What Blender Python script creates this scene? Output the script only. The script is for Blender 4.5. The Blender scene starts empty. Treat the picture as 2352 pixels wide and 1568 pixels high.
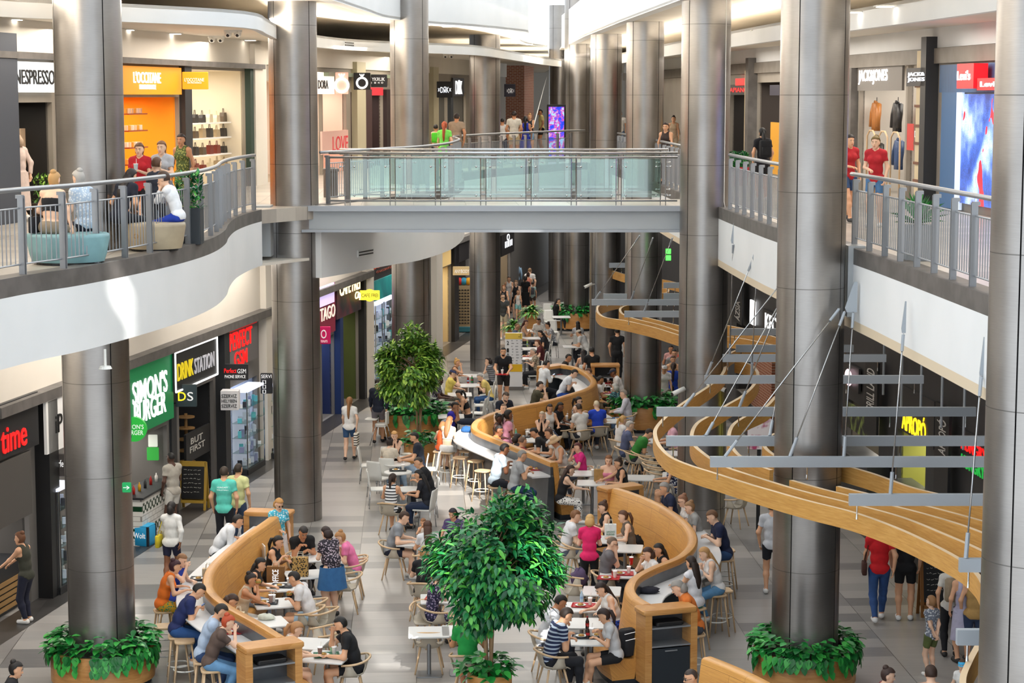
import bpy, bmesh, math, random
import numpy as np
from mathutils import Vector, Matrix
from mathutils.geometry import tessellate_polygon
SC = bpy.context.scene
COL = SC.collection
PI = math.pi
R = math.radians
# ---------------------------------------------------------------- camera
CAMZ = 9.8
F = 4710.0            # focal length in pixels of the 2352 wide frame
PITCH = R(6.85)
cd = bpy.data.cameras.new('camera'); cam = bpy.data.objects.new('camera', cd); COL.objects.link(cam)
cam.location = (0, 0, CAMZ); cam.rotation_euler = (PI/2 - PITCH, 0, 0)
cd.sensor_width = 36; cd.lens = 36*F/2352; cd.clip_end = 500; cd.clip_start = 1
SC.camera = cam
SC.cycles.max_bounces = 7; SC.cycles.diffuse_bounces = 4; SC.cycles.transparent_max_bounces = 10
# ---------------------------------------------------------------- world, sun, exposure
W = bpy.data.worlds.new('world'); SC.world = W; W.use_nodes = True
bg = W.node_tree.nodes['Background']; bg.inputs[0].default_value = (0.86, 0.93, 1.0, 1); bg.inputs[1].default_value = 1.75
SUN_DIR = Vector((-0.15, 0.75, -0.60)).normalized()      # direction the light travels
sd = bpy.data.lights.new('sun', 'SUN'); sd.energy = 9.0; sd.angle = R(0.5); sd.color = (1, 0.96, 0.9)
so = bpy.data.objects.new('sun', sd); COL.objects.link(so); so.rotation_euler = SUN_DIR.to_track_quat('-Z', 'Y').to_euler()
SC.view_settings.view_transform = 'Standard'; SC.view_settings.look = 'None'
SC.view_settings.exposure = 0.18; SC.view_settings.gamma = 1.0; SC.view_settings.use_curve_mapping = False
def area(name, loc, sx, sy, power, color=(1, .9, .78), rot=(0, 0, 0)):
    d = bpy.data.lights.new(name, 'AREA'); d.shape = 'RECTANGLE'; d.size = sx; d.size_y = sy; d.energy = power; d.color = color
    o = bpy.data.objects.new(name, d); COL.objects.link(o); o.location = loc; o.rotation_euler = rot
    return o
# rows of ceiling lamps over the two shop arcades, both floors (X = X0 + slope*(Y-39.3))
for k, Y in enumerate((30, 40, 50, 60, 71)):
    xl = -8.6 + .163*(Y-39.3)
    area('arcade_lamp', (xl, Y, 11.15), 2.2, 7, 230, (1, .90, .78))
    area('arcade_lamp', (xl + .9, Y, 6.0), 2.0, 7, 230, (1, .93, .85))
for k, Y in enumerate((30, 41, 52, 63)):
    xr = 8.2 - .077*(Y-38.5)
    area('arcade_lamp', (xr, Y, 11.2), 2.2, 7, 220, (1, .92, .82))
    area('arcade_lamp', (xr - .3, Y, 6.0), 2.0, 7, 75, (1, .93, .86))
for Y in (82, 95, 110, 128):
    area('far_arcade_lamp', (1.0, Y, 6.0), 6, 8, 420, (1, .95, .9))
    area('far_arcade_lamp', (.5, Y, 11.5), 6, 8, 300, (1, .92, .82))
# ---------------------------------------------------------------- pixels of the photograph to places in the hall
CP, SP = math.cos(PITCH), math.sin(PITCH)
def ray(px, py):
    a, b = (px-1176)/F, -(py-784)/F
    return (a, CP + b*SP, -SP + b*CP)
def at_z(px, py, z):
    d = ray(px, py); t = (z-CAMZ)/d[2]
    return Vector((d[0]*t, d[1]*t, z))
def at_y(px, py, Y):
    d = ray(px, py); t = Y/d[1]
    return Vector((d[0]*t, Y, CAMZ + d[2]*t))
class Wall:                       # vertical plane X = x0 + k*(Y-y0); n points into the hall
    def __init__(s, x0, y0, k, side):
        s.x0, s.y0, s.k, s.side = x0, y0, k, side
        L = math.hypot(1, k)
        s.d = Vector((k/L, 1/L, 0)) * (1 if side < 0 else -1)      # reading direction of lettering
        s.n = Vector((1/L, -k/L, 0)) * (1 if side < 0 else -1)
    def X(s, Y): return s.x0 + s.k*(Y-s.y0)
    def P(s, Y, z, off=0.0):
        return Vector((s.X(Y), Y, z)) + s.n*off
    def hit(s, px, py, off=0.0):
        d = ray(px, py); o = s.n*off
        x0 = s.x0 + o.x - s.k*o.y
        t = (x0 - s.k*s.y0)/(d[0] - s.k*d[1])
        return Vector((d[0]*t, d[1]*t, CAMZ+d[2]*t))
LL = Wall(-9.3, 39.3, .163, -1); LU = Wall(-10.2, 39.3, .163, -1)
RL = Wall(9.8, 38.5, -.077, 1); RU = Wall(10.2, 38.5, -.077, 1)
UP = 7.3                           # upper floor level
# ---------------------------------------------------------------- materials
def lin(h):
    if isinstance(h, str):
        v = [int(h[i:i+2], 16)/255 for i in (0, 2, 4)]
        return tuple((c/12.92 if c <= .04045 else ((c+.055)/1.055)**2.4) for c in v) + (1,)
    return tuple(h) + ((1,) if len(h) == 3 else ())
MC = {}
def mat(h, rough=.6, metal=0.0, emit=0.0, spec=.5, sss=0):
    k = (h, rough, metal, emit, spec)
    if k in MC: return MC[k]
    m = bpy.data.materials.new('surface_' + (h if isinstance(h, str) else 'tone')); m.use_nodes = True
    b = m.node_tree.nodes['Principled BSDF']; c = lin(h)
    b.inputs['Base Color'].default_value = c; b.inputs['Roughness'].default_value = rough
    b.inputs['Metallic'].default_value = metal; b.inputs['Specular IOR Level'].default_value = spec
    if emit:
        b.inputs['Emission Color'].default_value = c; b.inputs['Emission Strength'].default_value = emit
    MC[k] = m
    return m
class NT:
    def __init__(s, name, rough=.6, metal=0.0):
        s.m = bpy.data.materials.new(name); s.m.use_nodes = True; s.t = s.m.node_tree
        s.b = s.t.nodes['Principled BSDF']; s.b.inputs['Roughness'].default_value = rough; s.b.inputs['Metallic'].default_value = metal
    def n(s, typ, **kw):
        x = s.t.nodes.new(typ)
        for k, v in kw.items():
            if k in ('op',): x.operation = v
            elif isinstance(k, str) and hasattr(x, k) and k != 'inputs': setattr(x, k, v)
        return x
    def l(s, a, b): s.t.links.new(a, b)
    def val(s, x, i, v): x.inputs[i].default_value = v
    def math(s, op, a, b=None):
        x = s.n('ShaderNodeMath', op=op)
        for i, v in enumerate((a, b)):
            if v is None: continue
            if isinstance(v, (int, float)): x.inputs[i].default_value = v
            else: s.l(v, x.inputs[i])
        return x.outputs[0]
    def ramp(s, f, stops, interp='LINEAR'):
        x = s.n('ShaderNodeValToRGB'); e = x.color_ramp.elements; x.color_ramp.interpolation = interp
        while len(e) < len(stops): e.new(.5)
        for i, (p, c) in enumerate(stops): e[i].position = p; e[i].color = lin(c)
        s.l(f, x.inputs[0]); return x.outputs[0]
    def noise(s, vec, scale, detail=2, rough=.5):
        x = s.n('ShaderNodeTexNoise'); s.l(vec, x.inputs['Vector']); x.inputs['Scale'].default_value = scale
        x.inputs['Detail'].default_value = detail; x.inputs['Roughness'].default_value = rough
        return x.outputs[0]
    def coords(s, kind='Object', scale=(1, 1, 1), rot=(0, 0, 0)):
        c = s.n('ShaderNodeTexCoord'); mp = s.n('ShaderNodeMapping'); s.l(c.outputs[kind], mp.inputs[0])
        mp.inputs['Scale'].default_value = scale; mp.inputs['Rotation'].default_value = rot
        return mp.outputs[0]
    def bump(s, h, strength=.2, dist=.01):
        x = s.n('ShaderNodeBump'); s.l(h, x.inputs['Height']); x.inputs['Strength'].default_value = strength; x.inputs['Distance'].default_value = dist
        s.l(x.outputs[0], s.b.inputs['Normal'])
    def color(s, o): s.l(o, s.b.inputs['Base Color'])
    def mix(s, f, a, b, mode='MIX'):
        x = s.n('ShaderNodeMixRGB'); x.blend_type = mode
        for i, v in enumerate((f, a, b)):
            if isinstance(v, (int, float)): x.inputs[i].default_value = v
            elif isinstance(v, str): x.inputs[i].default_value = lin(v)
            else: s.l(v, x.inputs[i])
        return x.outputs[0]
def noisy(name, c1, c2, scale=8, rough=.6, metal=0, vs=(1, 1, 1), bump=0, detail=3, lo=.35, hi=.65):
    t = NT(name, rough, metal); v = t.coords('Object', vs); f = t.noise(v, scale, detail)
    t.color(t.ramp(f, [(lo, c1), (hi, c2)]))
    if bump: t.bump(f, bump)
    return t.m
def tile_mat(name, tones, joint, rot=0.0, sx=1.2, sy=.6, rough=.3):
    t = NT(name, rough); v = t.coords('Object', (1, 1, 1), (0, 0, rot)); sp = t.n('ShaderNodeSeparateXYZ'); t.l(v, sp.inputs[0])
    u = t.math('DIVIDE', sp.outputs[0], sx); w = t.math('DIVIDE', sp.outputs[1], sy)
    fu, fw = t.math('FLOOR', u), t.math('FLOOR', w)
    cb = t.n('ShaderNodeCombineXYZ'); t.l(fu, cb.inputs[0]); t.l(fw, cb.inputs[1])
    wn = t.n('ShaderNodeTexWhiteNoise', noise_dimensions='2D'); t.l(cb.outputs[0], wn.inputs['Vector'])
    base = t.ramp(wn.outputs[0], tones, 'CONSTANT')
    nz = t.noise(t.coords('Object', (1, 6, 1)), 1.5, 4, .6)
    base = t.mix(.25, base, t.ramp(nz, [(.3, '6e6c6a'), (.7, 'b4b1ac')]), 'SOFT_LIGHT')
    eu = t.math('LESS_THAN', t.math('FRACT', u), .012/sx); ew = t.math('LESS_THAN', t.math('FRACT', w), .006/sy)
    edge = t.math('MAXIMUM', eu, t.math('MULTIPLY', ew, .45))
    t.color(t.mix(edge, base, joint))
    return t.m
def wood_mat(name, c1, c2, c3, vs=(1, 1, 14), rough=.38, planks=True):
    t = NT(name, rough); v = t.coords('Object', vs); f = t.noise(v, 3.0, 5, .62)
    col = t.ramp(f, [(.28, c1), (.5, c2), (.74, c3)])
    if planks:
        w = t.coords('Object', (2.2, 2.2, 5.5)); br = t.n('ShaderNodeTexVoronoi'); t.l(w, br.inputs['Vector']); br.inputs['Scale'].default_value = 1.0
        sv = t.n('ShaderNodeSeparateColor'); t.l(br.outputs['Color'], sv.inputs[0])
        col = t.mix(.35, col, t.ramp(sv.outputs[0], [(0, c1), (1, c3)]), 'MIX')
    t.color(col); t.bump(f, .06)
    return t.m
def brick_mat(name, c1, c2, mortar, scale=1.0):
    t = NT(name, .8); b = t.n('ShaderNodeTexBrick'); v = t.coords('UV'); t.l(v, b.inputs['Vector'])
    b.inputs['Color1'].default_value = lin(c1); b.inputs['Color2'].default_value = lin(c2); b.inputs['Mortar'].default_value = lin(mortar)
    b.inputs['Scale'].default_value = scale; b.inputs['Brick Width'].default_value = .24; b.inputs['Row Height'].default_value = .085; b.inputs['Mortar Size'].default_value = .012
    t.color(b.outputs[0]); return t.m
def steel_mat():
    t = NT('brushed_steel', .3, .92); v = t.coords('Object', (6, 6, 220)); f = t.noise(v, 1.0, 2)
    g = t.noise(t.coords('Object', (1.2, 1.2, .8)), 1.0, 3)
    t.color(t.mix(.5, t.ramp(f, [(.3, '918d89'), (.7, 'a19d99')]), t.ramp(g, [(.35, '85817e'), (.65, 'aba8a5')])))
    rr = t.n('ShaderNodeMapRange'); t.l(g, rr.inputs[0]); rr.inputs[3].default_value = .24; rr.inputs[4].default_value = .42
    t.l(rr.outputs[0], t.b.inputs['Roughness']); return t.m
def glass_mat(name, tint, gloss=.1, refl=.9):
    t = NT(name); nt = t.t; out = nt.nodes['Material Output']; nt.nodes.remove(t.b)
    tr = t.n('ShaderNodeBsdfTransparent'); tr.inputs[0].default_value = lin(tint)
    gl = t.n('ShaderNodeBsdfGlossy'); gl.inputs[0].default_value = (refl, refl, refl, 1); gl.inputs['Roughness'].default_value = .02
    mx = t.n('ShaderNodeMixShader'); lw = t.n('ShaderNodeLayerWeight'); lw.inputs[0].default_value = .25
    f = t.math('ADD', t.math('MULTIPLY', lw.outputs['Fresnel'], .6), gloss)
    t.l(f, mx.inputs[0]); t.l(tr.outputs[0], mx.inputs[1]); t.l(gl.outputs[0], mx.inputs[2]); t.l(mx.outputs[0], out.inputs[0])
    return t.m
M = dict(
    steel=steel_mat(), seam=mat('1b1a1a', .5), seam2=mat('6b6865', .4, .7),
    white=noisy('white_plaster', 'dfe2e3', 'e6e8e9', .6, .55), cream=noisy('cream_plaster', 'd9d2c6', 'e0dacf', .5, .6),
    floor=tile_mat('floor_tiles', [(0, 'a7a4a0'), (.30, '9a9895'), (.52, '8b8987'), (.72, '7b7a79'), (.86, '9f9c98')], '45433f', rot=R(-2.75)),
    floor_dark=tile_mat('dark_floor_tiles', [(0, '3f3d3c'), (.4, '464443'), (.7, '393837')], '2a2929', rot=R(-2.75)),
    floor_up=tile_mat('upper_floor_tiles', [(0, 'b5aea4'), (.4, 'aba59c'), (.7, 'bfb9af')], '77726a', rot=R(-2.75)),
    channel=noisy('channel_steel', '5d5a57', '6e6a67', 3, .55, .3), rail=mat('9b9ea2', .35, .6), rail_lit=mat('b9bbbd', .25, .9),
    beam=mat('a8adb0', .45, .3), darkpanel=noisy('dark_panel', '2c2c2e', '343436', 2, .5), grey=mat('6d6a67', .55),
    black=mat('141416', .45), char=mat('26282b', .5), wood=wood_mat('oak_wood', 'a86f35', 'c08a4c', 'cf9c5f'),
    woodr=wood_mat('ribbon_wood', 'b88444', 'c8964f', 'd5a663', rough=.45, planks=False), wood_edge=mat('d9bf9b', .5),
    beech=noisy('beech_wood', 'cbaa82', 'd9bb96', 6, .5, vs=(1, 1, .2)), shell=mat('b9b09f', .5), plastic=mat('e3e3de', .4),
    top=mat('dcdcda', .3), pole=mat('8e9194', .35, .7), chrome=mat('c3c6c8', .15, 1.0), plinth=mat('1f262d', .5),
    counter=mat('e4e4e4', .25), steelpanel=noisy('dark_steel_panel', '5b5f64', '6c7075', 2, .32, .7),
    glass=glass_mat('rail_glass', 'e4f2ee', .10), shopglass=glass_mat('shop_glass', 'f2f5f3', .05),
    soil=noisy('soil', '241a12', '38291c', 30, .95), bark=noisy('bark', '7b5e45', '9d7f60', 14, .85, vs=(1, 1, .2), bump=.3),
    brick=brick_mat('red_brick', '8a4a30', '9b5b3e', 'b59b86'), green_sign=mat('0c7a45', .5, 0, .25),
    beech_dark=mat('a5804f', .5), hang=mat('a3abb3', .5, .2))
def panel_wood():
    t = NT('oak_panels', .36); uv = t.coords('UV'); b = t.n('ShaderNodeTexBrick'); t.l(uv, b.inputs['Vector']); b.offset = .37
    for n_, v_ in (('Color1', 'c8944f'), ('Color2', 'b88345'), ('Mortar', '7a4f27')): b.inputs[n_].default_value = lin(v_)
    for n_, v_ in (('Scale', 1), ('Brick Width', 1.15), ('Row Height', .44), ('Mortar Size', .003), ('Bias', -.1)): b.inputs[n_].default_value = v_
    g = t.noise(t.coords('UV', (1.1, 26, 1)), 2.4, 5, .6); g2 = t.n('ShaderNodeTexBrick'); t.l(uv, g2.inputs['Vector']); g2.offset = .5
    for n_, v_ in (('Color1', 'c9c7c3'), ('Color2', 'b2afaa'), ('Mortar', 'bcbcbc')): g2.inputs[n_].default_value = lin(v_)
    for n_, v_ in (('Scale', 1), ('Brick Width', .42), ('Row Height', .022), ('Mortar Size', 0)): g2.inputs[n_].default_value = v_
    c = t.mix(.55, b.outputs[0], t.ramp(g, [(.3, 'a5a19c'), (.7, 'd3cfc8')]), 'OVERLAY'); t.color(t.mix(.5, c, g2.outputs[0], 'OVERLAY')); return t.m
def leaf_mat(name, c1, c2, c3):
    t = NT(name, .38); f = t.n('ShaderNodeNewGeometry').outputs['Random Per Island']
    t.color(t.ramp(f, [(.25, c1), (.6, c2), (.97, c3)]))
    t.b.inputs['Subsurface Weight'].default_value = 0
    return t.m
M['panel'] = panel_wood()
M['leaf_far'] = leaf_mat('ficus_leaf_bright', '3c6a24', '689a32', 'b0d65a')
M['leaf_near'] = leaf_mat('ficus_leaf_deep', '114f2e', '1c7f42', '62bb48')
M['leaf_pothos'] = leaf_mat('pothos_leaf', '14642b', '1f8a37', '49b04a')
M['leaf_palm'] = leaf_mat('dracaena_leaf', '2f7a2c', '5f9f3d', 'b9cf72')
# ---------------------------------------------------------------- mesh builder
class MB:
    def __init__(s): s.v, s.f, s.mi, s.uv = [], [], [], None
    def add(s, vs, fs, mi=0):
        o = len(s.v); s.v.extend([tuple(v) for v in vs]); s.f.extend([tuple(i+o for i in f) for f in fs]); s.mi.extend([mi]*len(fs)); return s
    def box(s, c, d, mi=0, rz=0.0, ax=None):
        x, y, z = d[0]/2, d[1]/2, d[2]/2
        vs = [Vector((i*x, j*y, k*z)) for i in (-1, 1) for j in (-1, 1) for k in (-1, 1)]
        if ax is not None: vs = [ax[0]*v.x + ax[1]*v.y + ax[2]*v.z for v in vs]
        elif rz:
            m = Matrix.Rotation(rz, 3, 'Z'); vs = [m @ v for v in vs]
        c = Vector(c)
        return s.add([v+c for v in vs], [(0, 1, 3, 2), (4, 6, 7, 5), (0, 4, 5, 1), (2, 3, 7, 6), (0, 2, 6, 4), (1, 5, 7, 3)], mi)
    def rbox(s, c, d, r=.02, mi=0, rz=0.0, seg=3):      # box with rounded vertical corners and a chamfered top
        x, y, z = d[0]/2, d[1]/2, d[2]/2; ring = []
        for qx, qy, a0 in ((1, 1, 0), (-1, 1, 90), (-1, -1, 180), (1, -1, 270)):
            for k in range(seg+1):
                a = R(a0 + 90*k/seg); ring.append((qx*(x-r) + r*math.cos(a), qy*(y-r) + r*math.sin(a)))
        m = Matrix.Rotation(rz, 3, 'Z'); c = Vector(c); rr = min(r, z)*.4; n = len(ring); vs = []
        def lvl(zz, ins):
            for (a, b) in ring:
                l = max(1e-6, math.hypot(a, b)); vs.append(m @ Vector((a*(1-ins/l), b*(1-ins/l), zz)) + c)
        lvl(-z, rr); lvl(-z+rr, 0); lvl(z-rr, 0); lvl(z, rr)
        fs = [(q*n+i, q*n+(i+1) % n, (q+1)*n+(i+1) % n, (q+1)*n+i) for q in range(3) for i in range(n)]
        fs += [tuple(range(n-1, -1, -1)), tuple(range(3*n, 4*n))]
        return s.add(vs, fs, mi)
    def tube(s, pts, r, seg=8, mi=0, cap=True, flat=1.0):
        pts = [Vector(p) for p in pts]; n = len(pts); rs = r if isinstance(r, (list, tuple)) else [r]*n; vs = []; prev = None
        for i, p in enumerate(pts):
            t = (pts[min(i+1, n-1)] - pts[max(i-1, 0)]);  t = t.normalized() if t.length > 1e-9 else Vector((0, 0, 1))
            if prev is None: u = t.cross(Vector((0, 0, 1)) if abs(t.z) < .9 else Vector((1, 0, 0))).normalized()
            else:
                u = (prev - t*prev.dot(t)); u = u.normalized() if u.length > 1e-6 else t.orthogonal().normalized()
            w = t.cross(u); prev = u
            for k in range(seg):
                a = 2*PI*k/seg; vs.append(p + (u*math.cos(a) + w*math.sin(a)*flat)*rs[i])
        fs = [(i*seg+k, i*seg+(k+1) % seg, (i+1)*seg+(k+1) % seg, (i+1)*seg+k) for i in range(n-1) for k in range(seg)]
        if cap: fs += [tuple(range(seg-1, -1, -1)), tuple(range((n-1)*seg, n*seg))]
        return s.add(vs, fs, mi)
    def cyl(s, c, r, h, seg=24, mi=0, r2=None):        # c = centre of base
        c = Vector(c); return s.tube([c, c+Vector((0, 0, h))], [r, r if r2 is None else r2], seg, mi)
    def lathe(s, prof, c=(0, 0, 0), seg=24, mi=0):
        c = Vector(c); n = len(prof); vs = []
        for (r, z) in prof:
            for k in range(seg): a = 2*PI*k/seg; vs.append(c + Vector((r*math.cos(a), r*math.sin(a), z)))
        fs = [(i*seg+k, i*seg+(k+1) % seg, (i+1)*seg+(k+1) % seg, (i+1)*seg+k) for i in range(n-1) for k in range(seg)]
        return s.add(vs, fs, mi)
    def ball(s, c, r, seg=10, rings=7, mi=0):
        rx, ry, rz = (r, r, r) if isinstance(r, (int, float)) else r
        c = Vector(c); vs = []
        for i in range(rings+1):
            th = PI*i/rings
            for k in range(seg):
                a = 2*PI*k/seg; vs.append(c + Vector((rx*math.sin(th)*math.cos(a), ry*math.sin(th)*math.sin(a), rz*math.cos(th))))
        fs = [(i*seg+k, (i+1)*seg+k, (i+1)*seg+(k+1) % seg, i*seg+(k+1) % seg) for i in range(rings) for k in range(seg)]
        return s.add(vs, fs, mi)
    def prism(s, poly, z0, z1, mi=0):                   # polygon in XY between two heights
        n = len(poly); vs = [Vector((p[0], p[1], z0)) for p in poly] + [Vector((p[0], p[1], z1)) for p in poly]
        tr = tessellate_polygon([[Vector((p[0], p[1], 0)) for p in poly]])
        fs = [(i, (i+1) % n, n+(i+1) % n, n+i) for i in range(n)]
        for t in tr: fs.append((t[0], t[2], t[1])); fs.append((t[0]+n, t[1]+n, t[2]+n))
        return s.add(vs, fs, mi)
    def strip(s, path, z0, z1, th, mi=0):               # vertical band along a path in XY, thickness th to the side -n
        pts = [Vector((p[0], p[1], 0)) for p in path]; n = len(pts); off = []
        for i in range(n):
            t = (pts[min(i+1, n-1)]-pts[max(i-1, 0)]).normalized(); off.append(Vector((-t.y, t.x, 0))*th)
        return s.loft([[p+Vector((0, 0, z0)), p+o+Vector((0, 0, z0)), p+o+Vector((0, 0, z1)), p+Vector((0, 0, z1))] for p, o in zip(pts, off)], mi, True, True)
    def loft(s, secs, mi=0, closed=True, cap=True):
        m = len(secs[0]); vs = [v for q in secs for v in q]; fs = []
        for i in range(len(secs)-1):
            for k in range(m if closed else m-1):
                fs.append((i*m+k, i*m+(k+1) % m, (i+1)*m+(k+1) % m, (i+1)*m+k))
        if cap and closed: fs += [tuple(range(m-1, -1, -1)), tuple(range((len(secs)-1)*m, len(secs)*m))]
        return s.add(vs, fs, mi)
    def xform(s, m): s.v = [tuple(m @ Vector(v)) for v in s.v]; return s
    def build(s, name, mats, parent=None, world=False, smooth=False, origin=None, autosm=None, uv=None):
        me = bpy.data.meshes.new(name); o = Vector((0, 0, 0))
        if parent is not None and world: o = parent.location
        if origin is not None: o = Vector(origin)
        vs = s.v
        if o.length > 0: vs = [(v[0]-o.x, v[1]-o.y, v[2]-o.z) for v in vs]
        me.from_pydata(vs, [], s.f)
        for m in (mats if isinstance(mats, (list, tuple)) else [mats]): me.materials.append(m)
        if len(me.materials) > 1: me.polygons.foreach_set('material_index', s.mi)
        bm = bmesh.new(); bm.from_mesh(me); bmesh.ops.recalc_face_normals(bm, faces=bm.faces); bm.to_mesh(me); bm.free()
        if smooth or autosm:
            me.polygons.foreach_set('use_smooth', [True]*len(me.polygons))
            if autosm: me.set_sharp_from_angle(angle=R(autosm))
        if uv:
            l = me.uv_layers.new(name='uv')
            for lp in me.loops:
                c = me.vertices[lp.vertex_index].co + o; l.data[lp.index].uv = uv(c)
        ob = bpy.data.objects.new(name, me); COL.objects.link(ob)
        if parent is not None: ob.parent = parent
        elif origin is not None: ob.location = origin
        return ob
def tag(o, label=None, cat=None, group=None, kind=None):
    if label: o['label'] = label
    if cat: o['category'] = cat
    if group: o['group'] = group
    if kind: o['kind'] = kind
    return o
def struct(o): o['kind'] = 'structure'; return o
def thing(name, loc, label, cat, group=None, rz=0.0):
    o = bpy.data.objects.new(name, None); COL.objects.link(o); o.location = loc; o.rotation_euler = (0, 0, rz); o.empty_display_size = .1
    return tag(o, label, cat, group, 'thing')
KIDS = {}
def copy_tree(o, loc=None, rz=None, label=None, group=None):
    def cp(q, par):
        c = q.copy(); COL.objects.link(c)
        if par is not None: c.parent = par
        for ch in KIDS.setdefault(q.name, [x for x in q.children]): cp(ch, c)
        return c
    c = cp(o, None)
    if loc is not None: c.location = loc
    if rz is not None: c.rotation_euler = (0, 0, rz)
    if label: c['label'] = label
    if group: c['group'] = group
    return c
def catmull(pts, per=6, closed=False):
    P = [Vector(p) for p in pts]; n = len(P); out = []
    rng = range(n) if closed else range(n-1)
    for i in rng:
        g = lambda k: P[k % n] if closed else P[max(0, min(n-1, k))]
        a, b, c, d = g(i-1), g(i), g(i+1), g(i+2)
        for k in range(per):
            t = k/per; out.append(.5*((2*b) + (c-a)*t + (2*a-5*b+4*c-d)*t*t + (3*b-a-3*c+d)*t**3))
    if not closed: out.append(P[-1])
    return out
# lettering: FONT outlines turned into meshes, fitted into a box (width, height, depth) with axes ax (right, up, out)
TXT = {}
def text_mesh(body, bold=0.0):
    k = (body, bold)
    if k in TXT: return TXT[k]
    c = bpy.data.curves.new('lettering', 'FONT'); c.body = body; c.extrude = .5; c.offset = bold; c.resolution_u = 3; c.align_x = 'CENTER'
    o = bpy.data.objects.new('lettering', c); COL.objects.link(o); bpy.context.view_layer.update()
    me = bpy.data.meshes.new_from_object(o.evaluated_get(bpy.context.evaluated_depsgraph_get()))
    v = np.empty(len(me.vertices)*3); me.vertices.foreach_get('co', v); v = v.reshape(-1, 3)
    lo, hi = v.min(0), v.max(0); v = (v-lo)/np.maximum(hi-lo, 1e-6) - .5
    f = [tuple(p.vertices) for p in me.polygons]
    bpy.data.objects.remove(o); bpy.data.curves.remove(c); bpy.data.meshes.remove(me)
    TXT[k] = (v, f); return TXT[k]
def letters(body, c, w, h, ax, mt, parent, depth=.04, name='lettering', bold=.012, shear=0.0):
    depth = min(depth, .02); v, f = text_mesh(body, 0 if w < .5 else .004); r, u, n = [np.array(a) for a in ax]; c = np.array(c)
    x = v[:, 0]*w + shear*v[:, 1]*h
    P = c + np.outer(x, r) + np.outer(v[:, 1]*h, u) + np.outer((v[:, 2]+.5)*depth, n)
    b = MB(); b.v = [tuple(p) for p in P]; b.f = f; b.mi = [0]*len(f)
    return b.build(name, mt, parent, world=True)
UPV = Vector((0, 0, 1))
def hit_strip(path, px, py):
    d = ray(px, py); best = None
    for a, c in zip(path[:-1], path[1:]):
        e = (c.x-a.x, c.y-a.y); den = d[0]*e[1]-d[1]*e[0]
        if abs(den) < 1e-9: continue
        t = (a.x*e[1]-a.y*e[0])/den; u = (a.x*d[1]-a.y*d[0])/den
        if 0 <= u <= 1 and t > 0 and (best is None or t < best[0]): best = (t, Vector((e[0], e[1], 0)).normalized())
    if best is None: return None
    t, dd = best; return Vector((d[0]*t, d[1]*t, CAMZ+d[2]*t)), dd
FRONT = (Vector((1, 0, 0)), UPV, Vector((0, -1, 0)))
def wax(w): return (w.d, UPV, w.n)
# ================================================================ the building
# ---- edges of the floors (traced places on the known levels)
L_EDGE = [at_z(px, py, UP) for px, py in ((0, 646), (190, 616), (340, 588), (435, 566), (490, 548), (517, 531), (525, 517), (541, 503), (571, 491), (601, 483))]
L_EDGE = [L_EDGE[0] + Vector((-.9, -5.5, 0))] + L_EDGE
L_EDGE = catmull(L_EDGE, 5)
L_FAR = [Vector((-4.35, 46.7, UP)), Vector((-3.75, 48.2, UP))] + [at_z(px, py, 8.5).xy.to_3d() + Vector((0, 0, UP)) for px, py in ((900, 341), (960, 338), (1028, 331), (1056, 325), (1066, 320), (1058, 317), (1052, 313.5), (1077, 311), (1150, 307), (1200, 305), (1290, 301), (1350, 299.3))]
L_FAR = catmull(L_FAR, 4)
R_EDGE = [Vector((6.2, 18, UP)), at_z(2273, 683, UP), at_z(1951, 570, UP), at_z(1788, 528, UP), at_z(1683, 490, UP), Vector((4.55, 47.5, UP)), Vector((4.2, 54.7, UP)), Vector((3.95, 62, UP)), Vector((3.4, 73, UP)), L_FAR[-1]]
# ---- ground floor
struct(MB().add([(-16, 10, 0), (16, 10, 0), (16, 160, 0), (-16, 160, 0)], [(0, 1, 2, 3)]).build('floor', M['floor']))
p = [LL.P(y, .004, .0) for y in (18, 135)]; q = [LL.P(y, .004, .66) for y in (135, 18)]
struct(MB().add(p+q, [(0, 1, 2, 3)]).build('floor_dark_strip', M['floor_dark']))
p = [RL.P(y, .004, .0) for y in (18, 110)]; q = [RL.P(y, .004, 1.45) for y in (110, 18)]
struct(MB().add(p+q, [(0, 1, 2, 3)]).build('floor_dark_strip', M['floor_dark']))
# ---- upper floor slabs
lpoly = [(-22, L_EDGE[0].y)] + [v.xy for v in L_EDGE] + [v.xy for v in L_FAR]
rp = [v.xy for v in R_EDGE]
lp2 = lpoly + [(5.2, L_FAR[-1].y), (5.2, 140), (-22, 140)]
struct(MB().prism([(x-.1, y) for x, y in lp2], UP-.3, UP).build('floor_upper_west', M['floor_up']))
struct(MB().prism([(22, 18)] + [(22, 140), (5.2, 140), (5.2, L_FAR[-1].y)] + [(v[0]+.1, v[1]) for v in rp[::-1]][1:], UP-.3, UP).build('floor_upper_east', M['floor_up']))
struct(MB().prism([(x-.2, y) for x, y in lp2], 6.06, 6.12).build('ceiling_lower_west', M['cream']))
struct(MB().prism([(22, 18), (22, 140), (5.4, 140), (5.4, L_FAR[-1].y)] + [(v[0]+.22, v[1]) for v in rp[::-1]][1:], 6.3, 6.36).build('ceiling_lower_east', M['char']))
def fascia(path, zb, tag_, th=.3):
    struct(MB().strip(path, zb, UP-.24, th).build('wall_balcony_' + tag_, M['white'], autosm=40))
    b = MB().strip([Vector((p.x, p.y, 0)) for p in path], UP-.24, UP+.02, th+.02)
    struct(b.build('trim_1', M['channel'], autosm=40))
fascia(L_EDGE, 6.1, 'west')
fascia(L_FAR, 5.65, 'north')
RS = catmull(R_EDGE[:-1], 4)
fascia(RS[::-1], 6.15, 'east')
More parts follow.
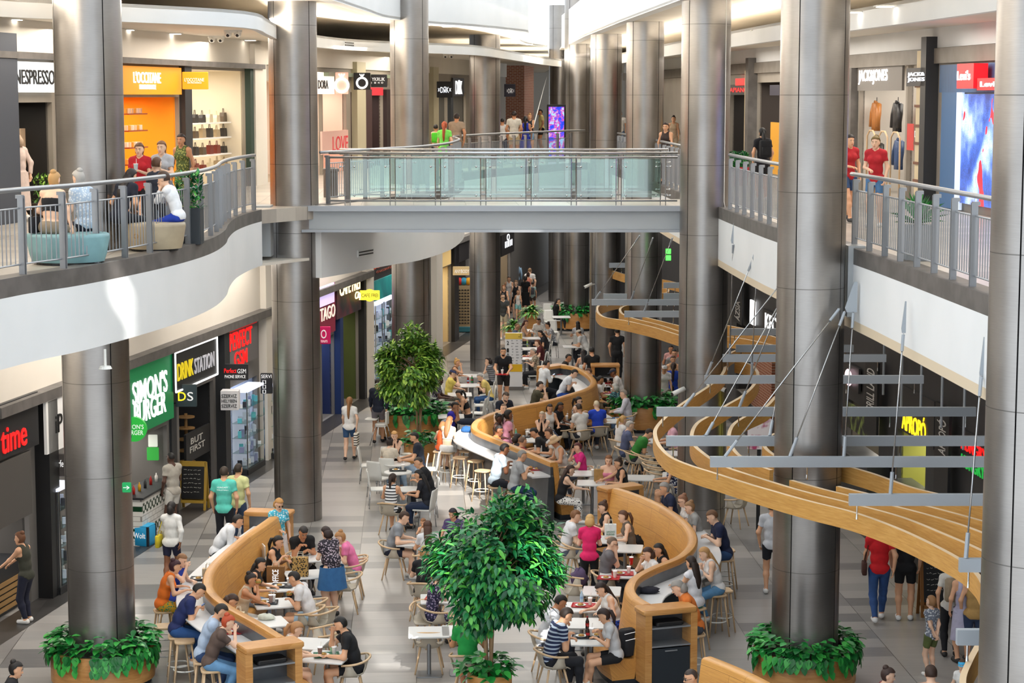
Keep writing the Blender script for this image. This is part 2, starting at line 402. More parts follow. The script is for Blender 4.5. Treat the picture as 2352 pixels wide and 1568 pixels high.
struct(MB().strip(RS[::-1], 6.0, 6.15, .28).build('trim_soffit', mat('d6c6ac', .6), autosm=40))
# ---- shop walls with openings
def wall_open(w, y0, y1, z0, z1, ops, name, m, th=.14):
    ys = sorted({y0, y1} | {o[0] for o in ops} | {o[1] for o in ops}); b = MB()
    for a, c in zip(ys[:-1], ys[1:]):
        if c-a < 1e-4: continue
        zs = [z0]
        for o in sorted(ops, key=lambda o: o[2]):
            if o[0] < (a+c)/2 < o[1]: zs += [o[2], o[3]]
        zs.append(z1)
        for k in range(0, len(zs), 2):
            if zs[k+1]-zs[k] < 1e-3: continue
            mid = w.P((a+c)/2, (zs[k]+zs[k+1])/2, -th/2)
            b.box(mid, ((c-a)*math.hypot(1, w.k), th, zs[k+1]-zs[k]), ax=wax(w)[0:1]+(w.n, UPV))
    return struct(b.build(name, m))
def recess(w, y0, y1, z0, z1, depth, cb, cs=None, cf='77726c', name='wall_shop', power=0, lc=(1, .95, .9)):
    """a shop room behind an opening: back, sides, floor and ceiling, with its own ceiling lamp"""
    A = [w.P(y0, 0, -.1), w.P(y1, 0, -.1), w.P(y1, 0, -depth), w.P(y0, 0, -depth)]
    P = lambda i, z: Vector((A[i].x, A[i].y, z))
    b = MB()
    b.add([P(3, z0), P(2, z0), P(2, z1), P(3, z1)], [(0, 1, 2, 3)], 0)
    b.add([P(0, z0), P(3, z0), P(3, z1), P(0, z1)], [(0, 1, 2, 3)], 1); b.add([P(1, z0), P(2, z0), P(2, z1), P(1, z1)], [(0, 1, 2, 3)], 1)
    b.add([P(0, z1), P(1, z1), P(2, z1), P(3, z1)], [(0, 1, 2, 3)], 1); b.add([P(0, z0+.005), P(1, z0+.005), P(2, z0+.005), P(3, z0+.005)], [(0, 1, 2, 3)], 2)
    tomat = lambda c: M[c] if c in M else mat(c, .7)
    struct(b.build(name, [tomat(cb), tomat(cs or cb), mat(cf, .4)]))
    if power:
        c = w.P((y0+y1)/2, z1-.06, -depth*.5)
        area('shop_lamp', c, min(1.6, depth*.6), (y1-y0)*.7, power, lc)
def Y_(w, px, py): return w.hit(px, py).y
# lower west arcade: (pixel x0, x1 at row, z top, depth, back colour, side colour, lamp power)
LSH = []
def lower(x0, x1, row, zt, depth, cb, cs, pw, lc=(1, .95, .9), zb=0.0):
    a, c = Y_(LL, x0, row), Y_(LL, x1, row); LSH.append((a, c, zb, zt)); recess(LL, a, c, zb, zt, depth, cb, cs, power=pw, lc=lc)
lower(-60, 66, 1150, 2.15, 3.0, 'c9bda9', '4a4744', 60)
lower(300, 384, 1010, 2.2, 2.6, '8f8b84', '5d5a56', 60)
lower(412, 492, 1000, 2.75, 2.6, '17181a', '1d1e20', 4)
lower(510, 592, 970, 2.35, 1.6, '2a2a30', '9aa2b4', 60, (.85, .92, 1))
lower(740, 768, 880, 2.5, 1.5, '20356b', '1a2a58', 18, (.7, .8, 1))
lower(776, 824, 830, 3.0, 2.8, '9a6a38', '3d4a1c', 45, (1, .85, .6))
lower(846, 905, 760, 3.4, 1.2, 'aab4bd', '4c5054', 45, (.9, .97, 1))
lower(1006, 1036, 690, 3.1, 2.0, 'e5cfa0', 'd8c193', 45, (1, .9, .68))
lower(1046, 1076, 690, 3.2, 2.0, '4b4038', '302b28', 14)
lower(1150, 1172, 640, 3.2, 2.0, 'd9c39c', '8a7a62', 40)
wall_open(LL, 20, 135, 0, 6.1, LSH, 'wall_west', M['grey'])
wall_open(LL, 20, 135, 4.12, 6.08, [], 'wall_bulkhead_west', M['cream'], -.06)
for k, (x0, x1, row) in enumerate(((-40, 620, 0), (640, 838, 0), (1000, 1080, 0), (1100, 1185, 0))):
    a, c = LL.hit(x0, 800).y, LL.hit(x1, 700).y
    mid = LL.P((a+c)/2, 4.02, .16)
    struct(MB().box(mid, ((c-a)*1.013, .34, .2), ax=(LL.d, LL.n, UPV)).build('trim_2', M['channel']))
def pilaster(px0, px1, row, m='cream', z1=6.05, out=.22, name='trim_3', w=LL, z0=0.0):
    a, c = Y_(w, px0, row), Y_(w, px1, row)
    return struct(MB().box(w.P((a+c)/2, (z0+z1)/2, out/2), ((c-a)*1.013, out, z1-z0), ax=(w.d, w.n, UPV)).build(name, M[m] if m in M else mat(m, .6)))
pilaster(596, 623, 900); pilaster(829, 845, 800); pilaster(990, 1004, 700)
pilaster(84, 106, 1200, 'black', 3.9, .3, 'trim_4'); pilaster(390, 402, 1050, 'char', 3.9, .06, 'trim_4'); pilaster(497, 509, 1000, 'char', 3.9, .25, 'trim_4')
pilaster(768, 775, 850, '0d2a5c', 3.9, .2, 'trim_4'); pilaster(824, 829, 850, 'black', 3.9, .2, 'trim_4'); pilaster(1036, 1046, 680, 'black', 3.9, .15, 'trim_4')
# upper west shops
USH = []
def upper(x0, x1, row, zt, depth, cb, cs, pw, lc=(1, .93, .82), zb=UP):
    a, c = Y_(LU, x0, row), Y_(LU, x1, row); USH.append((a, c, zb, zt)); recess(LU, a, c, zb, zt, depth, cb, cs, '9b8a74', power=pw, lc=lc)
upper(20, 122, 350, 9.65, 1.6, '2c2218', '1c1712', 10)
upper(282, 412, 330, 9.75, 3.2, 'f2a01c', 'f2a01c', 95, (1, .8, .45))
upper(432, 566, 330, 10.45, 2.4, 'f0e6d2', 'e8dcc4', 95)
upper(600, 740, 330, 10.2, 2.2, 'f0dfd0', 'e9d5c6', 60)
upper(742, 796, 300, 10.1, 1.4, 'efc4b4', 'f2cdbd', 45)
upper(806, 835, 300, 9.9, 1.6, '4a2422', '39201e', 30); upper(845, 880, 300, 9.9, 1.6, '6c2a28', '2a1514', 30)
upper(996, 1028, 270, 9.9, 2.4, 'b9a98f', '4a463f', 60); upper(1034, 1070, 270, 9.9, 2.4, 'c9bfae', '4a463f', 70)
wall_open(LU, 24, 100, UP, 11.3, USH, 'wall_upper_west', noisy('mushroom_wall', '8e8578', '988f82', .8, .6))
wall_open(LU, 24, 100, 10.66, 11.3, [], 'wall_upper_bulkhead', M['cream'], -.05)
a, c = LU.hit(-80, 130).y, LU.hit(588, 150).y
struct(MB().box(LU.P((a+c)/2, 10.58, .14), ((c-a)*1.013, .28, .13), ax=(LU.d, LU.n, UPV)).build('trim_5', M['channel']))
a, c = LU.hit(735, 160).y, LU.hit(890, 165).y
struct(MB().box(LU.P((a+c)/2, 10.45, .14), ((c-a)*1.013, .28, .12), ax=(LU.d, LU.n, UPV)).build('trim_5', mat('7f8a72', .5)))
pilaster(-70, 17, 300, '3f444e', 11.0, .25, 'trim_6', LU, UP); pilaster(572, 598, 300, 'cream', 11.2, .2, 'trim_6', LU, UP); pilaster(808, 828, 300, 'bfb79a', 10.9, .2, 'trim_6', LU, UP); pilaster(985, 997, 300, 'bfb79a', 10.9, .2, 'trim_6', LU, UP)
pilaster(414, 430, 330, 'char', 10.5, .15, 'trim_6', LU, UP); pilaster(564, 571, 300, '23392f', 10.6, .16, 'trim_6', LU, UP)
pilaster(832, 846, 300, '3a1d1c', 10.0, .14, 'trim_6', LU, UP); pilaster(880, 897, 300, '2a1816', 10.0, .14, 'trim_6', LU, UP); pilaster(1028, 1034, 290, 'char', 10.0, .14, 'trim_6', LU, UP)
# upper east shops
ESH = []
def east(x0, x1, row, zt, depth, cb, cs, pw, lc=(1, .94, .86), w=RU, lst=ESH, zb=UP):
    a, c = sorted((Y_(w, x0, row), Y_(w, x1, row))); lst.append((a, c, zb, zt)); recess(w, a, c, zb, zt, depth, cb, cs, '8a847c', power=pw, lc=lc)
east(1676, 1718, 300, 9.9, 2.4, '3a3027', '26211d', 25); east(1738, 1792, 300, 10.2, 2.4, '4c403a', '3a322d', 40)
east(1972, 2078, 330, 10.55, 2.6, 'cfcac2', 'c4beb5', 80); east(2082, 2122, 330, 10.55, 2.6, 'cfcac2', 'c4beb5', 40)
wall_open(RU, 18, 100, UP, 11.3, ESH, 'wall_upper_east', noisy('taupe_wall', '8b847a', '968f85', .8, .6))
wall_open(RU, 18, 100, 10.85, 11.3, [], 'wall_upper_bulkhead', M['white'], -.05)
wall_open(RU, 18, 100, 10.5, 10.84, [], 'trim_7', noisy('bronze_beam', '6e6860', '7b756d', 2, .5), -.12)
pilaster(2126, 2140, 300, 'd8c8a4', 10.8, .24, 'trim_8', RU, UP); pilaster(2141, 2153, 300, 'char', 11.1, .3, 'trim_8', RU, UP)
pilaster(1724, 1730, 300, 'd8c8a4', 10.6, .22, 'trim_8', RU, UP); pilaster(1731, 1738, 300, 'channel', 11.0, .3, 'trim_8', RU, UP); pilaster(1951, 1970, 300, 'channel', 10.5, .2, 'trim_8', RU, UP)
for Yb in (10.0, 9.55, 9.1, 8.7, 8.25, 7.85):
    y = Y_(RU, 2133, 300); struct(MB().box(RU.P(y, Yb, .25), (.62, .03, .06), ax=(RU.d, RU.n, UPV)).build('trim_9', mat('7a4e36', .6)))
# lower east food counters
FSH = []
east(2125, 2060, 1100, 2.05, 2.6, 'b5b62e', '8a8a3a', 75, (1, .96, .8), RL, FSH, 0)
east(1945, 2018, 1040, 2.0, 2.2, '57503f', '3c3830', 80, (1, .9, .75), RL, FSH, 0)
east(1690, 1760, 880, 2.3, 2.0, '2b2725', '231f1e', 14, (1, .9, .75), RL, FSH, 0)
wall_open(RL, 16, 110, 0, 6.2, FSH, 'wall_east', M['darkpanel'])
a, c = sorted((Y_(RL, 1735, 930), Y_(RL, 1782, 930)))
bo = RL.P((a+c)/2, .95, .07)
struct(MB().box((0, 0, 0), ((c-a), .14, 1.9), ax=(RL.d, RL.n, UPV)).build('wall_brick', M['brick'], origin=None, uv=lambda v: (v.y, v.z))).location = bo
# ---- ceilings over the upper arcade, light coves and the level above
CURVE = catmull([(-9.6, 20, 0), (-9.0, 28, 0), (-8.3, 33, 0), (-6.7, 35.6, 0), (-5.0, 38.8, 0), (-5.1, 43.5, 0), (-5.4, 50, 0), (-4.8, 57, 0), (-3.6, 60.5, 0), (-2.4, 62.5, 0), (-1.0, 66, 0), (0, 74, 0), (1.3, 86, 0), (2.2, 92, 0)], 4)
struct(MB().prism([(-20, 20)] + [v.xy for v in CURVE] + [(2.2, 140), (-20, 140)], 11.3, 11.36).build('ceiling_upper_west', M['cream']))
struct(MB().strip(CURVE, 11.05, 11.36, .14).build('trim_cove', M['white'], autosm=40))
C2 = catmull([(-7.6, 20, 0), (-6.3, 33, 0), (-4.4, 41, 0), (-3.7, 51, 0), at_z(871, 35, 11.9), at_z(897, 41, 11.9), at_z(986, 53, 11.9), at_z(1077, 59, 11.9), at_z(1189, 70, 11.9), at_z(1214, 76, 11.9), at_z(1192, 90, 11.9), at_z(1217, 102, 11.9), at_z(1257, 107, 11.9)], 5)
for v in C2: v.z = 0
struct(MB().prism([(-20, 20)] + [v.xy for v in C2] + [(2.6, 140), (-20, 140)], 11.9, 11.96).build('ceiling_cove_west', M['cream']))
struct(MB().strip(C2, 11.88, 13.3, .3).build('wall_gallery_west', M['white'], autosm=40))
# strip lamps hidden on top of the cove ledge light the cove
for i in range(0, len(CURVE)-1, 3):
    a, c = CURVE[i], CURVE[min(i+3, len(CURVE)-1)]
    d = (c-a); n = Vector((d.y, -d.x, 0)).normalized()
    m = (a+c)/2 - n*.18
    area('cove_lamp', (m.x, m.y, 11.46), d.length, .12, 26*d.length, (1, .88, .72), (n*.75 + UPV*.55).to_track_quat('-Z', 'Y').to_euler())
RC = [(5.4, 18), (4.6, 33), (3.75, 45), (3.1, 60), (2.6, 74), (2.2, 92)]
struct(MB().prism([(20, 18), (20, 140), (2.6, 140)] + RC[::-1], 11.9, 11.96).build('ceiling_cove_east', M['cream']))
RC2 = [(7.4, 18), (6.6, 33), (5.7, 46), (4.9, 60), (4.2, 74), (3.6, 92)]
struct(MB().prism([(20, 18), (20, 140), (3.6, 140)] + RC2[::-1], 11.3, 11.36).build('ceiling_upper_east', M['cream']))
struct(MB().strip([Vector((a, b, 0)) for a, b in RC2[::-1]], 10.98, 11.36, .14).build('trim_cove', M['white']))
for (a, b), (c, d) in zip(RC2[:-1], RC2[1:]):
    L = math.hypot(c-a, d-b); area('cove_lamp', ((a+c)/2+.35, (b+d)/2, 11.42), .12, L, 22*L, (1, .9, .76), (PI, 0, -math.atan2(c-a, d-b)))
struct(MB().strip([Vector((a, b, 0)) for a, b in RC[::-1]], 11.88, 13.3, .3).build('wall_gallery_east', M['white']))
# upper gallery boxes at the far end of the hall
for px0, px1, py, Y, dz in ((1404, 1437, 64, 70, 2.0), (1497, 1556, 28, 66, 1.4)):
    a, c = at_y(px0, py, Y), at_y(px1, py, Y)
    struct(MB().box(((a.x+c.x)/2, Y+.6, a.z+dz/2), (c.x-a.x, 1.2, dz)).build('wall_gallery_box', M['white']))
# ---- end of the hall
struct(MB().box((0, 140, 7), (40, .3, 14)).build('wall_north', mat('b9b4ac', .6)))
a = at_y(1182, 560, 106); c = at_y(1204, 560, 106)
for z0, z1, nm in ((0, 6.1, 'wall_brick'), (UP, 11.3, 'wall_brick')):
    x0 = a.x if z0 == 0 else at_y(1128, 250, 106).x; x1 = c.x + .05 if z0 == 0 else at_y(1204, 250, 106).x
    b = MB().prism([(x0, 106), (x1, 106), (x1+.55, 112), (x0, 112)], z0, z1)
    struct(b.build(nm, M['brick'], uv=lambda v: (v.x + v.y*.5, v.z)))
# ---- columns
COLS = [('column', -6.88, 33.6, .55, (.72, .02), 'wide brushed steel column in a leafy planter beside the burger shop'),
        ('column', -4.98, 47.0, .55, (.12, .84), 'brushed steel column at the west end of the glass bridge'),
        ('column', -2.90, 58.5, .545, (.12, .84), 'steel column behind the bright ficus tree'),
        ('column', -.96, 73.0, .545, (.16, .86), 'steel column beside the white directory totem'),
        ('column', 5.35, 20.5, .55, (.28, .9), 'steel column cut by the edge of the view beside the denim screen'),
        ('column', 4.90, 33.5, .555, (.28, .93), 'wide steel column in a leafy planter with suspended wooden ribbons in front'),
        ('column', 4.34, 46.3, .55, (.16, .90), 'steel column at the east end of the glass bridge with a white cable'),
        ('column', 3.86, 60.0, .545, (.18, .86), 'steel column in an oak planter between the bridge end and the tray stand'),
        ('column', 3.28, 72.0, .545, (.17, .86), 'steel column right behind the tray return stand'),
        ('column', 2.71, 86.0, .53, (.2, .86), 'steel column in an oak planter behind the far tables'),
        ('column', 2.25, 98.0, .5, (.2, .86), 'slim far steel column beside the blue advertising screen')]
for nm, x, y, r, seams, lab in COLS:
    b = MB(); seg = 64; zt = 14.0
    az = math.atan2(-x, -y)      # angle towards the camera, measured from +Y axis
    sa = []
    for u in seams + (1.6, 2.4):
        th = math.asin(2*u-1) if u <= 1 else (u*PI/2)
        vx, vy = -x/math.hypot(x, y), -y/math.hypot(x, y)          # towards the camera
        rx, ry = -vy, vx                                            # right as seen from the camera
        d = (vx*math.cos(th) + rx*math.sin(th), vy*math.cos(th) + ry*math.sin(th)) if u <= 1 else (vx*math.cos(th)+rx*math.sin(th), vy*math.cos(th)+ry*math.sin(th))
        sa.append(math.atan2(d[1], d[0]) % (2*PI))
    angs = sorted([2*PI*k/seg for k in range(seg)] + [(s+e) % (2*PI) for s in sa for e in (-.016, -.0158, .0158, .016)])
    isin = lambda a: any(abs((a-s+PI) % (2*PI) - PI) < .0159 for s in sa)
    zs = [0]
    for k in range(-6, 4):
        z = CAMZ + k*1.56
        if 0 < z < zt: zs += [z-.006, z+.006]
    zs.append(zt); n = len(angs); vs = []
    for z in zs:
        for a in angs:
            rr = r - (.02 if isin(a) else 0); vs.append((rr*math.cos(a), rr*math.sin(a), z))
    for i in range(len(zs)-1):
        j = 1 if i % 2 == 1 else 0
        for k in range(n):
            k2 = (k+1) % n; s_ = isin(angs[k]) or isin(angs[k2])
            b.f.append((i*n+k, i*n+k2, (i+1)*n+k2, (i+1)*n+k)); b.mi.append(1 if s_ else (2 if j else 0))
    b.v = vs
    o = b.build(nm, [M['steel'], M['seam'], M['seam2']], autosm=35); o.location = (x, y, 0)
    tag(o, lab, 'column', 'brushed steel columns of the hall', 'thing')
# steel boxes tying the columns to the balcony edges
for x, y, z0, z1, w, d in ((-5.62, 46.2, 6.2, 7.34, .42, .6), (5.0, 45.4, 6.25, 7.34, .22, .5), (5.62, 33.6, 6.2, 7.36, .28, .5), (-6.0, 33.6, 6.7, 7.2, .9, .3)):
    struct(MB().box((x, y, (z0+z1)/2), (w, d, z1-z0)).build('trim_bracket', M['beam']))
# ---- bridge
BY0, BY1 = 46.55, 49.6
struct(MB().box((-.27, (BY0+BY1)/2+.05, UP-.06), (9.3, BY1-BY0, .12)).build('floor_bridge', M['floor_up']))
b = MB(); b.box((-.27, BY0+.12, 7.02), (9.0, .16, .52)); b.box((-.27, BY0+.02, UP-.05), (9.0, .3, .12), 1); b.box((-.27, BY0+.06, 6.74), (9.0, .3, .06), 1); b.box((-.27, (BY0+BY1)/2, 6.76), (9.0, BY1-BY0-.3, .06)); b.box((-.27, BY1-.1, 7.02), (9.0, .16, .52))
struct(b.build('trim_bridge_beam', [M['beam'], M['rail']]))
def bridge_rail(Y, label, sgn):
    t = thing('glass_balustrade', (-.27, Y, UP), label, 'railing', 'balustrades of the bridge')
    x0, x1 = -4.15, 3.75
    b = MB(); b.tube([(x0, Y, 8.5), (x1, Y, 8.5)], .03, 10); b.build('handrail', M['rail_lit'], t, True, smooth=True)
    b = MB(); b.tube([(x0, Y, 8.4), (x1, Y, 8.4)], .026, 10); b.build('handrail', M['rail_lit'], t, True, smooth=True)
    b = MB(); b.tube([(x0, Y, 7.42), (x1, Y, 7.42)], .022, 10); b.build('lower_rail', M['rail'], t, True, smooth=True)
    xs = [at_y(px, 420, Y).x for px in (798, 902, 1006, 1110, 1214, 1318, 1421, 1523)] if sgn < 0 else [-3.5 + i*1.02 for i in range(8)]
    for i, x in enumerate(xs):
        b = MB(); b.tube([(x-.06, Y, UP), (x-.06, Y, 8.4)], .013, 6); b.tube([(x+.06, Y, UP), (x+.06, Y, 8.4)], .013, 6)
        b.build('post', M['chrome'], t, True)
        b = MB()
        for z in (8.2, 7.55):
            for s in (-1, 1):
                if (i == 0 and s < 0) : pass
                b.tube([(x+.06*s, Y, z), (x+.15*s, Y+.03*sgn, z-.01)], .011, 6); b.ball((x+.16*s, Y+.05*sgn, z-.01), .026, 8, 5)
        b.build('glass_clamp', M['chrome'], t, True, smooth=True)
        if i < len(xs)-1:
            b = MB(); b.box(((x+xs[i+1])/2, Y+.05*sgn, 7.93), (xs[i+1]-x-.14, .014, .86)); b.build('glass_pane', M['glass'], t, True)
bridge_rail(BY0+.05, 'glass balustrade along the front of the bridge', -1)
bridge_rail(BY1-.1, 'glass balustrade along the rear of the bridge', 1)
# ---- steel bar railings on the balcony edges
def railing(path, label, h=1.2, step=1.02, inset=.14, phase=.3):
    """path on floor level; flat posts, a round handrail and a bar infill per bay"""
    P = [Vector((p[0], p[1], 0)) for p in path]; cum = [0]
    for a, c in zip(P[:-1], P[1:]): cum.append(cum[-1]+(c-a).length)
    def pt(s):
        s = max(0, min(cum[-1], s)); i = max(j for j in range(len(cum)) if cum[j] <= s+1e-9); i = min(i, len(P)-2)
        t = (P[i+1]-P[i]).normalized(); q = P[i] + t*(s-cum[i]); return q + Vector((-t.y, t.x, 0))*inset, t
    z0 = UP; t = thing('railing', (P[0].x, P[0].y, z0), label, 'railing', 'bar railings of the balconies')
    n = max(2, int(cum[-1]/.4)); pts = [pt(cum[-1]*k/n)[0] + Vector((0, 0, z0+h)) for k in range(n+1)]
    MB().tube(pts, .035, 10).build('handrail', M['rail'], t, True, smooth=True)
    ss = []; s = phase
    while s < cum[-1]-.05: ss.append(s); s += step
    for k, s in enumerate(ss):
        q, d = pt(s); nn = Vector((-d.y, d.x, 0))
        b = MB(); b.box(q + Vector((0, 0, z0+h/2-.08)) - nn*.02, (.016, .085, h-.02), ax=(d, nn, UPV)); b.box(q + Vector((0, 0, z0+h/2-.08)) - nn*.02 + d*.05, (.016, .085, h-.02), ax=(d, nn, UPV))
        b.box(q + Vector((0, 0, z0+h-.1)) + nn*.0 + d*.025, (.07, .10, .05), ax=(d, nn, UPV))
        b.build('post', M['rail'], t, True)
        e = ss[k+1] if k+1 < len(ss) else None
        if e:
            b = MB(); m = max(2, int((e-s)/.115)); A = [pt(s+.05+(e-s-.06)*j/m)[0] for j in range(m+1)]
            for zz in (.16, h-.26): b.tube([a + Vector((0, 0, z0+zz)) for a in A], .014, 6)
            for a in A[1:-1] if m > 2 else A: b.tube([a+Vector((0, 0, z0+.16)), a+Vector((0, 0, z0+h-.26))], .009, 5)
            b.build('bar_infill', M['rail'], t, True)
    return t
railing(L_EDGE, 'curved grey bar railing on the west balcony in front of the seated shoppers')
railing(L_FAR[1:30], 'curved bar railing of the west balcony beyond the bridge')
railing(L_FAR[30:], 'straight bar railing on the far landing beyond the bridge')
def sub(path, y0, y1):
    P = [p for p in path if y0 <= p.y <= y1]; return P
RD = []
for a, c in zip(RS[:-1], RS[1:]):
    for k in range(6): RD.append(a + (c-a)*k/6)
railing(sub(RD, 21, 34.3)[::-1], 'straight bar railing of the east balcony beside the denim screen')
railing(sub(RD, 34.9, 45.2)[::-1], 'short bar railing of the east balcony between the two bridge-side columns')
railing(sub(RD, 50.5, 71)[::-1], 'bar railing of the east balcony beyond the bridge')

# ---- unseen fins added over the hall to block sun; gaps shape its patches
FY0, FY1, FP, FH, FZ = -8.0, 98.0, 1.15, 1.0, 20.0
holes = []
def sunhole(px, py, z, rx, ry):
    c = at_z(px, py, z)
    for i in range(-12, 13):
        for j in range(-12, 13):
            if (i/12)**2 + (j/12)**2 <= 1 or ry > 9: holes.append((c.x+rx*i/12, c.y+ry*j/12, z))
sunhole(1045, 1140, 0, .75, 1.6); sunhole(1088, 1005, 1.07, .8, .6); sunhole(905, 1515, 0, .35, .25); sunhole(1165, 1515, 0, .45, .22);  sunhole(1000, 1062, .75, .3, .5); 
for k in range(15):
    f = k/14; q = hit_strip(L_EDGE, 262+45*f, 655+122*f)[0]; holes += [(q.x+.012*j, q.y, q.z) for j in range(-1, 2)]
SEG = .1; gone = set()
for x, y, z in holes:
    k0 = int((y - FY0 - (FZ+FH-z)*1.25)/FP) - 1
    for k in range(k0, k0+5):
        yf = FY0 + k*FP; t = (y-yf)/SUN_DIR.y; zz = z - SUN_DIR.z*t
        if FZ-.02 < zz < FZ+FH+.02: gone.add((k, int(math.floor((x - SUN_DIR.x*t)/SEG))))
b = MB(); k = 0
while FY0 + k*FP < FY1:
    i = -100
    while i < 150:
        if (k, i) in gone: i += 1; continue
        j = i
        while j < 150 and (k, j) not in gone: j += 1
        b.box(((i+j)*SEG/2, FY0+k*FP, FZ+FH/2), ((j-i)*SEG, .06, FH)); i = j
    k += 1
struct(b.build('added_sun_blocker', M['white']))
# ================================================================ wave-shaped counters with benches
def wave(px, side, label, z=1.37, caps=(True, True), name='wave_bench_counter'):
    P = catmull([at_z(x, y, z) for x, y in px], 5); n = len(P)
    base = P[n//2]; t = thing(name, (base.x, base.y, 0), label, 'bench', 'curved oak bench counters of the food court')
    T = [(P[min(i+1, n-1)]-P[max(i-1, 0)]).normalized() for i in range(n)]
    N = [Vector((-d.y, d.x, 0))*side for d in T]
    def sweep(sec, nm, m, sm=50):
        secs = [[Vector((P[i].x, P[i].y, 0)) + N[i]*u + Vector((0, 0, zz)) for u, zz in sec] for i in range(n)]
        if side < 0: secs = [s[::-1] for s in secs]
        o = MB().loft(secs).build(nm, m, t, True, autosm=sm)
        if m is M['panel']:
            k = len(sec); cu = [0]; sv = [0]
            for i in range(1, n): cu.append(cu[-1] + (P[i]-P[i-1]).length)
            for i in range(1, k): sv.append(sv[-1] + math.hypot(sec[i][0]-sec[i-1][0], sec[i][1]-sec[i-1][1]))
            if side < 0: sv = sv[::-1]
            l = o.data.uv_layers.new(name='uv')
            for lp in o.data.loops: l.data[lp.index].uv = (cu[lp.vertex_index//k], sv[lp.vertex_index % k] - .36)
        return o
    sweep([(-.10, 1.27), (-.105, 1.34), (-.08, 1.375), (.05, 1.375), (.09, 1.345), (.21, .46), (.06, .46), (-.03, 1.27)], 'backrest', M['panel'])
    sweep([(.16, .38), (.16, .46), (.58, .47), (.63, .45), (.655, .40), (.60, .12), (.2, .12)], 'seat', M['panel'])
    sweep([(.15, 0), (.15, .12), (.55, .12), (.55, 0)], 'plinth', M['plinth'])
    sweep([(-.03, 1.03), (-.03, 1.27), (-.095, 1.27), (-.095, 1.03)], 'splash_panel', M['steelpanel'])
    sweep([(-.03, 1.03), (-.03, 1.075), (-.55, 1.075), (-.56, 1.06), (-.55, 1.035)], 'countertop', M['counter'])
    sweep([(-.0, .02), (.0, 1.03), (-.14, 1.03), (-.20, .02)], 'front_panel', M['steelpanel'])
    for k, on in ((0, caps[0]), (n-1, caps[1])):
        if not on: continue
        d = T[k] * (-1 if k == 0 else 1); nn = N[k]; o = Vector((P[k].x, P[k].y, 0)) + d*.2
        c = lambda u, v, zz: o + nn*u + d*v + Vector((0, 0, zz)); ax = (nn, d, UPV)
        MB().rbox((0, 0, 0), (.98, .44, .09), .05).xform(Matrix((nn, d, UPV)).transposed().to_4x4()).xform(Matrix.Translation(c(-.27, 0, 1.325))).build('cabinet_top', M['wood'], t, True, autosm=40)
        for u in (-.70, .12):
            MB().box(c(u, 0, .69), (.12, .40, 1.18), ax=ax).build('cabinet_side', M['wood'], t, True)
        MB().box(c(-.29, -.17, .69), (.70, .04, 1.18), ax=ax).build('cabinet_back', M['steelpanel'], t, True)
        dr = MB().box(c(-.29, .16, .40), (.70, .03, .60), ax=ax).build('cabinet_door', M['plinth'], t, True); hd_ = MB().box(c(-.29, .19, .66), (.22, .02, .02), ax=ax).build('handle', M['rail'], t, True); hd_.parent = dr
        for zz in (.74, 1.05): MB().box(c(-.29, .02, zz), (.70, .34, .025), ax=ax).build('shelf', M['rail'], t, True)
        MB().rbox((0, 0, 0), (.5, .26, .07), .04).xform(Matrix((nn, d, UPV)).transposed().to_4x4()).xform(Matrix.Translation(c(-.29, .02, 1.1))).build('tray_stack', M['black'], t, True)
        MB().box(c(-.29, 0, .05), (.9, .36, .1), ax=ax).build('cabinet_plinth', M['plinth'], t, True)
    return t
wave([(642, 1177), (608, 1202), (564, 1232), (515, 1274), (487, 1304), (478, 1332), (486, 1360), (526, 1393), (586, 1426), (647, 1463)], 1, 'curved oak bench counter with people on stools beside the burger shop side')
wave([(1292, 838), (1322, 843), (1350, 858), (1364, 876), (1352, 891), (1312, 905), (1255, 921), (1178, 936), (1130, 950), (1099, 965), (1090, 979), (1101, 991), (1142, 1008), (1200, 1032), (1273, 1062)], 1, 'long S-shaped oak bench counter in the middle of the food court', caps=(True, False))
wave([(1412, 1121), (1450, 1133), (1510, 1158), (1560, 1190), (1586, 1220), (1588, 1250), (1560, 1278), (1500, 1303), (1460, 1325), (1446, 1350), (1456, 1370), (1484, 1388)], -1, 'curved oak bench counter with a black backpack on its seat')
wave([(1622, 1509), (1680, 1532), (1740, 1560), (1800, 1595), (1840, 1630)], -1, 'oak bench back just entering the view beside the big planter', caps=(False, False))
a = at_z(1299, 1062, 1.33)
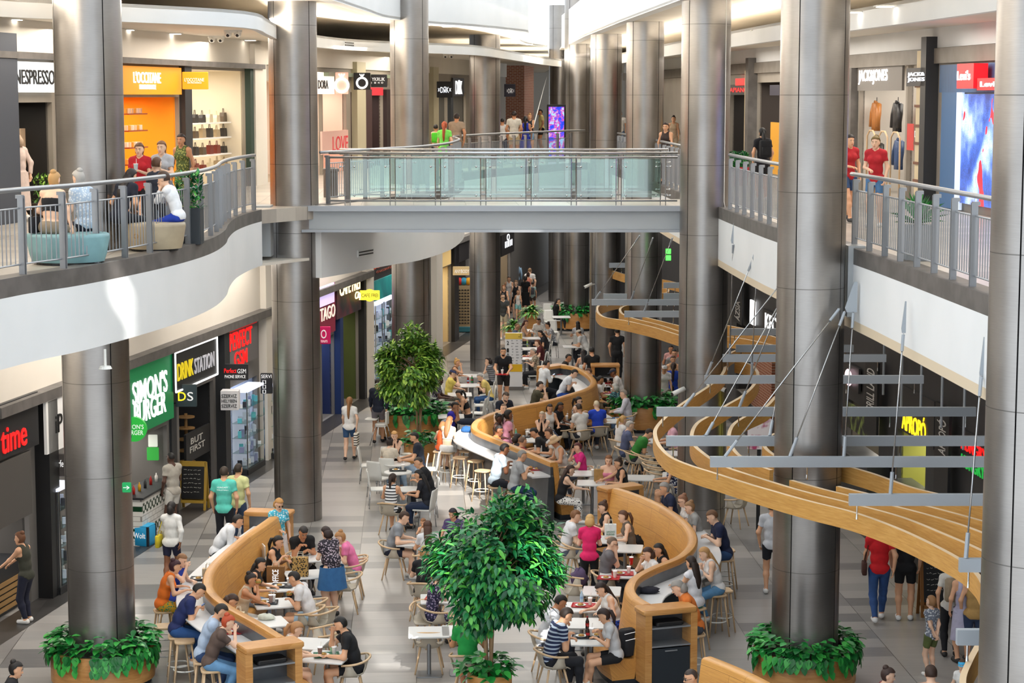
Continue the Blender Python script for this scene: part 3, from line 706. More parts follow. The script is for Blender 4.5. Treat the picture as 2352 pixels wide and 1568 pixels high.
# ================================================================ furniture prototypes
def proto_armchair():
    t = thing('armchair', (0, -50, 0), 'x', 'chair'); b = MB(); secs = []
    for y, z, w, dish in ((.23, .435, .40, .01), (.17, .455, .45, .03), (.0, .44, .47, .05), (-.13, .445, .44, .06), (-.20, .48, .36, .05), (-.235, .56, .26, .03), (-.26, .66, .28, .03), (-.285, .735, .42, .05)):
        top = []; bot = []
        up = max(0, min(1, (z-.46)/.1))
        for k in range(7):
            u = k/3-1; x = u*w/2; dz = dish*u*u
            top.append(Vector((x, y + dz*up, z + dz*(1-up)))); bot.append(Vector((x, y - .018*up + dz*up, z - .018*(1-up) + dz*(1-up))))
        secs.append(top + bot[::-1])
    b.loft(secs); b.build('shell', M['shell'], t, smooth=True)
    for s in (-1, 1):
        MB().loft([[Vector((s*x, y0, z)), Vector((s*x, y1, z)), Vector((s*(x+.016), y1, z)), Vector((s*(x+.016), y0, z))] for x, y0, y1, z in ((.20, -.10, .16, .45), (.235, -.10, .13, .50), (.265, -.05, .10, .58), (.285, -.01, .09, .67))]).build('arm_support', M['shell'], t, smooth=True)
    A = [(-.285, .16, .665), (-.30, .03, .672), (-.295, -.10, .69), (-.245, -.22, .72), (-.13, -.295, .745), (0, -.315, .752), (.13, -.295, .745), (.245, -.22, .72), (.295, -.10, .69), (.30, .03, .672), (.285, .16, .665)]
    MB().tube(catmull(A, 3), .019, 8).build('top_rail', M['beech'], t, smooth=True)
    for sx in (-1, 1):
        for sy in (-1, 1):
            MB().tube([(sx*.15, sy*.13, .44), (sx*.235, sy*.225, 0)], [.021, .013], 8).build('leg', M['beech'], t, smooth=True)
    return t
def proto_stool():
    t = thing('bar_stool', (1, -50, 0), 'x', 'stool')
    MB().rbox((0, 0, .75), (.37, .34, .035), .09).build('seat', M['beech'], t, autosm=40)
    for sx in (-1, 1):
        for sy in (-1, 1):
            MB().tube([(sx*.12, sy*.11, .74), (sx*.205, sy*.19, 0)], [.018, .014], 8).build('leg', M['beech'], t, smooth=True)
    ring = [(math.cos(2*PI*k/20)*.205, math.sin(2*PI*k/20)*.19, .27) for k in range(21)]
    MB().tube(ring, .013, 6).build('foot_ring', M['plastic'], t, smooth=True)
    return t
def proto_white():
    t = thing('cafe_chair', (2, -50, 0), 'x', 'chair')
    MB().rbox((0, .02, .445), (.42, .43, .035), .05).build('seat', M['plastic'], t, autosm=40)
    secs = []
    for z, y, w in ((.44, -.19, .41), (.56, -.205, .42), (.72, -.225, .41), (.86, -.25, .39), (.91, -.26, .36)):
        secs.append([Vector((x*w/2, y + .02*x*x + o, z)) for x, o in [(-1, 0), (-.5, 0), (0, 0), (.5, 0), (1, 0), (1, -.022), (.5, -.022), (0, -.022), (-.5, -.022), (-1, -.022)]])
    MB().loft(secs).build('backrest', M['plastic'], t, smooth=True)
    for sx in (-1, 1):
        for sy in (-1, 1):
            MB().tube([(sx*.18, sy*.18, .43), (sx*.205, sy*.215, 0)], .012, 6).build('leg', M['chrome'], t, smooth=True)
    return t
def proto_table(w=.7, d=.7, rnd=False):
    t = thing('cafe_table' if not rnd else 'round_table', (3, -50, 0), 'x', 'table'); b = MB()
    if rnd: b.lathe([(0, .72), (w/2-.01, .72), (w/2, .733), (w/2-.005, .75), (0, .75)], seg=36)
    else: b.rbox((0, 0, .735), (w, d, .03), .03)
    b.build('tabletop', M['top'], t, autosm=40)
    MB().cyl((0, 0, .012), .038, .71, 14).build('pole', M['pole'], t, autosm=40)
    MB().rbox((0, 0, .008), (.44, .40, .016), .04).build('base_plate', M['pole'], t)
    return t
ARM, STOOL, WCH = proto_armchair(), proto_stool(), proto_white()
TB = {'s': proto_table(), 'w': proto_table(.74, .74), 'l': proto_table(1.15, .7), 'r': proto_table(.68, .68, True)}
PROTO = [ARM, STOOL, WCH] + list(TB.values())
def place(pr, loc, rz, label, group): return copy_tree(pr, loc, rz, label, group)
ang = lambda deg: -R(deg)      # facing: 0 away from the camera, 90 to the right, 180 to the camera
# ---------------------------------------------------------------- tables (pixel of the top centre, kind, turn, label)
TABLES = [(752, 1507, 's', 15, 'white table with green paper boxes between black shirt and braid'),
 (700, 1476, 's', 15, 'small white table behind the bearded man in black'), (612, 1428, 's', -18, 'empty white table with a crumpled white bag on it'),
 (628, 1384, 's', -12, 'white table of the burger eater opposite the beige tank top'), (655, 1346, 's', -12, 'white table with a black tray in front of the long haired woman'),
 (698, 1318, 's', -12, 'white table carrying a patterned paper bag beside the denim skirt'), (712, 1280, 's', -12, 'white table in front of the man with dark glasses on his forehead'),
 (952, 1244, 's', 5, 'white table between the man in a grey tee and the long haired girl'), (1010, 1374, 's', 0, 'white table half hidden by the big ficus crown'),
 (985, 1450, 's', 0, 'empty white table with two armchairs beside the green tee'), (1062, 1447, 's', 0, 'white table in front of the green tee under the ficus'),
 (1358, 1468, 's', 3, 'white table with two cola bottles and dark trays'), (1348, 1430, 's', 3, 'white table behind the striped polo shirt'),
 (1336, 1393, 's', 3, 'white table with a water bottle and a small red tray'), (1382, 1356, 's', 8, 'empty white table in front of the curved bench beside a backpack'),
 (1420, 1316, 's', 8, 'white table covered with red trays and a striped box'), (1436, 1258, 's', 10, 'empty white table behind the man with glasses'),
 (1402, 1238, 's', 10, 'white table with a white paper bag beside the pink vest'), (1360, 1108, 's', 5, 'white table with a brown paper bag in front of zebra print trousers'),
 (1340, 1086, 's', 5, 'white table in front of the woman in fuchsia'), (1205, 1010, 's', -8, 'white table with black plates below the bald father'),
 (1238, 988, 's', -8, 'white table with trays in front of the woman resting her chin'), (1303, 970, 's', -10, 'white table with an orange drink beside a black backpack'),
 (1372, 955, 's', -10, 'white table in front of the bright blue shirt'), (1268, 1040, 's', -8, 'white table in front of the straw hat'),
 (1395, 966, 's', 5, 'empty white table corner beside the oak planter'), (1520, 1012, 's', 5, 'white table behind the wooden ribbon beside the pink tee'),
 (1548, 1040, 's', 5, 'white table below the hanging ribbon tip'), (1392, 884, 's', 0, 'white table with red trays next to the teal floral blouse'),
 (1392, 906, 's', 0, 'white table covered by red trays in front of the grey bob'), (1080, 884, 'w', 0, 'white cafe table with bottles between the two yellow shirts'),
 (1085, 862, 'w', 0, 'white cafe table in front of the striped tee'), (1056, 905, 'w', 0, 'empty white cafe table beside the ponytail woman'),
 (1030, 938, 'w', 0, 'white cafe table with an orange parcel behind the bright ficus'), (1036, 955, 'w', 0, 'white cafe table end behind the man in violet'),
 (1222, 758, 'w', 0, 'far white table with dishes in front of the white sweater'), (1218, 776, 'w', 0, 'far white table beside the burgundy top'),
 (1214, 800, 'w', 0, 'far white table with a green bottle'), (1205, 822, 'w', 0, 'far white table with a red tray beside the patterned blouse'),
 (1289, 727, 'w', 0, 'far white table in front of the woman in black by the column'), (1282, 862, 'w', 0, 'dark counter side table behind the oak wave'),
 (1318, 852, 's', 0, 'white table in front of the standing couple in black'), (1315, 795, 's', 0, 'far white table beside the oak planter'),
 (912, 1064, 'r', 0, 'round white table top behind the striped girl'), (914, 1083, 'r', 0, 'round white table with a black plate in front of the fade haircut'),
 (928, 1046, 'r', 0, 'round table covered with food paper beside the blonde in brown'), (940, 1122, 'r', 0, 'round table of the girl in stripes'),
 (1470, 1096, 's', 8, 'white table hidden among the row of armchairs'), (1555, 1090, 's', 8, 'white table end beside the spotted navy dress')]
for x, y, k, a_, lab in TABLES:
    q = at_z(x, y, .75); place(TB[k], (q.x, q.y, 0), ang(a_)+R(2.75), lab, 'food court tables')
# ---------------------------------------------------------------- empty seats (pixel of the seat centre, facing)
ARMS = [(794, 1352, 265, 'empty beige armchair facing the denim skirt'), (808, 1312, 262, 'empty beige armchair behind the first one by the denim skirt'),
 (712, 1412, 285, 'empty beige armchair behind the man with the burger'), (736, 1432, 290, 'empty beige armchair nearest the bearded man in black'),
 (742, 1480, 250, 'empty beige armchair turned beside the bearded man in black'), (980, 1424, 180, 'empty armchair facing the camera behind the empty table'), (986, 1482, 0, 'empty armchair with its back to the camera in front of the empty table'),
 (1320, 1362, 95, 'empty armchair beside the purple backpack'), (1378, 1322, 100, 'empty armchair in front of the red trays'), (1326, 1278, 80, 'empty armchair behind the pink vest'),
 (1318, 1262, 80, 'empty armchair half hidden by the ficus crown'), (1296, 1003, 262, 'empty armchair holding a black bag beside the straw hat'), (1392, 988, 10, 'empty armchair behind the bright blue shirt'),
 (1478, 1062, 85, 'first empty armchair of the row facing the ribbon tip'), (1496, 1076, 85, 'second empty armchair of the row facing the ribbon tip'), (1505, 1090, 85, 'third empty armchair of the row facing the ribbon tip'),
 (1510, 1105, 85, 'fourth empty armchair of the row facing the ribbon tip'), (1690, 1165, 300, 'empty armchair beside the patterned towel near the big column'), (1440, 985, 80, 'empty armchair behind the grey blue tee')]
for x, y, f, lab in ARMS:
    q = at_z(x, y, .45); place(ARM, (q.x, q.y, 0), ang(f), lab, 'beige armchairs')
STOOLS = [(378, 1437, 80, 'empty wooden bar stool behind the man in navy'), (424, 1470, 80, 'empty wooden bar stool nearest the leafy planter'),
 (1058, 1050, 20, 'empty bar stool beside the white skirt'), (1093, 1058, 30, 'empty bar stool second from the white skirt'), (1109, 1080, 30, 'empty bar stool with a sunlit seat behind the pale blue tee'),
 (1660, 1354, 260, 'empty bar stool behind the blonde in jeans'), (1072, 1035, 20, 'empty bar stool by the sunlit counter'), (1668, 1262, 265, 'empty bar stool beside the man with earbuds')]
for x, y, f, lab in STOOLS:
    q = at_z(x, y, .76); place(STOOL, (q.x, q.y, 0), ang(f), lab, 'wooden bar stools')
WH = [(846, 1068, 90, 'white chair turned to the round tables, furthest out on the aisle'), (870, 1098, 30, 'white chair with its back to the aisle'), (868, 1122, 85, 'white chair facing the striped girl'),
 (893, 1062, 0, 'white chair with its back to the camera at the round tables'), (988, 1076, 275, 'white chair beside the fade haircut'),
 (1098, 948, 280, 'white chair behind the ponytail woman'), (1106, 930, 275, 'white chair holding a dark jacket'), (1118, 908, 275, 'white chair behind the grey haired woman in yellow'), (1124, 884, 275, 'white chair behind the striped tee'),
 (1262, 738, 170, 'white chair with a tall back by the far column'), (1270, 762, 170, 'white chair in front of the far oak planter'), (1258, 722, 180, 'white chair behind the far white tables'), (1248, 820, 275, 'white chair with an orange towel over it'),
 (1238, 838, 275, 'white chair behind the patterned blouse'), (1252, 795, 275, 'white chair behind the burgundy top')]
for x, y, f, lab in WH:
    q = at_z(x, y, .45); place(WCH, (q.x, q.y, 0), ang(f), lab, 'white cafe chairs')
# high chair for babies
q = at_z(876, 1020, 0); t = thing('high_chair', (q.x, q.y, 0), 'white baby high chair beside the big oak planter', 'high chair', rz=ang(280))
MB().rbox((0, 0, .56), (.34, .32, .1), .08).build('seat', M['plastic'], t, autosm=40); MB().rbox((0, -.17, .76), (.32, .05, .36), .02).build('backrest', M['plastic'], t, autosm=40); MB().rbox((0, .27, .72), (.46, .34, .03), .08).build('tray', M['plastic'], t, autosm=40)
for sx in (-1, 1):
    for sy in (-1, 1): MB().tube([(sx*.15, sy*.13, .55), (sx*.27, sy*.27, 0)], .014, 6).build('leg', M['chrome'], t, smooth=True)
# ================================================================ plants
def leaf(b, p, d, up, L, w, droop=.25, fold=.15, mi=0):
    d = d.normalized(); s = d.cross(up); s = s.normalized() if s.length > 1e-4 else Vector((1, 0, 0)); u = s.cross(d)
    q = lambda f, g, h: p + d*L*f + s*w*g + u*(L*h - L*droop*f*f)
    b.add([p, q(.5, 0, .0), q(1, 0, 0), q(.16, .34, fold*.35), q(.42, .5, fold*.4), q(.76, .3, fold*.25), q(.16, -.34, fold*.35), q(.42, -.5, fold*.4), q(.76, -.3, fold*.25)],
          [(0, 3, 1), (3, 4, 1), (4, 5, 1), (5, 2, 1), (0, 1, 6), (6, 1, 7), (7, 1, 8), (8, 1, 2)], mi)
def pothos(rnd, rc, n, zb, col_r, L=.17, hang=True):
    b = MB()
    for i in range(n):
        a = rnd.uniform(0, 2*PI); r = rnd.uniform(col_r+.08, rc+.1); h = rnd.uniform(.02, .42)*(1 - .35*((r-col_r)/(rc-col_r)))
        p = Vector((r*math.cos(a), r*math.sin(a), zb+h)); ra = a + rnd.uniform(-1.2, 1.2)
        d = Vector((math.cos(ra), math.sin(ra), rnd.uniform(-.5, .55))); leaf(b, p, d, Vector((rnd.uniform(-.3, .3), rnd.uniform(-.3, .3), 1)), L*rnd.uniform(.7, 1.3), L*rnd.uniform(.55, .85))
        if hang and r > rc-.05 and rnd.random() < .3:
            for k in range(rnd.choice((1, 2, 2, 3))): leaf(b, Vector(((rc+.13)*math.cos(a), (rc+.13)*math.sin(a), zb - .1*k + .06)), Vector((math.cos(a)*.5 + rnd.uniform(-.3, .3), math.sin(a)*.5, -1)), Vector((math.cos(a), math.sin(a), .3)), L, L*.7)
    return b
def planter(x, y, r, h, col_r, label, seed, n=420, L=.17, flat=1.0):
    t = thing('planter', (x, y, 0), label, 'planter', 'round oak planters at the columns'); rnd = random.Random(seed)
    MB().lathe([(r-.05, .10), (r, .10), (r, h-.04), (r-.02, h), (r-.07, h), (r-.07, h-.05)], seg=48).build('tub', M['wood'], t, autosm=40)
    MB().lathe([(r-.07, h-.05), (r-.075, h+.012), (r-.115, h+.012), (r-.12, h-.06)], seg=48).build('rim', M['char'], t, autosm=40)
    MB().lathe([(r-.12, 0), (r-.06, 0), (r-.06, .11)], seg=48).build('plinth', M['plinth'], t)
    MB().lathe([(col_r, h-.06), (r-.11, h-.06)], seg=48).build('soil', M['soil'], t)
    pothos(rnd, r-.08, n, h-.02, col_r, L).build('foliage', M['leaf_pothos'], t, smooth=True)
    return t
planter(-6.88, 33.6, .86, .62, .56, 'round oak planter of glossy green leaves around the column by the burger shop', 1, 480)
planter(4.90, 33.5, .86, .62, .565, 'round oak planter of glossy green leaves around the column under the ribbons', 2, 480)
planter(3.86, 60.0, .95, .75, .56, 'oak planter of green leaves around the column behind the man in grey blue', 3, 420, .2)
planter(-2.90, 58.5, .95, .75, .56, 'oak planter of leaves around the column behind the bright ficus', 4, 420, .2)
planter(2.71, 86.0, .95, .75, .55, 'far oak planter of leaves beside the white chairs', 5, 300, .22)
def ficus(x, y, trunk_h, zc, rx, rz, label, m, seed, n, L, tub=None, ox=0.0):
    t = thing('ficus_tree', (x, y, 0), label, 'tree', 'potted ficus trees'); rnd = random.Random(seed)
    b = MB(); tops = []
    for k in range(3):
        a = 2*PI*k/3 + .4; r0 = .035
        b.tube([(r0*math.cos(a), r0*math.sin(a), .3), (.05*math.cos(a+.6), .05*math.sin(a+.6), trunk_h*.6), (.07*math.cos(a+1), .07*math.sin(a+1), trunk_h), (.3*math.cos(a+1.2), .3*math.sin(a+1.2), zc)], [.035, .032, .03, .014], 8)
    b.build('trunk', M['bark'], t, smooth=True)
    br = MB(); lf = MB(); cl = []
    for i in range(34):
        th = rnd.uniform(0, 2*PI); ph = math.acos(rnd.uniform(-.95, 1)); rr = rnd.uniform(.55, .95)
        cl.append(Vector((rx*rr*math.sin(ph)*math.cos(th), rx*rr*math.sin(ph)*math.sin(th), zc + rz*rr*math.cos(ph))))
    for c in cl: c.x += ox
    for c in cl:
        br.tube([Vector((rnd.uniform(-.06, .06), rnd.uniform(-.06, .06), max(trunk_h*.9, min(zc, c.z-.4)))), c*.55 + Vector((0, 0, zc*.45 + .03)), c], [.016, .010, .004], 5)
    br.build('branches', M['bark'], t, smooth=True)
    per = n//len(cl)
    for c in cl:
        rad = rnd.uniform(.30, .46)*rx
        for j in range(per):
            v = Vector((rnd.gauss(0, 1), rnd.gauss(0, 1), rnd.gauss(0, .8))).normalized()*rad*rnd.uniform(.25, 1.0)**.6
            p = c + v; out = Vector((p.x-ox, p.y, (p.z-zc)*.6)); out = out.normalized() if out.length > .01 else Vector((1, 0, 0))
            d = out*.7 + Vector((rnd.uniform(-.7, .7), rnd.uniform(-.7, .7), rnd.uniform(-1.0, .25)))
            leaf(lf, p, d, Vector((out.x*.5 + rnd.uniform(-.3, .3), out.y*.5 + rnd.uniform(-.3, .3), 1)), L*rnd.uniform(.7, 1.25), L*rnd.uniform(.38, .5), .2)
    lf.build('foliage', m, t, smooth=True)
    if tub:
        r, h = tub
        MB().lathe([(r-.05, 0), (r, .0), (r, h-.03), (r-.02, h), (r-.06, h), (r-.06, h-.08), (0, h-.08)], seg=40).build('tub', M['wood'], t, autosm=40)
        pothos(rnd, r, 170, h-.04, .02, .17, False).build('underplanting', M['leaf_pothos'], t, smooth=True)
    return t
ficus(-.36, 32.0, 1.45, 2.38, 1.0, .90, 'tall deep green ficus tree with twin pale trunks in the foreground', M['leaf_near'], 11, 8200, .165, (.36, .62), .2)
ficus(-2.50, 54.6, 1.5, 2.5, .78, 1.0, 'bright yellow green ficus tree in front of the steel column', M['leaf_far'], 12, 6600, .16, (.42, .5), -.34)
def dracaena(px, py, h, label, seed):
    q = at_z(px, py, h); t = thing('potted_dracaena', (q.x, q.y, 0), label, 'plant', 'square oak planters with arching leaves'); rnd = random.Random(seed)
    MB().rbox((0, 0, h/2), (.52, .52, h), .02).build('tub', M['wood'], t); b = MB()
    for i in range(120):
        a = rnd.uniform(0, 2*PI); el = rnd.uniform(.1, 1.3); L = rnd.uniform(.45, .75); d = Vector((math.cos(a)*math.cos(el), math.sin(a)*math.cos(el), math.sin(el))); s = d.cross(UPV).normalized()*.055
        p0 = Vector((0, 0, h)); pts = [p0 + d*L*f + Vector((0, 0, -L*.55*f*f)) for f in (0, .35, .7, 1)]
        b.add([pts[0]-s*.3, pts[0]+s*.3, pts[1]-s, pts[1]+s, pts[2]-s*.8, pts[2]+s*.8, pts[3]], [(0, 1, 3, 2), (2, 3, 5, 4), (4, 5, 6)])
    b.build('foliage', M['leaf_palm'], t, smooth=True); return t
dracaena(1220, 716, 1.15, 'arching green plant in a tall square oak planter', 21)
dracaena(1180, 750, .75, 'arching green plant in a lower square oak planter behind the totem', 22)
# ================================================================ suspended ribbons, hanger beams and cables
ZT = 3.70
def ribbon(px, label, h=.28, th=.07, per=5, z=ZT):
    P = catmull([at_z(x, y, z) for x, y in px], per); b = MB(); n = len(P); m = P[n//2]
    for i in range(n):
        t = (P[min(i+1, n-1)]-P[max(i-1, 0)]).normalized(); o = Vector((-t.y, t.x, 0))*th/2
        b.v += [tuple(P[i]+o), tuple(P[i]-o), tuple(P[i]-o-Vector((0, 0, h))), tuple(P[i]+o-Vector((0, 0, h)))]
    for i in range(n-1):
        for k in range(4): b.f.append((i*4+k, i*4+(k+1) % 4, i*4+4+(k+1) % 4, i*4+4+k)); b.mi.append(1 if k in (0,) else 0)
    b.f += [(3, 2, 1, 0), (n*4-4, n*4-3, n*4-2, n*4-1)]; b.mi += [0, 0]
    o = b.build('wooden_ribbon', [M['woodr'], M['wood_edge']], origin=(m.x, m.y, z-h), autosm=40)
    tag(o, label, 'ceiling ribbon', 'suspended wooden ribbons', 'thing')
ribbon([(1795, 808), (1740, 801), (1692, 804), (1669, 818), (1667, 835), (1660, 857), (1635, 881), (1598, 906), (1562, 930), (1525, 961), (1507, 983), (1505, 1000), (1515, 1024), (1541, 1049), (1582, 1067), (1639, 1085), (1725, 1112), (1847, 1147), (1958, 1175), (2051, 1208), (2133, 1245), (2207, 1285), (2241, 1314), (2258, 1340), (2272, 1390), (2268, 1440), (2248, 1478), (2228, 1515), (2212, 1555), (2214, 1600)], 'longest wooden ribbon, outermost loop over the food court')
ribbon([(1690, 828), (1722, 836), (1740, 855), (1735, 878), (1709, 906), (1672, 928), (1635, 951), (1602, 971), (1589, 996), (1594, 1020), (1615, 1040), (1643, 1059), (1676, 1075), (1766, 1104), (1847, 1128), (1962, 1157), (2072, 1187), (2174, 1228), (2260, 1266), (2330, 1310)], 'second wooden ribbon nested inside the outermost loop')
ribbon([(1800, 900), (1782, 910), (1758, 934), (1713, 955), (1684, 975), (1674, 1000), (1680, 1024), (1700, 1047), (1733, 1065), (1772, 1079)], 'third wooden ribbon with a cut end left of the wide column')
ribbon([(1830, 985), (1790, 992), (1762, 1004), (1755, 1020), (1764, 1034), (1790, 1052)], 'small curved wooden ribbon tucked behind the wide column')
ribbon([(1817, 1102), (1888, 1122), (1970, 1142), (2092, 1171), (2194, 1200), (2260, 1224), (2330, 1255)], 'wooden ribbon starting with a cut end in front of the wide column')
ribbon([(1924, 1116), (2011, 1137), (2110, 1157), (2200, 1180), (2300, 1208)], 'short wooden ribbon just behind the cut end ribbon')
ribbon([(1937, 1067), (2011, 1089), (2092, 1118), (2174, 1138), (2262, 1160), (2330, 1180)], 'wooden ribbon in front of the yellow tiled counter')
ribbon([(1660, 745), (1698, 752), (1740, 762), (1795, 778)], 'far wooden ribbon piece between the two columns, upper one')
ribbon([(1660, 772), (1698, 776), (1740, 784), (1795, 796)], 'far wooden ribbon piece between the two columns, lower one')
ribbon([(1428, 686), (1399, 692), (1376, 701), (1371, 710), (1377, 721), (1393, 729), (1437, 736), (1501, 751), (1562, 770), (1600, 782)], 'far wooden ribbon loop with its tip beside the slim security camera')
ribbon([(1445, 700), (1430, 704), (1424, 711), (1431, 721), (1457, 731), (1516, 746), (1562, 761), (1600, 772)], 'far wooden ribbon nested inside the far loop')
ribbon([(1478, 727), (1522, 738), (1562, 748), (1600, 757)], 'short far wooden ribbon inside the far loop')
ribbon([(1396, 617), (1437, 630), (1480, 637), (1525, 642), (1562, 651), (1600, 660)], 'highest far wooden ribbon under the bridge')
ribbon([(1520, 662), (1534, 664), (1532, 671), (1515, 673)], 'tiny far wooden ribbon tip under the bridge')
BZ = 3.97
def hbeam(x0, x1, py, label, z=BZ):
    a, c = at_z(x0, py, z), at_z(x1, py, z); o = MB().box(((a.x+c.x)/2, a.y, z), (c.x-a.x, .09, .17)).build('hanger_beam', M['hang'], origin=((a.x+c.x)/2, a.y, z-.085))
    b = MB()
    n = max(2, int((c.x-a.x)/1.0))
    for k in range(n):
        x = a.x + .12 + (c.x-a.x-.3)*k/max(1, n-1); MB().tube([(x, a.y, z-.085), (x, a.y, ZT+.06), (x, a.y, ZT-.02)], [.012, .012, .02], 6).build('drop_rod', M['chrome'], o, False).location = (-o.location.x, -o.location.y, -o.location.z)
    tag(o, label, 'beam', 'hanger beams of the wooden ribbons', 'thing'); return a.y
BM = {}
for k, (x0, x1, py, lab) in enumerate(((1508, 2241, 945, 'grey hanger beam that starts above the leafy planter'), (1530, 2265, 1012, 'grey hanger beam passing just behind the wide column'), (1631, 2290, 1060, 'grey hanger beam crossing in front of the wide column'),
        (1950, 2300, 1147, 'grey hanger beam above the red shirt'), (2203, 2330, 1297, 'short grey hanger beam beside the edge column'), (2197, 2330, 1462, 'lowest grey hanger beam above the small boy'),
        (1618, 2121, 871, 'grey hanger beam in front of the lower security camera'), (1660, 2035, 822, 'grey hanger beam above the drinks poster'), (1690, 1960, 800, 'dark grey hanger beam second from the fascia'), (1676, 1900, 762, 'dark grey hanger beam under the chicken sign'),
        (1359, 1562, 694, 'far hanger beam at the tip of the far loop'), (1434, 1562, 721, 'far hanger beam crossing the far column'), (1386, 1440, 681, 'short far hanger beam behind the column'), (1399, 1440, 609, 'highest far hanger beam'), (1524, 1564, 655, 'tiny far hanger beam under the bridge'), (1524, 1564, 680, 'tiny far hanger beam below the other tiny one'))):
    BM[k] = (hbeam(x0, x1, py, lab), py)
FE = Wall(5.96, 25.4, -.068, 1)
def cable(p, q, lab):
    d = (q-p); o = MB().tube([p, q], .012, 6).build('steel_cable', M['rail_lit'], origin=tuple(q), smooth=True)
    e = MB(); e.tube([q - d.normalized()*.32, q], .028, 8); e.build('turnbuckle', M['hang'], o, False).location = -q
    e = MB(); e.tube([p + d.normalized()*.02, p + d.normalized()*.26], .024, 8); e.build('end_fitting', M['hang'], o, False).location = -q
    tag(o, lab, 'cable', 'steel cables of the wooden ribbons', 'thing')
CABL = {1729: 'steel cable to the free beam end above the lower security camera', 1739: 'steel cable next to the small bracket by the bridge end', 1929: 'longest slanting steel cable crossing the wide column', 1941: 'steel cable ending on the beam in front of the wide column', 1960: 'steep steel cable just beside the wide column', 2075: 'steel cable hanging from the middle slim bracket', 2254: 'steel cable hanging beside the edge column', 1808: 'steel cable to the free end of the beam above the leafy planter', 1816: 'second steel cable to the beam above the leafy planter', 1822: 'steel cable to the beam just behind the wide column', 1830: 'shorter steel cable to the beam just behind the wide column', 1684: 'upright steel cable against the bridge-end column'}
CAB = [(1729, 596, 1623, 6), (1739, 598, 1726, 6), (1929, 707, 1665, 2), (1941, 713, 1814, 2), (1960, 716, 1938, 2), (2075, 765, 2045, 3), (2254, 862, 2218, 4), (1808, 632, 1571, 0), (1816, 636, 1698, 0), (1822, 640, 1621, 1), (1830, 645, 1768, 1), (1684, 560, 1676, 7)]
for sx, sy, ex, k in CAB:
    y = BM[k][0]; q = Vector(at_y(ex, BM[k][1], y)); q.z = BZ + .085; q.x = at_z(ex, BM[k][1], BZ).x
    cable(at_y(sx, sy, 32.8) if 1925 < sx < 1965 else FE.hit(sx, sy, .06), q, CABL[sx])
for sx, sy, ex, k in ((1470, 540, 1367, 10), (1500, 545, 1450, 10), (1545, 545, 1480, 11)):
    y = BM[k][0]; q = at_z(ex, BM[k][1], BZ); q.z += .085; cable(at_y(sx, sy, y-1.5), q, 'far slanting steel cable under the bridge')
for x, y, w, hh, n in ((1738, 574, 20, 52, 2), (1955, 682, 28, 72, 3), (2076, 728, 10, 75, 1), (2256, 822, 11, 100, 1), (1684, 530, 10, 60, 1)):
    c = FE.hit(x, y, .03); s = c.y/F*1.0
    b = MB(); W2, H2 = w*s, hh*s*.98; pl = [(W2*.2, H2/2), (W2*.5, H2/2), (W2*.5, -H2/2), (-W2*.35, -H2/2), (-W2*.5, -H2*.36)]
    c = at_y(x, y, 32.84) if x == 1955 else c; f = [c + Vector((u, -.015, v)) for u, v in pl]; g = [v + Vector((0, .03, 0)) for v in f]; m_ = len(pl)
    b.add(f+g, [tuple(range(m_))[::-1], tuple(range(m_, 2*m_))] + [(i, (i+1) % m_, m_+(i+1) % m_, m_+i) for i in range(m_)])
    tag(b.build('cable_bracket', M['hang'], origin=tuple(c)), {1738: 'grey cable bracket on the fascia by the bridge end', 1955: 'large grey cable bracket beside the wide column', 2076: 'slim grey cable bracket in the middle of the fascia', 2256: 'slim grey cable bracket beside the edge column', 1684: 'small grey cable bracket against the bridge-end column'}[x], 'bracket', 'cable brackets on the white fascia', 'thing')
# ================================================================ people
SKIN = {'1': 'e9bfa2', '2': 'dca884', '3': 'c48a64', '4': '8a5a3e', '5': '54372a'}
def cloth(spec):
    """'rrggbb' plain, 'a#b' speckled print, 'a=b' stripes"""
    k = ('cloth', spec)
    if k in MC: return MC[k]
    if '#' in spec or '=' in spec:
        ch = '#' if '#' in spec else '='; a, c = spec.split(ch)
        t = NT('printed_fabric', .85)
        if ch == '#':
            v = t.n('ShaderNodeTexVoronoi'); t.l(t.coords('Object'), v.inputs['Vector']); v.inputs['Scale'].default_value = 26
            f = v.outputs['Distance']; t.color(t.ramp(f, [(.34, c), (.42, a)]))
        else:
            s = t.n('ShaderNodeSeparateXYZ'); t.l(t.coords('Object'), s.inputs[0]); f = t.math('FRACT', t.math('MULTIPLY', s.outputs[2], 15))
            t.color(t.ramp(f, [(.55, a), (.6, c)], 'CONSTANT'))
        m = t.m
    else:
        t = NT('fabric', .85); n = t.noise(t.coords('Object'), 11, 3)
        r_, g_, b_ = [int(spec[i:i+2], 16) for i in (0, 2, 4)]; d = '%02x%02x%02x' % (int(r_*.94), int(g_*.94), int(b_*.94))
        t.color(t.ramp(n, [(.35, d), (.6, spec)])); t.bump(n, .25, .02); m = t.m
    MC[k] = m
    return m
def ax_frame(y, up=(0, 0, 1)):
    y = np.array(y, float); y /= np.linalg.norm(y); x = np.cross(y, up); n = np.linalg.norm(x)
    x = x/n if n > 1e-5 else np.array([1., 0, 0]); return np.array([x, y, np.cross(x, y)])
def rotx(a): c, s = math.cos(a), math.sin(a); return np.array([[1, 0, 0], [0, c, -s], [0, s, c]])
def rotz(a): c, s = math.cos(a), math.sin(a); return np.array([[c, -s, 0], [s, c, 0], [0, 0, 1]])
V3 = lambda *a: np.array(a, float)
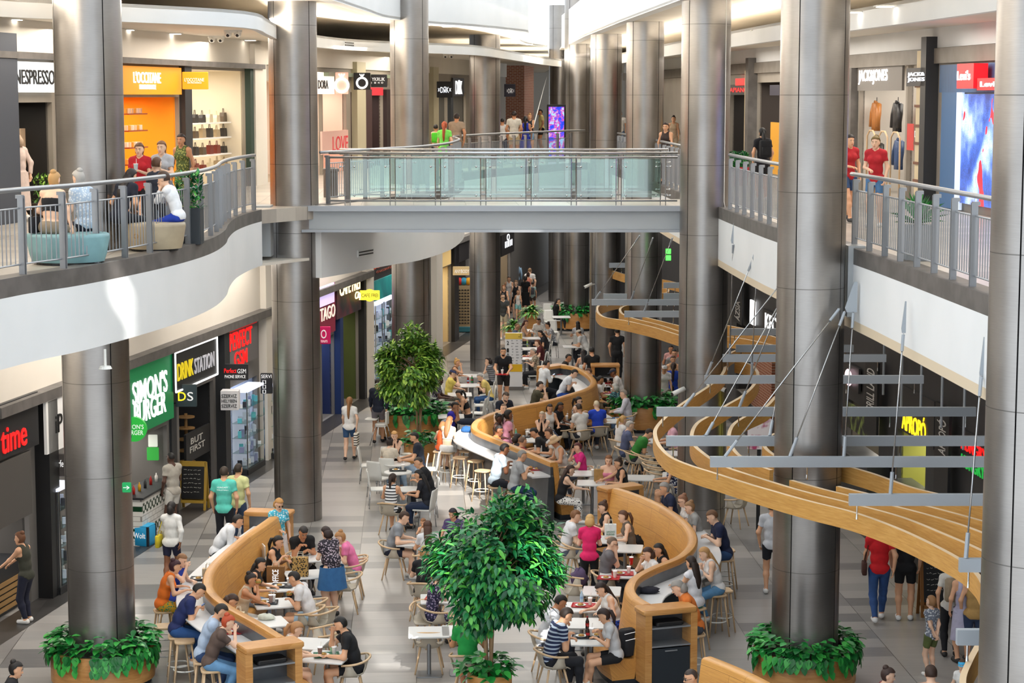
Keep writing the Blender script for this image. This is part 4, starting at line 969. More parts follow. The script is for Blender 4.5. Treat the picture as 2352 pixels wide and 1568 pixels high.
def ik(s, t, l1, l2, hint):
    d = t-s; L = np.linalg.norm(d)
    if L > (l1+l2)*.995: t = s + d/L*(l1+l2)*.995; d = t-s; L = np.linalg.norm(d)
    u = d/L; a = (l1*l1-l2*l2+L*L)/(2*L); h = math.sqrt(max(0, l1*l1-a*a)); w = hint - u*np.dot(hint, u); w /= max(1e-6, np.linalg.norm(w))
    return s + u*a + w*h, t
LAB = {n: i for i, n in enumerate(('head', 'neck', 'torso', 'uarm', 'farm', 'hand', 'hip', 'thigh', 'shin', 'foot', 'shoulder'))}
def surfnet(D, org, h):
    ins = D < 0; c = [(i, j, k) for i in (0, 1) for j in (0, 1) for k in (0, 1)]; nx, ny, nz = D.shape
    cnt = sum(ins[i:nx-1+i, j:ny-1+j, k:nz-1+k].astype(np.int8) for i, j, k in c)
    idx = np.argwhere((cnt > 0) & (cnt < 8)); n = len(idx); vid = -np.ones((nx-1, ny-1, nz-1), np.int32); vid[tuple(idx.T)] = np.arange(n)
    vals = np.stack([D[idx[:, 0]+i, idx[:, 1]+j, idx[:, 2]+k] for i, j, k in c], 1); acc = np.zeros((n, 3)); ec = np.zeros(n); C = np.array(c, float)
    for a in range(8):
        for b in range(a+1, 8):
            if abs(C[a]-C[b]).sum() != 1: continue
            va, vb = vals[:, a], vals[:, b]; m = (va < 0) != (vb < 0); t = np.where(m, va/np.where(m, va-vb, 1), 0)
            acc += np.where(m[:, None], C[a] + (C[b]-C[a])*t[:, None], 0); ec += m
    P = org + (idx + acc/ec[:, None])*h; quads = []
    for ax in range(3):
        sl0 = [slice(None)]*3; sl1 = [slice(None)]*3; sl0[ax] = slice(0, -1); sl1[ax] = slice(1, None)
        s0, s1 = ins[tuple(sl0)], ins[tuple(sl1)]; e = np.argwhere(s0 != s1); o1, o2 = (ax+1) % 3, (ax+2) % 3
        e = e[(e[:, o1] > 0) & (e[:, o2] > 0) & (e[:, o1] < D.shape[o1]-1) & (e[:, o2] < D.shape[o2]-1)]
        def g(d1, d2):
            q = e.copy(); q[:, o1] -= d1; q[:, o2] -= d2; return vid[tuple(q.T)]
        Q = np.stack([g(1, 1), g(0, 1), g(0, 0), g(1, 0)], 1); fl = ~s0[tuple(e.T)]; Q[fl] = Q[fl][:, ::-1]; quads.append(Q)
    return P, np.concatenate(quads)
def np_mesh(name, P, Q, mats, parent=None, smooth=True):
    me = bpy.data.meshes.new(name); me.from_pydata(P.tolist(), [], Q.tolist() if hasattr(Q, 'tolist') else Q)
    for m in mats: me.materials.append(m)
    if smooth: me.polygons.foreach_set('use_smooth', [True]*len(me.polygons))
    o = bpy.data.objects.new(name, me); COL.objects.link(o)
    if parent is not None: o.parent = parent
    return o
def normals(P, Q):
    N = np.zeros_like(P); fn = np.cross(P[Q[:, 2]]-P[Q[:, 0]], P[Q[:, 3]]-P[Q[:, 1]])
    for k in range(4): np.add.at(N, Q[:, k], fn)
    return N/np.maximum(np.linalg.norm(N, axis=1, keepdims=True), 1e-9)
def garment(name, P, Q, N, keep, off, mt, parent, smooth=2):
    """cloth shell over the chosen part of the body, with a turned-in hem"""
    fm = keep[Q].all(1)
    if fm.sum() < 4: return None
    q = Q[fm]; u, inv = np.unique(q, return_inverse=True); q = inv.reshape(q.shape); p = P[u].copy(); nn = N[u]
    E = np.concatenate([q[:, [0, 1]], q[:, [1, 2]], q[:, [2, 3]], q[:, [3, 0]]])
    for _ in range(smooth):
        a = np.zeros_like(p); c = np.zeros(len(p)); np.add.at(a, E[:, 0], p[E[:, 1]]); np.add.at(a, E[:, 1], p[E[:, 0]]); np.add.at(c, E[:, 0], 1); np.add.at(c, E[:, 1], 1)
        p = p*.5 + a/np.maximum(c, 1)[:, None]*.5
    p = p + nn*off
    key = np.sort(E, 1); k1 = key[:, 0].astype(np.int64)*len(p)+key[:, 1]; uq, ix, ct = np.unique(k1, return_index=True, return_counts=True)
    be = E[ix[ct == 1]]; n0 = len(p); bv, bi = np.unique(be, return_inverse=True); bi = bi.reshape(be.shape)
    for _ in range(5):
        a = np.zeros((len(bv), 3)); c = np.zeros(len(bv)); q_ = p[bv]
        np.add.at(a, bi[:, 0], q_[bi[:, 1]]); np.add.at(a, bi[:, 1], q_[bi[:, 0]]); np.add.at(c, bi[:, 0], 1); np.add.at(c, bi[:, 1], 1)
        p[bv] = q_*.5 + a/np.maximum(c, 1)[:, None]*.5
    p2 = p[bv] - nn[bv]*(off+.004); rim = np.stack([be[:, 1], be[:, 0], n0+bi[:, 0], n0+bi[:, 1]], 1)
    return np_mesh(name, np.concatenate([p, p2]), np.concatenate([q, rim]), [mt], parent)
ARMSETS = {   # (right hand, left hand) in the frame of the hips; z above the surface in front (None: absolute)
 'table': ((.17, .40, .03), (-.17, .40, .03)), 'eat': ((.06, .30, .22), (-.07, .34, .12)), 'mouth': ('mouth', (-.14, .40, .03)), 'mouthl': ((.14, .40, .03), 'mouth'),
 'phone': ((.05, .34, .14), (-.06, .34, .12)), 'chin': ('chin', 'chin'), 'fold': ((.02, .38, .04), (-.02, .36, .05)), 'reach': ((.14, .56, .05), (-.15, .38, .04))}
PEOPLE = {}
def person(px, py, pose, face, kind, skin, hair, top, bot, who, opts, base=0.0, hz=None):
    male = kind in 'mM'; s = {'m': 1.04, 'f': .97, 'c': .76, 'k': .62, 'M': 1.08, 'F': .97}[kind[0]]; big = kind == 'F'
    if 's' in opts: s = float(opts['s'])
    seat = {'a': .45, 'w': .45, 'b': .47, 's': .765, 'o': .46, 'f': .45}.get(pose); standing = seat is None
    lean = R(float(opts.get('lean', {'s': 16, 'a': 10, 'w': 10, 'b': 8, 'o': 10, 'f': 10}.get(pose, 2)))); hp = R(float(opts.get('hp', 14 if not standing else 5))); hy = -R(float(opts.get('hy', 0)))
    fat = float(opts.get('fat', 1.3 if big else 1.0)); w = (1.0 if male else .90)
    hipz = (.93*s if standing else seat + .105*s)
    hip = V3(0, 0, hipz); wall_front = {'s': 1.10}.get(pose, .765)
    T = rotx(-lean); up = T @ V3(0, 0, 1); fw = T @ V3(0, 1, 0); T2 = rotx(-lean*.5); up2 = T2 @ V3(0, 0, 1)
    prims = []
    def cone(l, a, b, ra, rb): prims.append(('c', LAB[l], np.array(a), np.array(b), ra, rb))
    def ell(l, c, Rm, r): prims.append(('e', LAB[l], np.array(c), np.array(Rm), np.array(r)))
    I = T.T; I2 = T2.T
    waist = hip + up2*.20*s; chest = waist + up*.20*s; sh = waist + up*.315*s
    ell('hip', hip + V3(0, -.01, .01), I2, V3(.165*(1 if male else 1.06), .118*fat, .12)*s)
    ell('torso', waist, I2, V3(.145*(1 if male else .9)*fat, .100*fat*fat, .16)*s)
    ell('torso', chest, I, V3(.165*w*max(1, fat*.93), .112*fat, .165)*s)
    if not male and kind[0] != 'c' and kind[0] != 'k':
        for sx in (-1, 1): ell('torso', chest + T @ V3(sx*.07, .085, .0)*s, I, V3(.062, .05, .06)*s)
    shx = .168*s*w*(.92 if kind[0] in 'ck' else 1)
    S = [sh + T @ V3(sx*shx, 0, 0) for sx in (1, -1)]
    for q in S: cone('shoulder', sh + up*.03*s + (q-sh)*.3, q, .062*s, .064*s*w)
    nb = sh + up*.04*s; hc = nb + (up*.165 + fw*.035)*s; hs = s if kind[0] not in 'ck' else s*1.18
    if kind[0] in 'ck': hc = nb + (up*.19 + fw*.03)*s
    Hm = T @ rotz(hy) @ rotx(-hp + lean*.75); HI = Hm.T
    cone('neck', nb - up*.02*s, hc - Hm @ V3(0, .01, .05)*hs, .058*s*(1.05 if male else .88), .052*s*(1.05 if male else .88))
    hh = lambda x, y, z: hc + Hm @ V3(x, y, z)*hs
    ell('head', hh(0, -.008, .025), HI, V3(.076, .097, .10)*hs); ell('head', hh(0, .022, -.04), HI, V3(.061, .072, .078)*hs)
    cone('head', hh(0, .085, .01), hh(0, .112, -.022), .010*hs, .014*hs); cone('head', hh(0, .07, -.1), hh(0, .075, -.098), .022*hs, .02*hs)
    for sx in (-1, 1): ell('head', hh(sx*.079, -.005, -.008), HI, V3(.010, .02, .031)*hs)
    # legs
    L1, L2 = .43*s, .42*s
    feet = []
    for i, sx in enumerate((1, -1)):
        hj = hip + V3(sx*.092*s, .0, -.02*s)
        if pose == 'wk': ft = V3(sx*.075*s, (.24 if sx > 0 else -.22)*s, (.09 if sx > 0 else .13)*s)
        elif standing: ft = V3(sx*.10*s, (.02 if sx > 0 else -.03)*s, .085*s)
        elif pose == 's': ft = V3(sx*.10*s, .24*s, .36)
        elif 'cross' in opts: ft = V3(sx*(-.06)*s, (.52 if sx > 0 else .44)*s, (.16 if sx > 0 else .085)*s)
        else: ft = V3(sx*.11*s, (.40 + .05*sx)*s, .085*s)
        kn, ft = ik(hj, ft, L1, L2, V3(sx*.12, 1, .15))
        fk = fat if big else 1
        cone('thigh', hj, kn, .088*s*fk, .058*s*fk); cone('shin', kn, kn + (ft-kn)*.35, .056*s*fk, .056*s*fk); cone('shin', kn + (ft-kn)*.35, ft, .054*s*fk, .036*s)
        toe = ft + V3(sx*.02, .15, -.045)*s; cone('foot', ft - V3(0, .035, .035)*s, toe, .042*s, .034*s); feet.append(toe)
    # arms
    A1, A2 = .285*s, .25*s; aset = opts.get('arms', 'hang' if pose in ('st', 'wk') else 'table'); hands = []; palms = []
    for i, sx in enumerate((1, -1)):
        if aset in ARMSETS:
            tg = ARMSETS[aset][i]
            if isinstance(tg, str): tg = hh(sx*.03, .155, -.07) if tg == 'mouth' else hh(sx*.035, .10, -.125)
            else:
                z0 = wall_front if not standing else (hipz+.06)
                tg = V3(tg[0]*s, tg[1]*s, z0 + tg[2]) if not standing else V3(tg[0]*s, tg[1]*s, z0+tg[2]+.1)
        elif aset == 'hang': tg = S[i] + V3(sx*.07, .06 + (.16*(-sx) if pose == 'wk' else 0), -.50)*s
        elif aset == 'lap': tg = V3(sx*.10*s, .26*s, hipz + .10*s)
        elif aset == 'back': tg = V3(sx*.03*s, -.16*s, hipz + .03*s)
        elif aset == 'tray': tg = V3(sx*.17*s, .34*s, hipz + .17*s)
        elif aset == 'ear': tg = hh(sx*.10, .03, -.03) if sx > 0 else S[i] + V3(sx*.06, .06, -.5)*s
        elif aset == 'hold': tg = V3(.06*s, .24*s, hipz + .20*s) if sx > 0 else S[i] + V3(sx*.06, .08, -.5)*s
        elif aset == 'cup': tg = V3(sx*.05*s, .26*s, hipz + .32*s)
        elif aset == 'prop': tg = V3(.36*s, .02*s, seat+.03) if sx > 0 else V3(-.1*s, .24*s, hipz+.12*s)
        elif aset == 'counter': tg = V3(sx*.16*s, .50*s, 1.02)
        else: tg = S[i] + V3(sx*.07, .04, -.5)*s
        el, wr = ik(S[i], np.array(tg), A1, A2, V3(sx*.65, -.55, -.8))
        am = 1.0 if male else .86
        cone('uarm', S[i], el, .052*s*am*(fat if big else 1), .042*s*am); cone('farm', el, wr, .042*s*am, .029*s*am)
        hd = wr-el; hd = hd/np.linalg.norm(hd)
        if aset in ARMSETS and not isinstance(ARMSETS[aset][i], str) and not standing: hd = hd*V3(1, 1, .25) + V3(-sx*.15, .2, -.05); hd /= np.linalg.norm(hd)
        pn = V3(0, 0, -1) if abs(hd[2]) < .75 else V3(-sx, 0, 0); sd = np.cross(hd, pn); sd /= np.linalg.norm(sd); pn = np.cross(sd, hd)
        pc = wr + hd*.05*s; palms.append((pc, hd, sd, pn, sx)); ell('hand', pc, np.array([sd, hd, pn]), V3(.040, .055, .017)*s)
    if hz is None: hz = base + hc[2]
    # place so that the head sits where the photograph shows it
    wp = at_y(px, py, float(opts['Y'])) if 'Y' in opts else at_z(px, py, base + hc[2]); rz = -R(face); rot = rotz(rz); root = np.array(wp) - rot @ V3(hc[0], hc[1], 0); root[2] = base
    dist = root[1]; h = max(.0135, min(.026, dist*.00037))
    lo = np.array([1e9]*3); hi = -lo
    for p_ in prims:
        if p_[0] == 'c': r = max(p_[4], p_[5]); a = np.minimum(p_[2], p_[3])-r; b = np.maximum(p_[2], p_[3])+r
        else: r = p_[4].max(); a = p_[2]-r; b = p_[2]+r
        lo = np.minimum(lo, a); hi = np.maximum(hi, b)
    lo -= 3*h; hi += 3*h; n = np.ceil((hi-lo)/h).astype(int)+1
    D = np.full(n, .5, np.float32); DM = np.full(n, 9., np.float32); LB = np.zeros(n, np.int8); TT = np.zeros(n, np.float32); gx = [lo[i] + np.arange(n[i])*h for i in range(3)]
    for p_ in prims:
        K = .022*s if p_[1] in (LAB['head'], LAB['hand']) else .04*s; mg = K + 2.5*h + .05
        if p_[0] == 'c': r = max(p_[4], p_[5]); a = np.minimum(p_[2], p_[3])-r-mg; b = np.maximum(p_[2], p_[3])+r+mg
        else: r = p_[4].max(); a = p_[2]-r-mg; b = p_[2]+r+mg
        i0 = np.clip(np.floor((a-lo)/h).astype(int), 0, n); i1 = np.clip(np.ceil((b-lo)/h).astype(int)+1, 0, n); sl = tuple(slice(i0[i], i1[i]) for i in range(3))
        X, Y, Z = np.meshgrid(*[gx[i][sl[i]] for i in range(3)], indexing='ij', sparse=True)
        if p_[0] == 'c':
            A, B = p_[2], p_[3]; d = B-A; dd = max(1e-9, d @ d); t = np.clip(((X-A[0])*d[0] + (Y-A[1])*d[1] + (Z-A[2])*d[2])/dd, 0, 1)
            ds = np.sqrt((X-A[0]-t*d[0])**2 + (Y-A[1]-t*d[1])**2 + (Z-A[2]-t*d[2])**2) - (p_[4] + (p_[5]-p_[4])*t)
        else:
            c, Rm, rr = p_[2], p_[3], np.maximum(p_[4], .62*h); x, y, z = X-c[0], Y-c[1], Z-c[2]
            u = [Rm[k][0]*x + Rm[k][1]*y + Rm[k][2]*z for k in range(3)]; k0 = np.sqrt(sum((u[k]/rr[k])**2 for k in range(3))); k1 = np.sqrt(sum((u[k]/rr[k]**2)**2 for k in range(3)))
            ds = k0*(k0-1)/np.maximum(k1, 1e-6); t = np.zeros_like(ds)
        d0 = D[sl]; hk = np.maximum(K-np.abs(d0-ds), 0)/K; D[sl] = np.minimum(d0, ds) - hk*hk*K*.25
        m = ds < DM[sl]; DM[sl] = np.where(m, ds, DM[sl]); LB[sl] = np.where(m, p_[1], LB[sl]); TT[sl] = np.where(m, t, TT[sl])
    P, Q = surfnet(D, lo, h); N = normals(P, Q); gi = np.clip(np.round((P-lo)/h).astype(int), 0, n-1); lab = LB[tuple(gi.T)]; tt = TT[tuple(gi.T)]
    # fingers and facial features join the same body mesh
    f = MB()
    for pc, hd, sd, pn, sx in palms:
        curl = .55 if aset in ('table', 'hang', 'counter') else 1.05
        for k, (o, L) in enumerate(((-.029, .068), (-.010, .078), (.010, .074), (.028, .058))):
            b0 = pc + (hd*.035 + sd*o)*s; pts = [b0]; dd = hd.copy(); c2 = 0
            for j, q in enumerate((.45, .32, .23)):
                c2 += curl*(.35 + .25*j); v = hd*math.cos(c2) + pn*math.sin(c2); pts.append(pts[-1] + v*L*q*s)
            f.tube([tuple(q) for q in pts], [.0088*s, .0084*s, .0076*s, .0056*s], 6, 0)
        th = sd*(-1 if True else 1)*(sx) ; tb = pc + (-hd*.012 + th*.034)*s
        f.tube([tuple(q) for q in (tb, tb + (th*.02 + hd*.025 + pn*.008)*s, tb + (th*.022 + hd*.055 + pn*.02)*s)], [.0105*s, .0095*s, .0065*s], 6, 0)
    for sx in (-1, 1):
        f.ball(tuple(hh(sx*.031, .083, .010)), (.011*hs, .009*hs, .0065*hs), 8, 6, 1); f.ball(tuple(hh(sx*.031, .0905, .010)), .0058*hs, 6, 5, 2)
        f.tube([tuple(hh(sx*.014, .096, .031)), tuple(hh(sx*.032, .096, .037)), tuple(hh(sx*.05, .084, .031))], .005*hs, 5, 3)
    f.tube([tuple(hh(-.022, .0925, -.064)), tuple(hh(0, .099, -.062)), tuple(hh(.022, .0925, -.064))], [.004*hs, .007*hs, .004*hs], 6, 4)
    sk = SKIN[skin]; hst, hcol = hair.split(':')
    nP = len(P); me = bpy.data.meshes.new('person'); me.from_pydata(P.tolist() + f.v, [], Q.tolist() + [tuple(i+nP for i in q) for q in f.f])
    for m in (mat(sk, .55), mat('c9c0b6', .3), mat('22160f', .3), mat(hcol if hst not in 'ch' else '3a2a20', .7), mat({'1': 'b8635a', '2': 'a85a4c', '3': '8d473c', '4': '5f332a', '5': '3d211d'}[skin], .5)): me.materials.append(m)
    me.polygons.foreach_set('material_index', [0]*len(Q) + f.mi); me.polygons.foreach_set('use_smooth', [True]*len(me.polygons))
    ob = bpy.data.objects.new('person', me); COL.objects.link(ob); ob.location = root; ob.rotation_euler = (0, 0, rz)
    lab_ = 'person in ' + who; tag(ob, lab_, 'person', 'people in the mall', 'thing')
    is_ = lambda *nm: np.isin(lab, [LAB[q] for q in nm])
    # clothes
    cut = {'t': .62, 'v': -1, 'l': 9, 'x': -1, 's': -1}[top[0]]; tc = top[2:]; tm = cloth(tc)
    keep = is_('torso', 'shoulder') | (is_('hip') & ((P-hip) @ up2 > (-.065 if bot[0] != 'd' else -9)))
    if top[0] != 'v' and top[0] != 'x': keep |= is_('uarm') & (tt < cut)
    if top[0] == 'l': keep |= is_('farm') & (tt < .93)
    hgt = (P-waist) @ up
    if top[0] == 'x': keep &= (hgt < .24*s) & (hgt > .02*s)
    elif top[0] == 'v': keep &= ((np.abs(P[:, 0]) < shx*.86) | (hgt < .20*s))
    elif top[0] in 'tl': keep |= is_('neck') & (tt < .12)
    garment('dress' if bot[0] == 'd' else 'shirt', P, Q, N, keep, .017*s, tm, ob)
    bc = bot[2:] if len(bot) > 2 else tc; bm_ = cloth(bc)
    keep = is_('hip') & (((P-hip) @ up2 < .085*s)) | is_('thigh') & (tt < {'p': 9, 'h': .62, 'k': .6, 'd': .72, 'n': .3}[bot[0]])
    if bot[0] == 'p': keep |= is_('shin') & (P[:, 2] - (0 if pose != 's' else 0) > (feet[0][2] + .06*s if pose != 'wk' else .13))
    if bot[0] in 'kd' and standing:
        z0 = hipz+.08*s; z1 = hipz - (.36 if bot[0] == 'k' else float(opts.get('hem', .5)))*s; secs = []
        for k in range(6):
            u = k/5; rx, ry = (.185 + .045*u)*s*fat, (.150 + .04*u)*s*fat
            secs.append([Vector((rx*math.cos(2*PI*j/24)*(1+.04*u*math.cos(8*2*PI*j/24)), ry*math.sin(2*PI*j/24)*(1+.04*u*math.cos(8*2*PI*j/24)) - .005, z0 + (z1-z0)*u)) for j in range(24)])
        MB().loft(secs, cap=False).build('skirt', bm_, ob, smooth=True)
    else: garment({'p': 'trousers', 'h': 'shorts', 'k': 'skirt', 'd': 'skirt', 'n': 'shorts'}[bot[0]], P, Q, N, keep, (.012 if bot[0] in 'ph' else .02)*s, bm_, ob)
    garment('shoes', P, Q, N, is_('foot'), .008*s, mat(opts.get('shoe', 'e6e4e0' if random.random() < .5 else '2a2828'), .6), ob, 0)
    # hair and headwear
    hl = (P-hc) @ Hm / hs; hm = mat(hcol, .6); onh = is_('head') | (is_('neck') & (tt > .6))
    if hst != 'b' or True:
        low = {'s': -.045, 'b': -.03, 'c': -.05, 'h': -.06}.get(hst, -.09)
        keep = onh & ((hl[:, 2] > .062 + .25*np.maximum(0, hl[:, 1]-.05)) | ((hl[:, 1] < (-.012 if hst in 'sbch' else .008)) & (hl[:, 2] > low))) & (np.abs(hl[:, 0]) < .0785)
        hob = garment('hair', P, Q, N, keep, (.004 if hst == 'b' else .016 if hst in 'sc' else .02)*hs, hm if hst not in 'ch' else mat('4a3526', .7), ob, 3) or ob
    dn = -up*.8 - fw*.25
    if hst == 'l':
        g = lambda p, q: tuple(p + dn*q*s); b0 = hh(0, -.07, .05); b1 = hh(0, -.095, -.05); b2 = nb - fw*.085*s - up*.03*s
        MB().tube([tuple(b0), tuple(b1), tuple(b2), tuple(b2 - up*.14*s - fw*.025*s), tuple(b2 - up*.27*s - fw*.02*s)], [.055*hs, .085*hs, .085*hs, .075*hs, .03*hs], 12, flat=.55).build('long_hair', hm, hob, smooth=True)
    elif hst == 'm':
        MB().tube([tuple(hh(0, -.05, .06)), tuple(hh(0, -.07, -.01)), tuple(hh(0, -.06, -.085)), tuple(hh(0, -.045, -.125))], [.06*hs, .098*hs, .10*hs, .05*hs], 14, flat=.75).build('bob_hair', hm, hob, smooth=True)
    elif hst == 'u': MB().ball(tuple(hh(0, -.075, .115)), (.05*hs, .05*hs, .045*hs), 10, 8).build('hair_bun', hm, hob, smooth=True)
    elif hst == 'p':
        q = hh(0, -.105, .04); MB().tube([tuple(q), tuple(q - fw*.05*s - up*.02*s), tuple(q - fw*.07*s - up*.14*s), tuple(q - fw*.04*s - up*.28*s)], [.02*s, .035*s, .036*s, .012*s], 9).build('ponytail', hm, hob, smooth=True)
    if hst == 'c':
        b = MB(); secs = []
        for k in range(6):
            a = k/5*PI/2; secs.append([Vector(tuple(hh(.088*math.cos(a)*math.cos(2*PI*j/18), -.008+.108*math.cos(a)*math.sin(2*PI*j/18), .045+.085*math.sin(a)))) for j in range(18)])
        b.loft(secs, cap=False); br = [[Vector(tuple(hh(.08*math.cos(a)*r, .06 + .10*math.sin(a)*r, .046 - .012*r - dz))) for a in [PI*j/10 for j in range(11)]] for r, dz in ((.6, 0), (1.0, 0), (1.0, .006), (.6, .006))]
        b.loft(br, closed=False, cap=False); b.build('cap', mat(hcol, .7), ob, smooth=True)
    if hst == 'h':
        b = MB()
        secs = [[Vector(tuple(hh(r*math.cos(2*PI*j/24), -.008+r*1.05*math.sin(2*PI*j/24), z))) for j in range(24)] for r, z in ((.20, .03), (.10, .055), (.095, .10), (.085, .14), (.03, .15))]
        b.loft(secs); b.build('straw_hat', M['beech'], ob, smooth=True)
    if 'beard' in opts: garment('beard', P, Q, N, onh & (hl[:, 1] > .025) & (hl[:, 2] < -.045) & (hl[:, 2] > -.125), .005*hs, hm, ob, 1)
    if 'glasses' in opts or 'shades' in opts:
        b = MB(); y = .10 if 'shades' not in opts else .075; z = .01 if 'shades' not in opts else .095
        for sx in (-1, 1):
            b.ball(tuple(hh(sx*.031, y, z)), (.022*hs, .006*hs, .017*hs), 8, 5); b.tube([tuple(hh(sx*.052, y, z)), tuple(hh(sx*.083, .0, z))], .003*hs, 4)
        b.build('glasses', M['black'], ob)
    # what they carry rests on them and stays a thing of its own
    Mw = Matrix.Translation(Vector(root)) @ Matrix.Rotation(rz, 4, 'Z'); loc = lambda q: Mw @ Vector(tuple(q))
    mid = ' of the person in ' + ' '.join(who.split()[:7])
    if 'pack' in opts:
        q = chest - fw*.235*s - up*.06*s; c = loc(q); t = thing('backpack', c, opts['pack'][7:].replace('_', ' ') or 'dark backpack' + mid, 'backpack', 'bags', rz); m_ = cloth(opts['pack'][:6])
        MB().rbox((0, 0, 0), (.30*s, .17*s, .42*s), .07).xform(Matrix.Rotation(-lean, 4, 'X')).build('bag_body', m_, t, autosm=50); bb = t.children[0]; MB().rbox((0, -.10*s, -.06*s), (.22*s, .05*s, .2*s), .02).xform(Matrix.Rotation(-lean, 4, 'X')).build('pocket', m_, bb, autosm=50)
        t['label'] = ('dark' if opts['pack'][:6] < '5' else 'bright') + ' backpack' + mid
    if 'bag' in opts:
        c = loc(V3(-.26*s, -.02, hipz + .03)); t = thing('shoulder_bag', c, 'shoulder bag' + mid, 'bag', 'bags', rz); m_ = cloth(opts['bag'])
        MB().rbox((0, 0, 0), (.09, .28, .24), .04).build('bag_body', m_, t, autosm=50)
        q = Matrix.Rotation(-rz, 4, 'Z') @ (loc(S[1] + up*.075*s) - c); MB().tube([(0, .1, .1), tuple(q), (0, -.1, .1)], .009, 6).build('strap', m_, t, smooth=True)
    if 'phone' in opts:
        c = loc((palms[0][0]+palms[1][0])/2 + V3(0, .03, .02)) if aset == 'phone' else loc(palms[0][0] + V3(0, .04, .02)); t = thing('phone', c, 'phone in the hands' + mid, 'phone', 'phones', rz)
        MB().rbox((0, 0, 0), (.075, .15, .009), .01).xform(Matrix.Rotation(.6, 4, 'X')).build('phone_body', M['black'], t); MB().box((0, 0, .0055), (.066, .136, .002)).xform(Matrix.Rotation(.6, 4, 'X')).build('screen', mat('5a78a8', .2, 0, .6), t)
    if 'tote' in opts:
        c = loc(palms[0][0] + V3(0, 0, -.26)); t = thing('shopping_bag', c, 'shopping bag in the hand' + mid, 'bag', 'bags', rz); MB().rbox((0, 0, 0), (.10, .30, .34), .015).build('bag_body', cloth(opts['tote']), t)
        MB().tube([(0, .08, .17), (0, .05, .25), (0, -.05, .25), (0, -.08, .17)], .006, 5).build('handle', M['beech_dark'], t)
    if 'food' in opts:
        c = loc((palms[0][0]+palms[1][0])/2 + V3(0, .02, .03)) if aset != 'mouth' else loc(palms[0][0] + V3(0, .02, .04)); t = thing('burger', c, 'snack in the hands' + mid, 'food', 'snacks')
        MB().lathe([(0, -.03), (.045, -.03), (.05, -.01), (.05, 0)], seg=12).build('bun', mat('b9813f', .7), t, smooth=True); MB().lathe([(.05, 0), (.056, .006), (.05, .012)], seg=12).build('filling', mat('5d8a36', .7), t); MB().lathe([(.05, .012), (.046, .035), (.025, .05), (0, .054)], seg=12).build('bun', mat('b9813f', .7), t, smooth=True)
    if 'cupd' in opts:
        c = loc((palms[0][0]+palms[1][0])/2 + V3(0, .03, .05)); t = thing('drink_cup', c, 'iced drink held up' + mid, 'drink', 'drinks'); MB().cyl((0, 0, -.07), .03, .13, 14, r2=.04).build('cup', mat(opts['cupd'], .3), t, autosm=40); MB().cyl((0, 0, .06), .043, .012, 14).build('lid', mat('eeeeee', .3), t); MB().cyl((.01, 0, .07), .004, .09, 6).build('straw', mat('f4f4f0', .4), t)
    # the seat they sit on
    R2d = Matrix.Rotation(rz, 3, 'Z'); q = Vector(root)
    for pr, key, off, lb, g in ((ARM, 'a', .07, 'beige armchair', 'beige armchairs'), (WCH, 'w', .07, 'white chair', 'white cafe chairs'), (STOOL, 's', .02, 'wooden bar stool', 'wooden bar stools')):
        if pose == key:
            c = q + R2d @ Vector((0, off, 0)); copy_tree(pr, (c.x, c.y, base), rz, lb + ' taken by the person in ' + ' '.join(who.split()[:8]), g)
    return ob
def crowd(text, base=0.0):
    for ln in text.strip().split('\n'):
        c = [q.strip() for q in ln.split('|')]
        if len(c) < 9: continue
        x, y = map(float, c[0].split(',')); o = {}
        for q in (c[9].split() if len(c) > 9 else []):
            k, _, v = q.partition('='); o[k] = v
        random.seed(int(x*7+y)); person(x, y, c[1], float(c[2]), c[3], c[4], c[5], c[6], c[7], c[8], o, base)
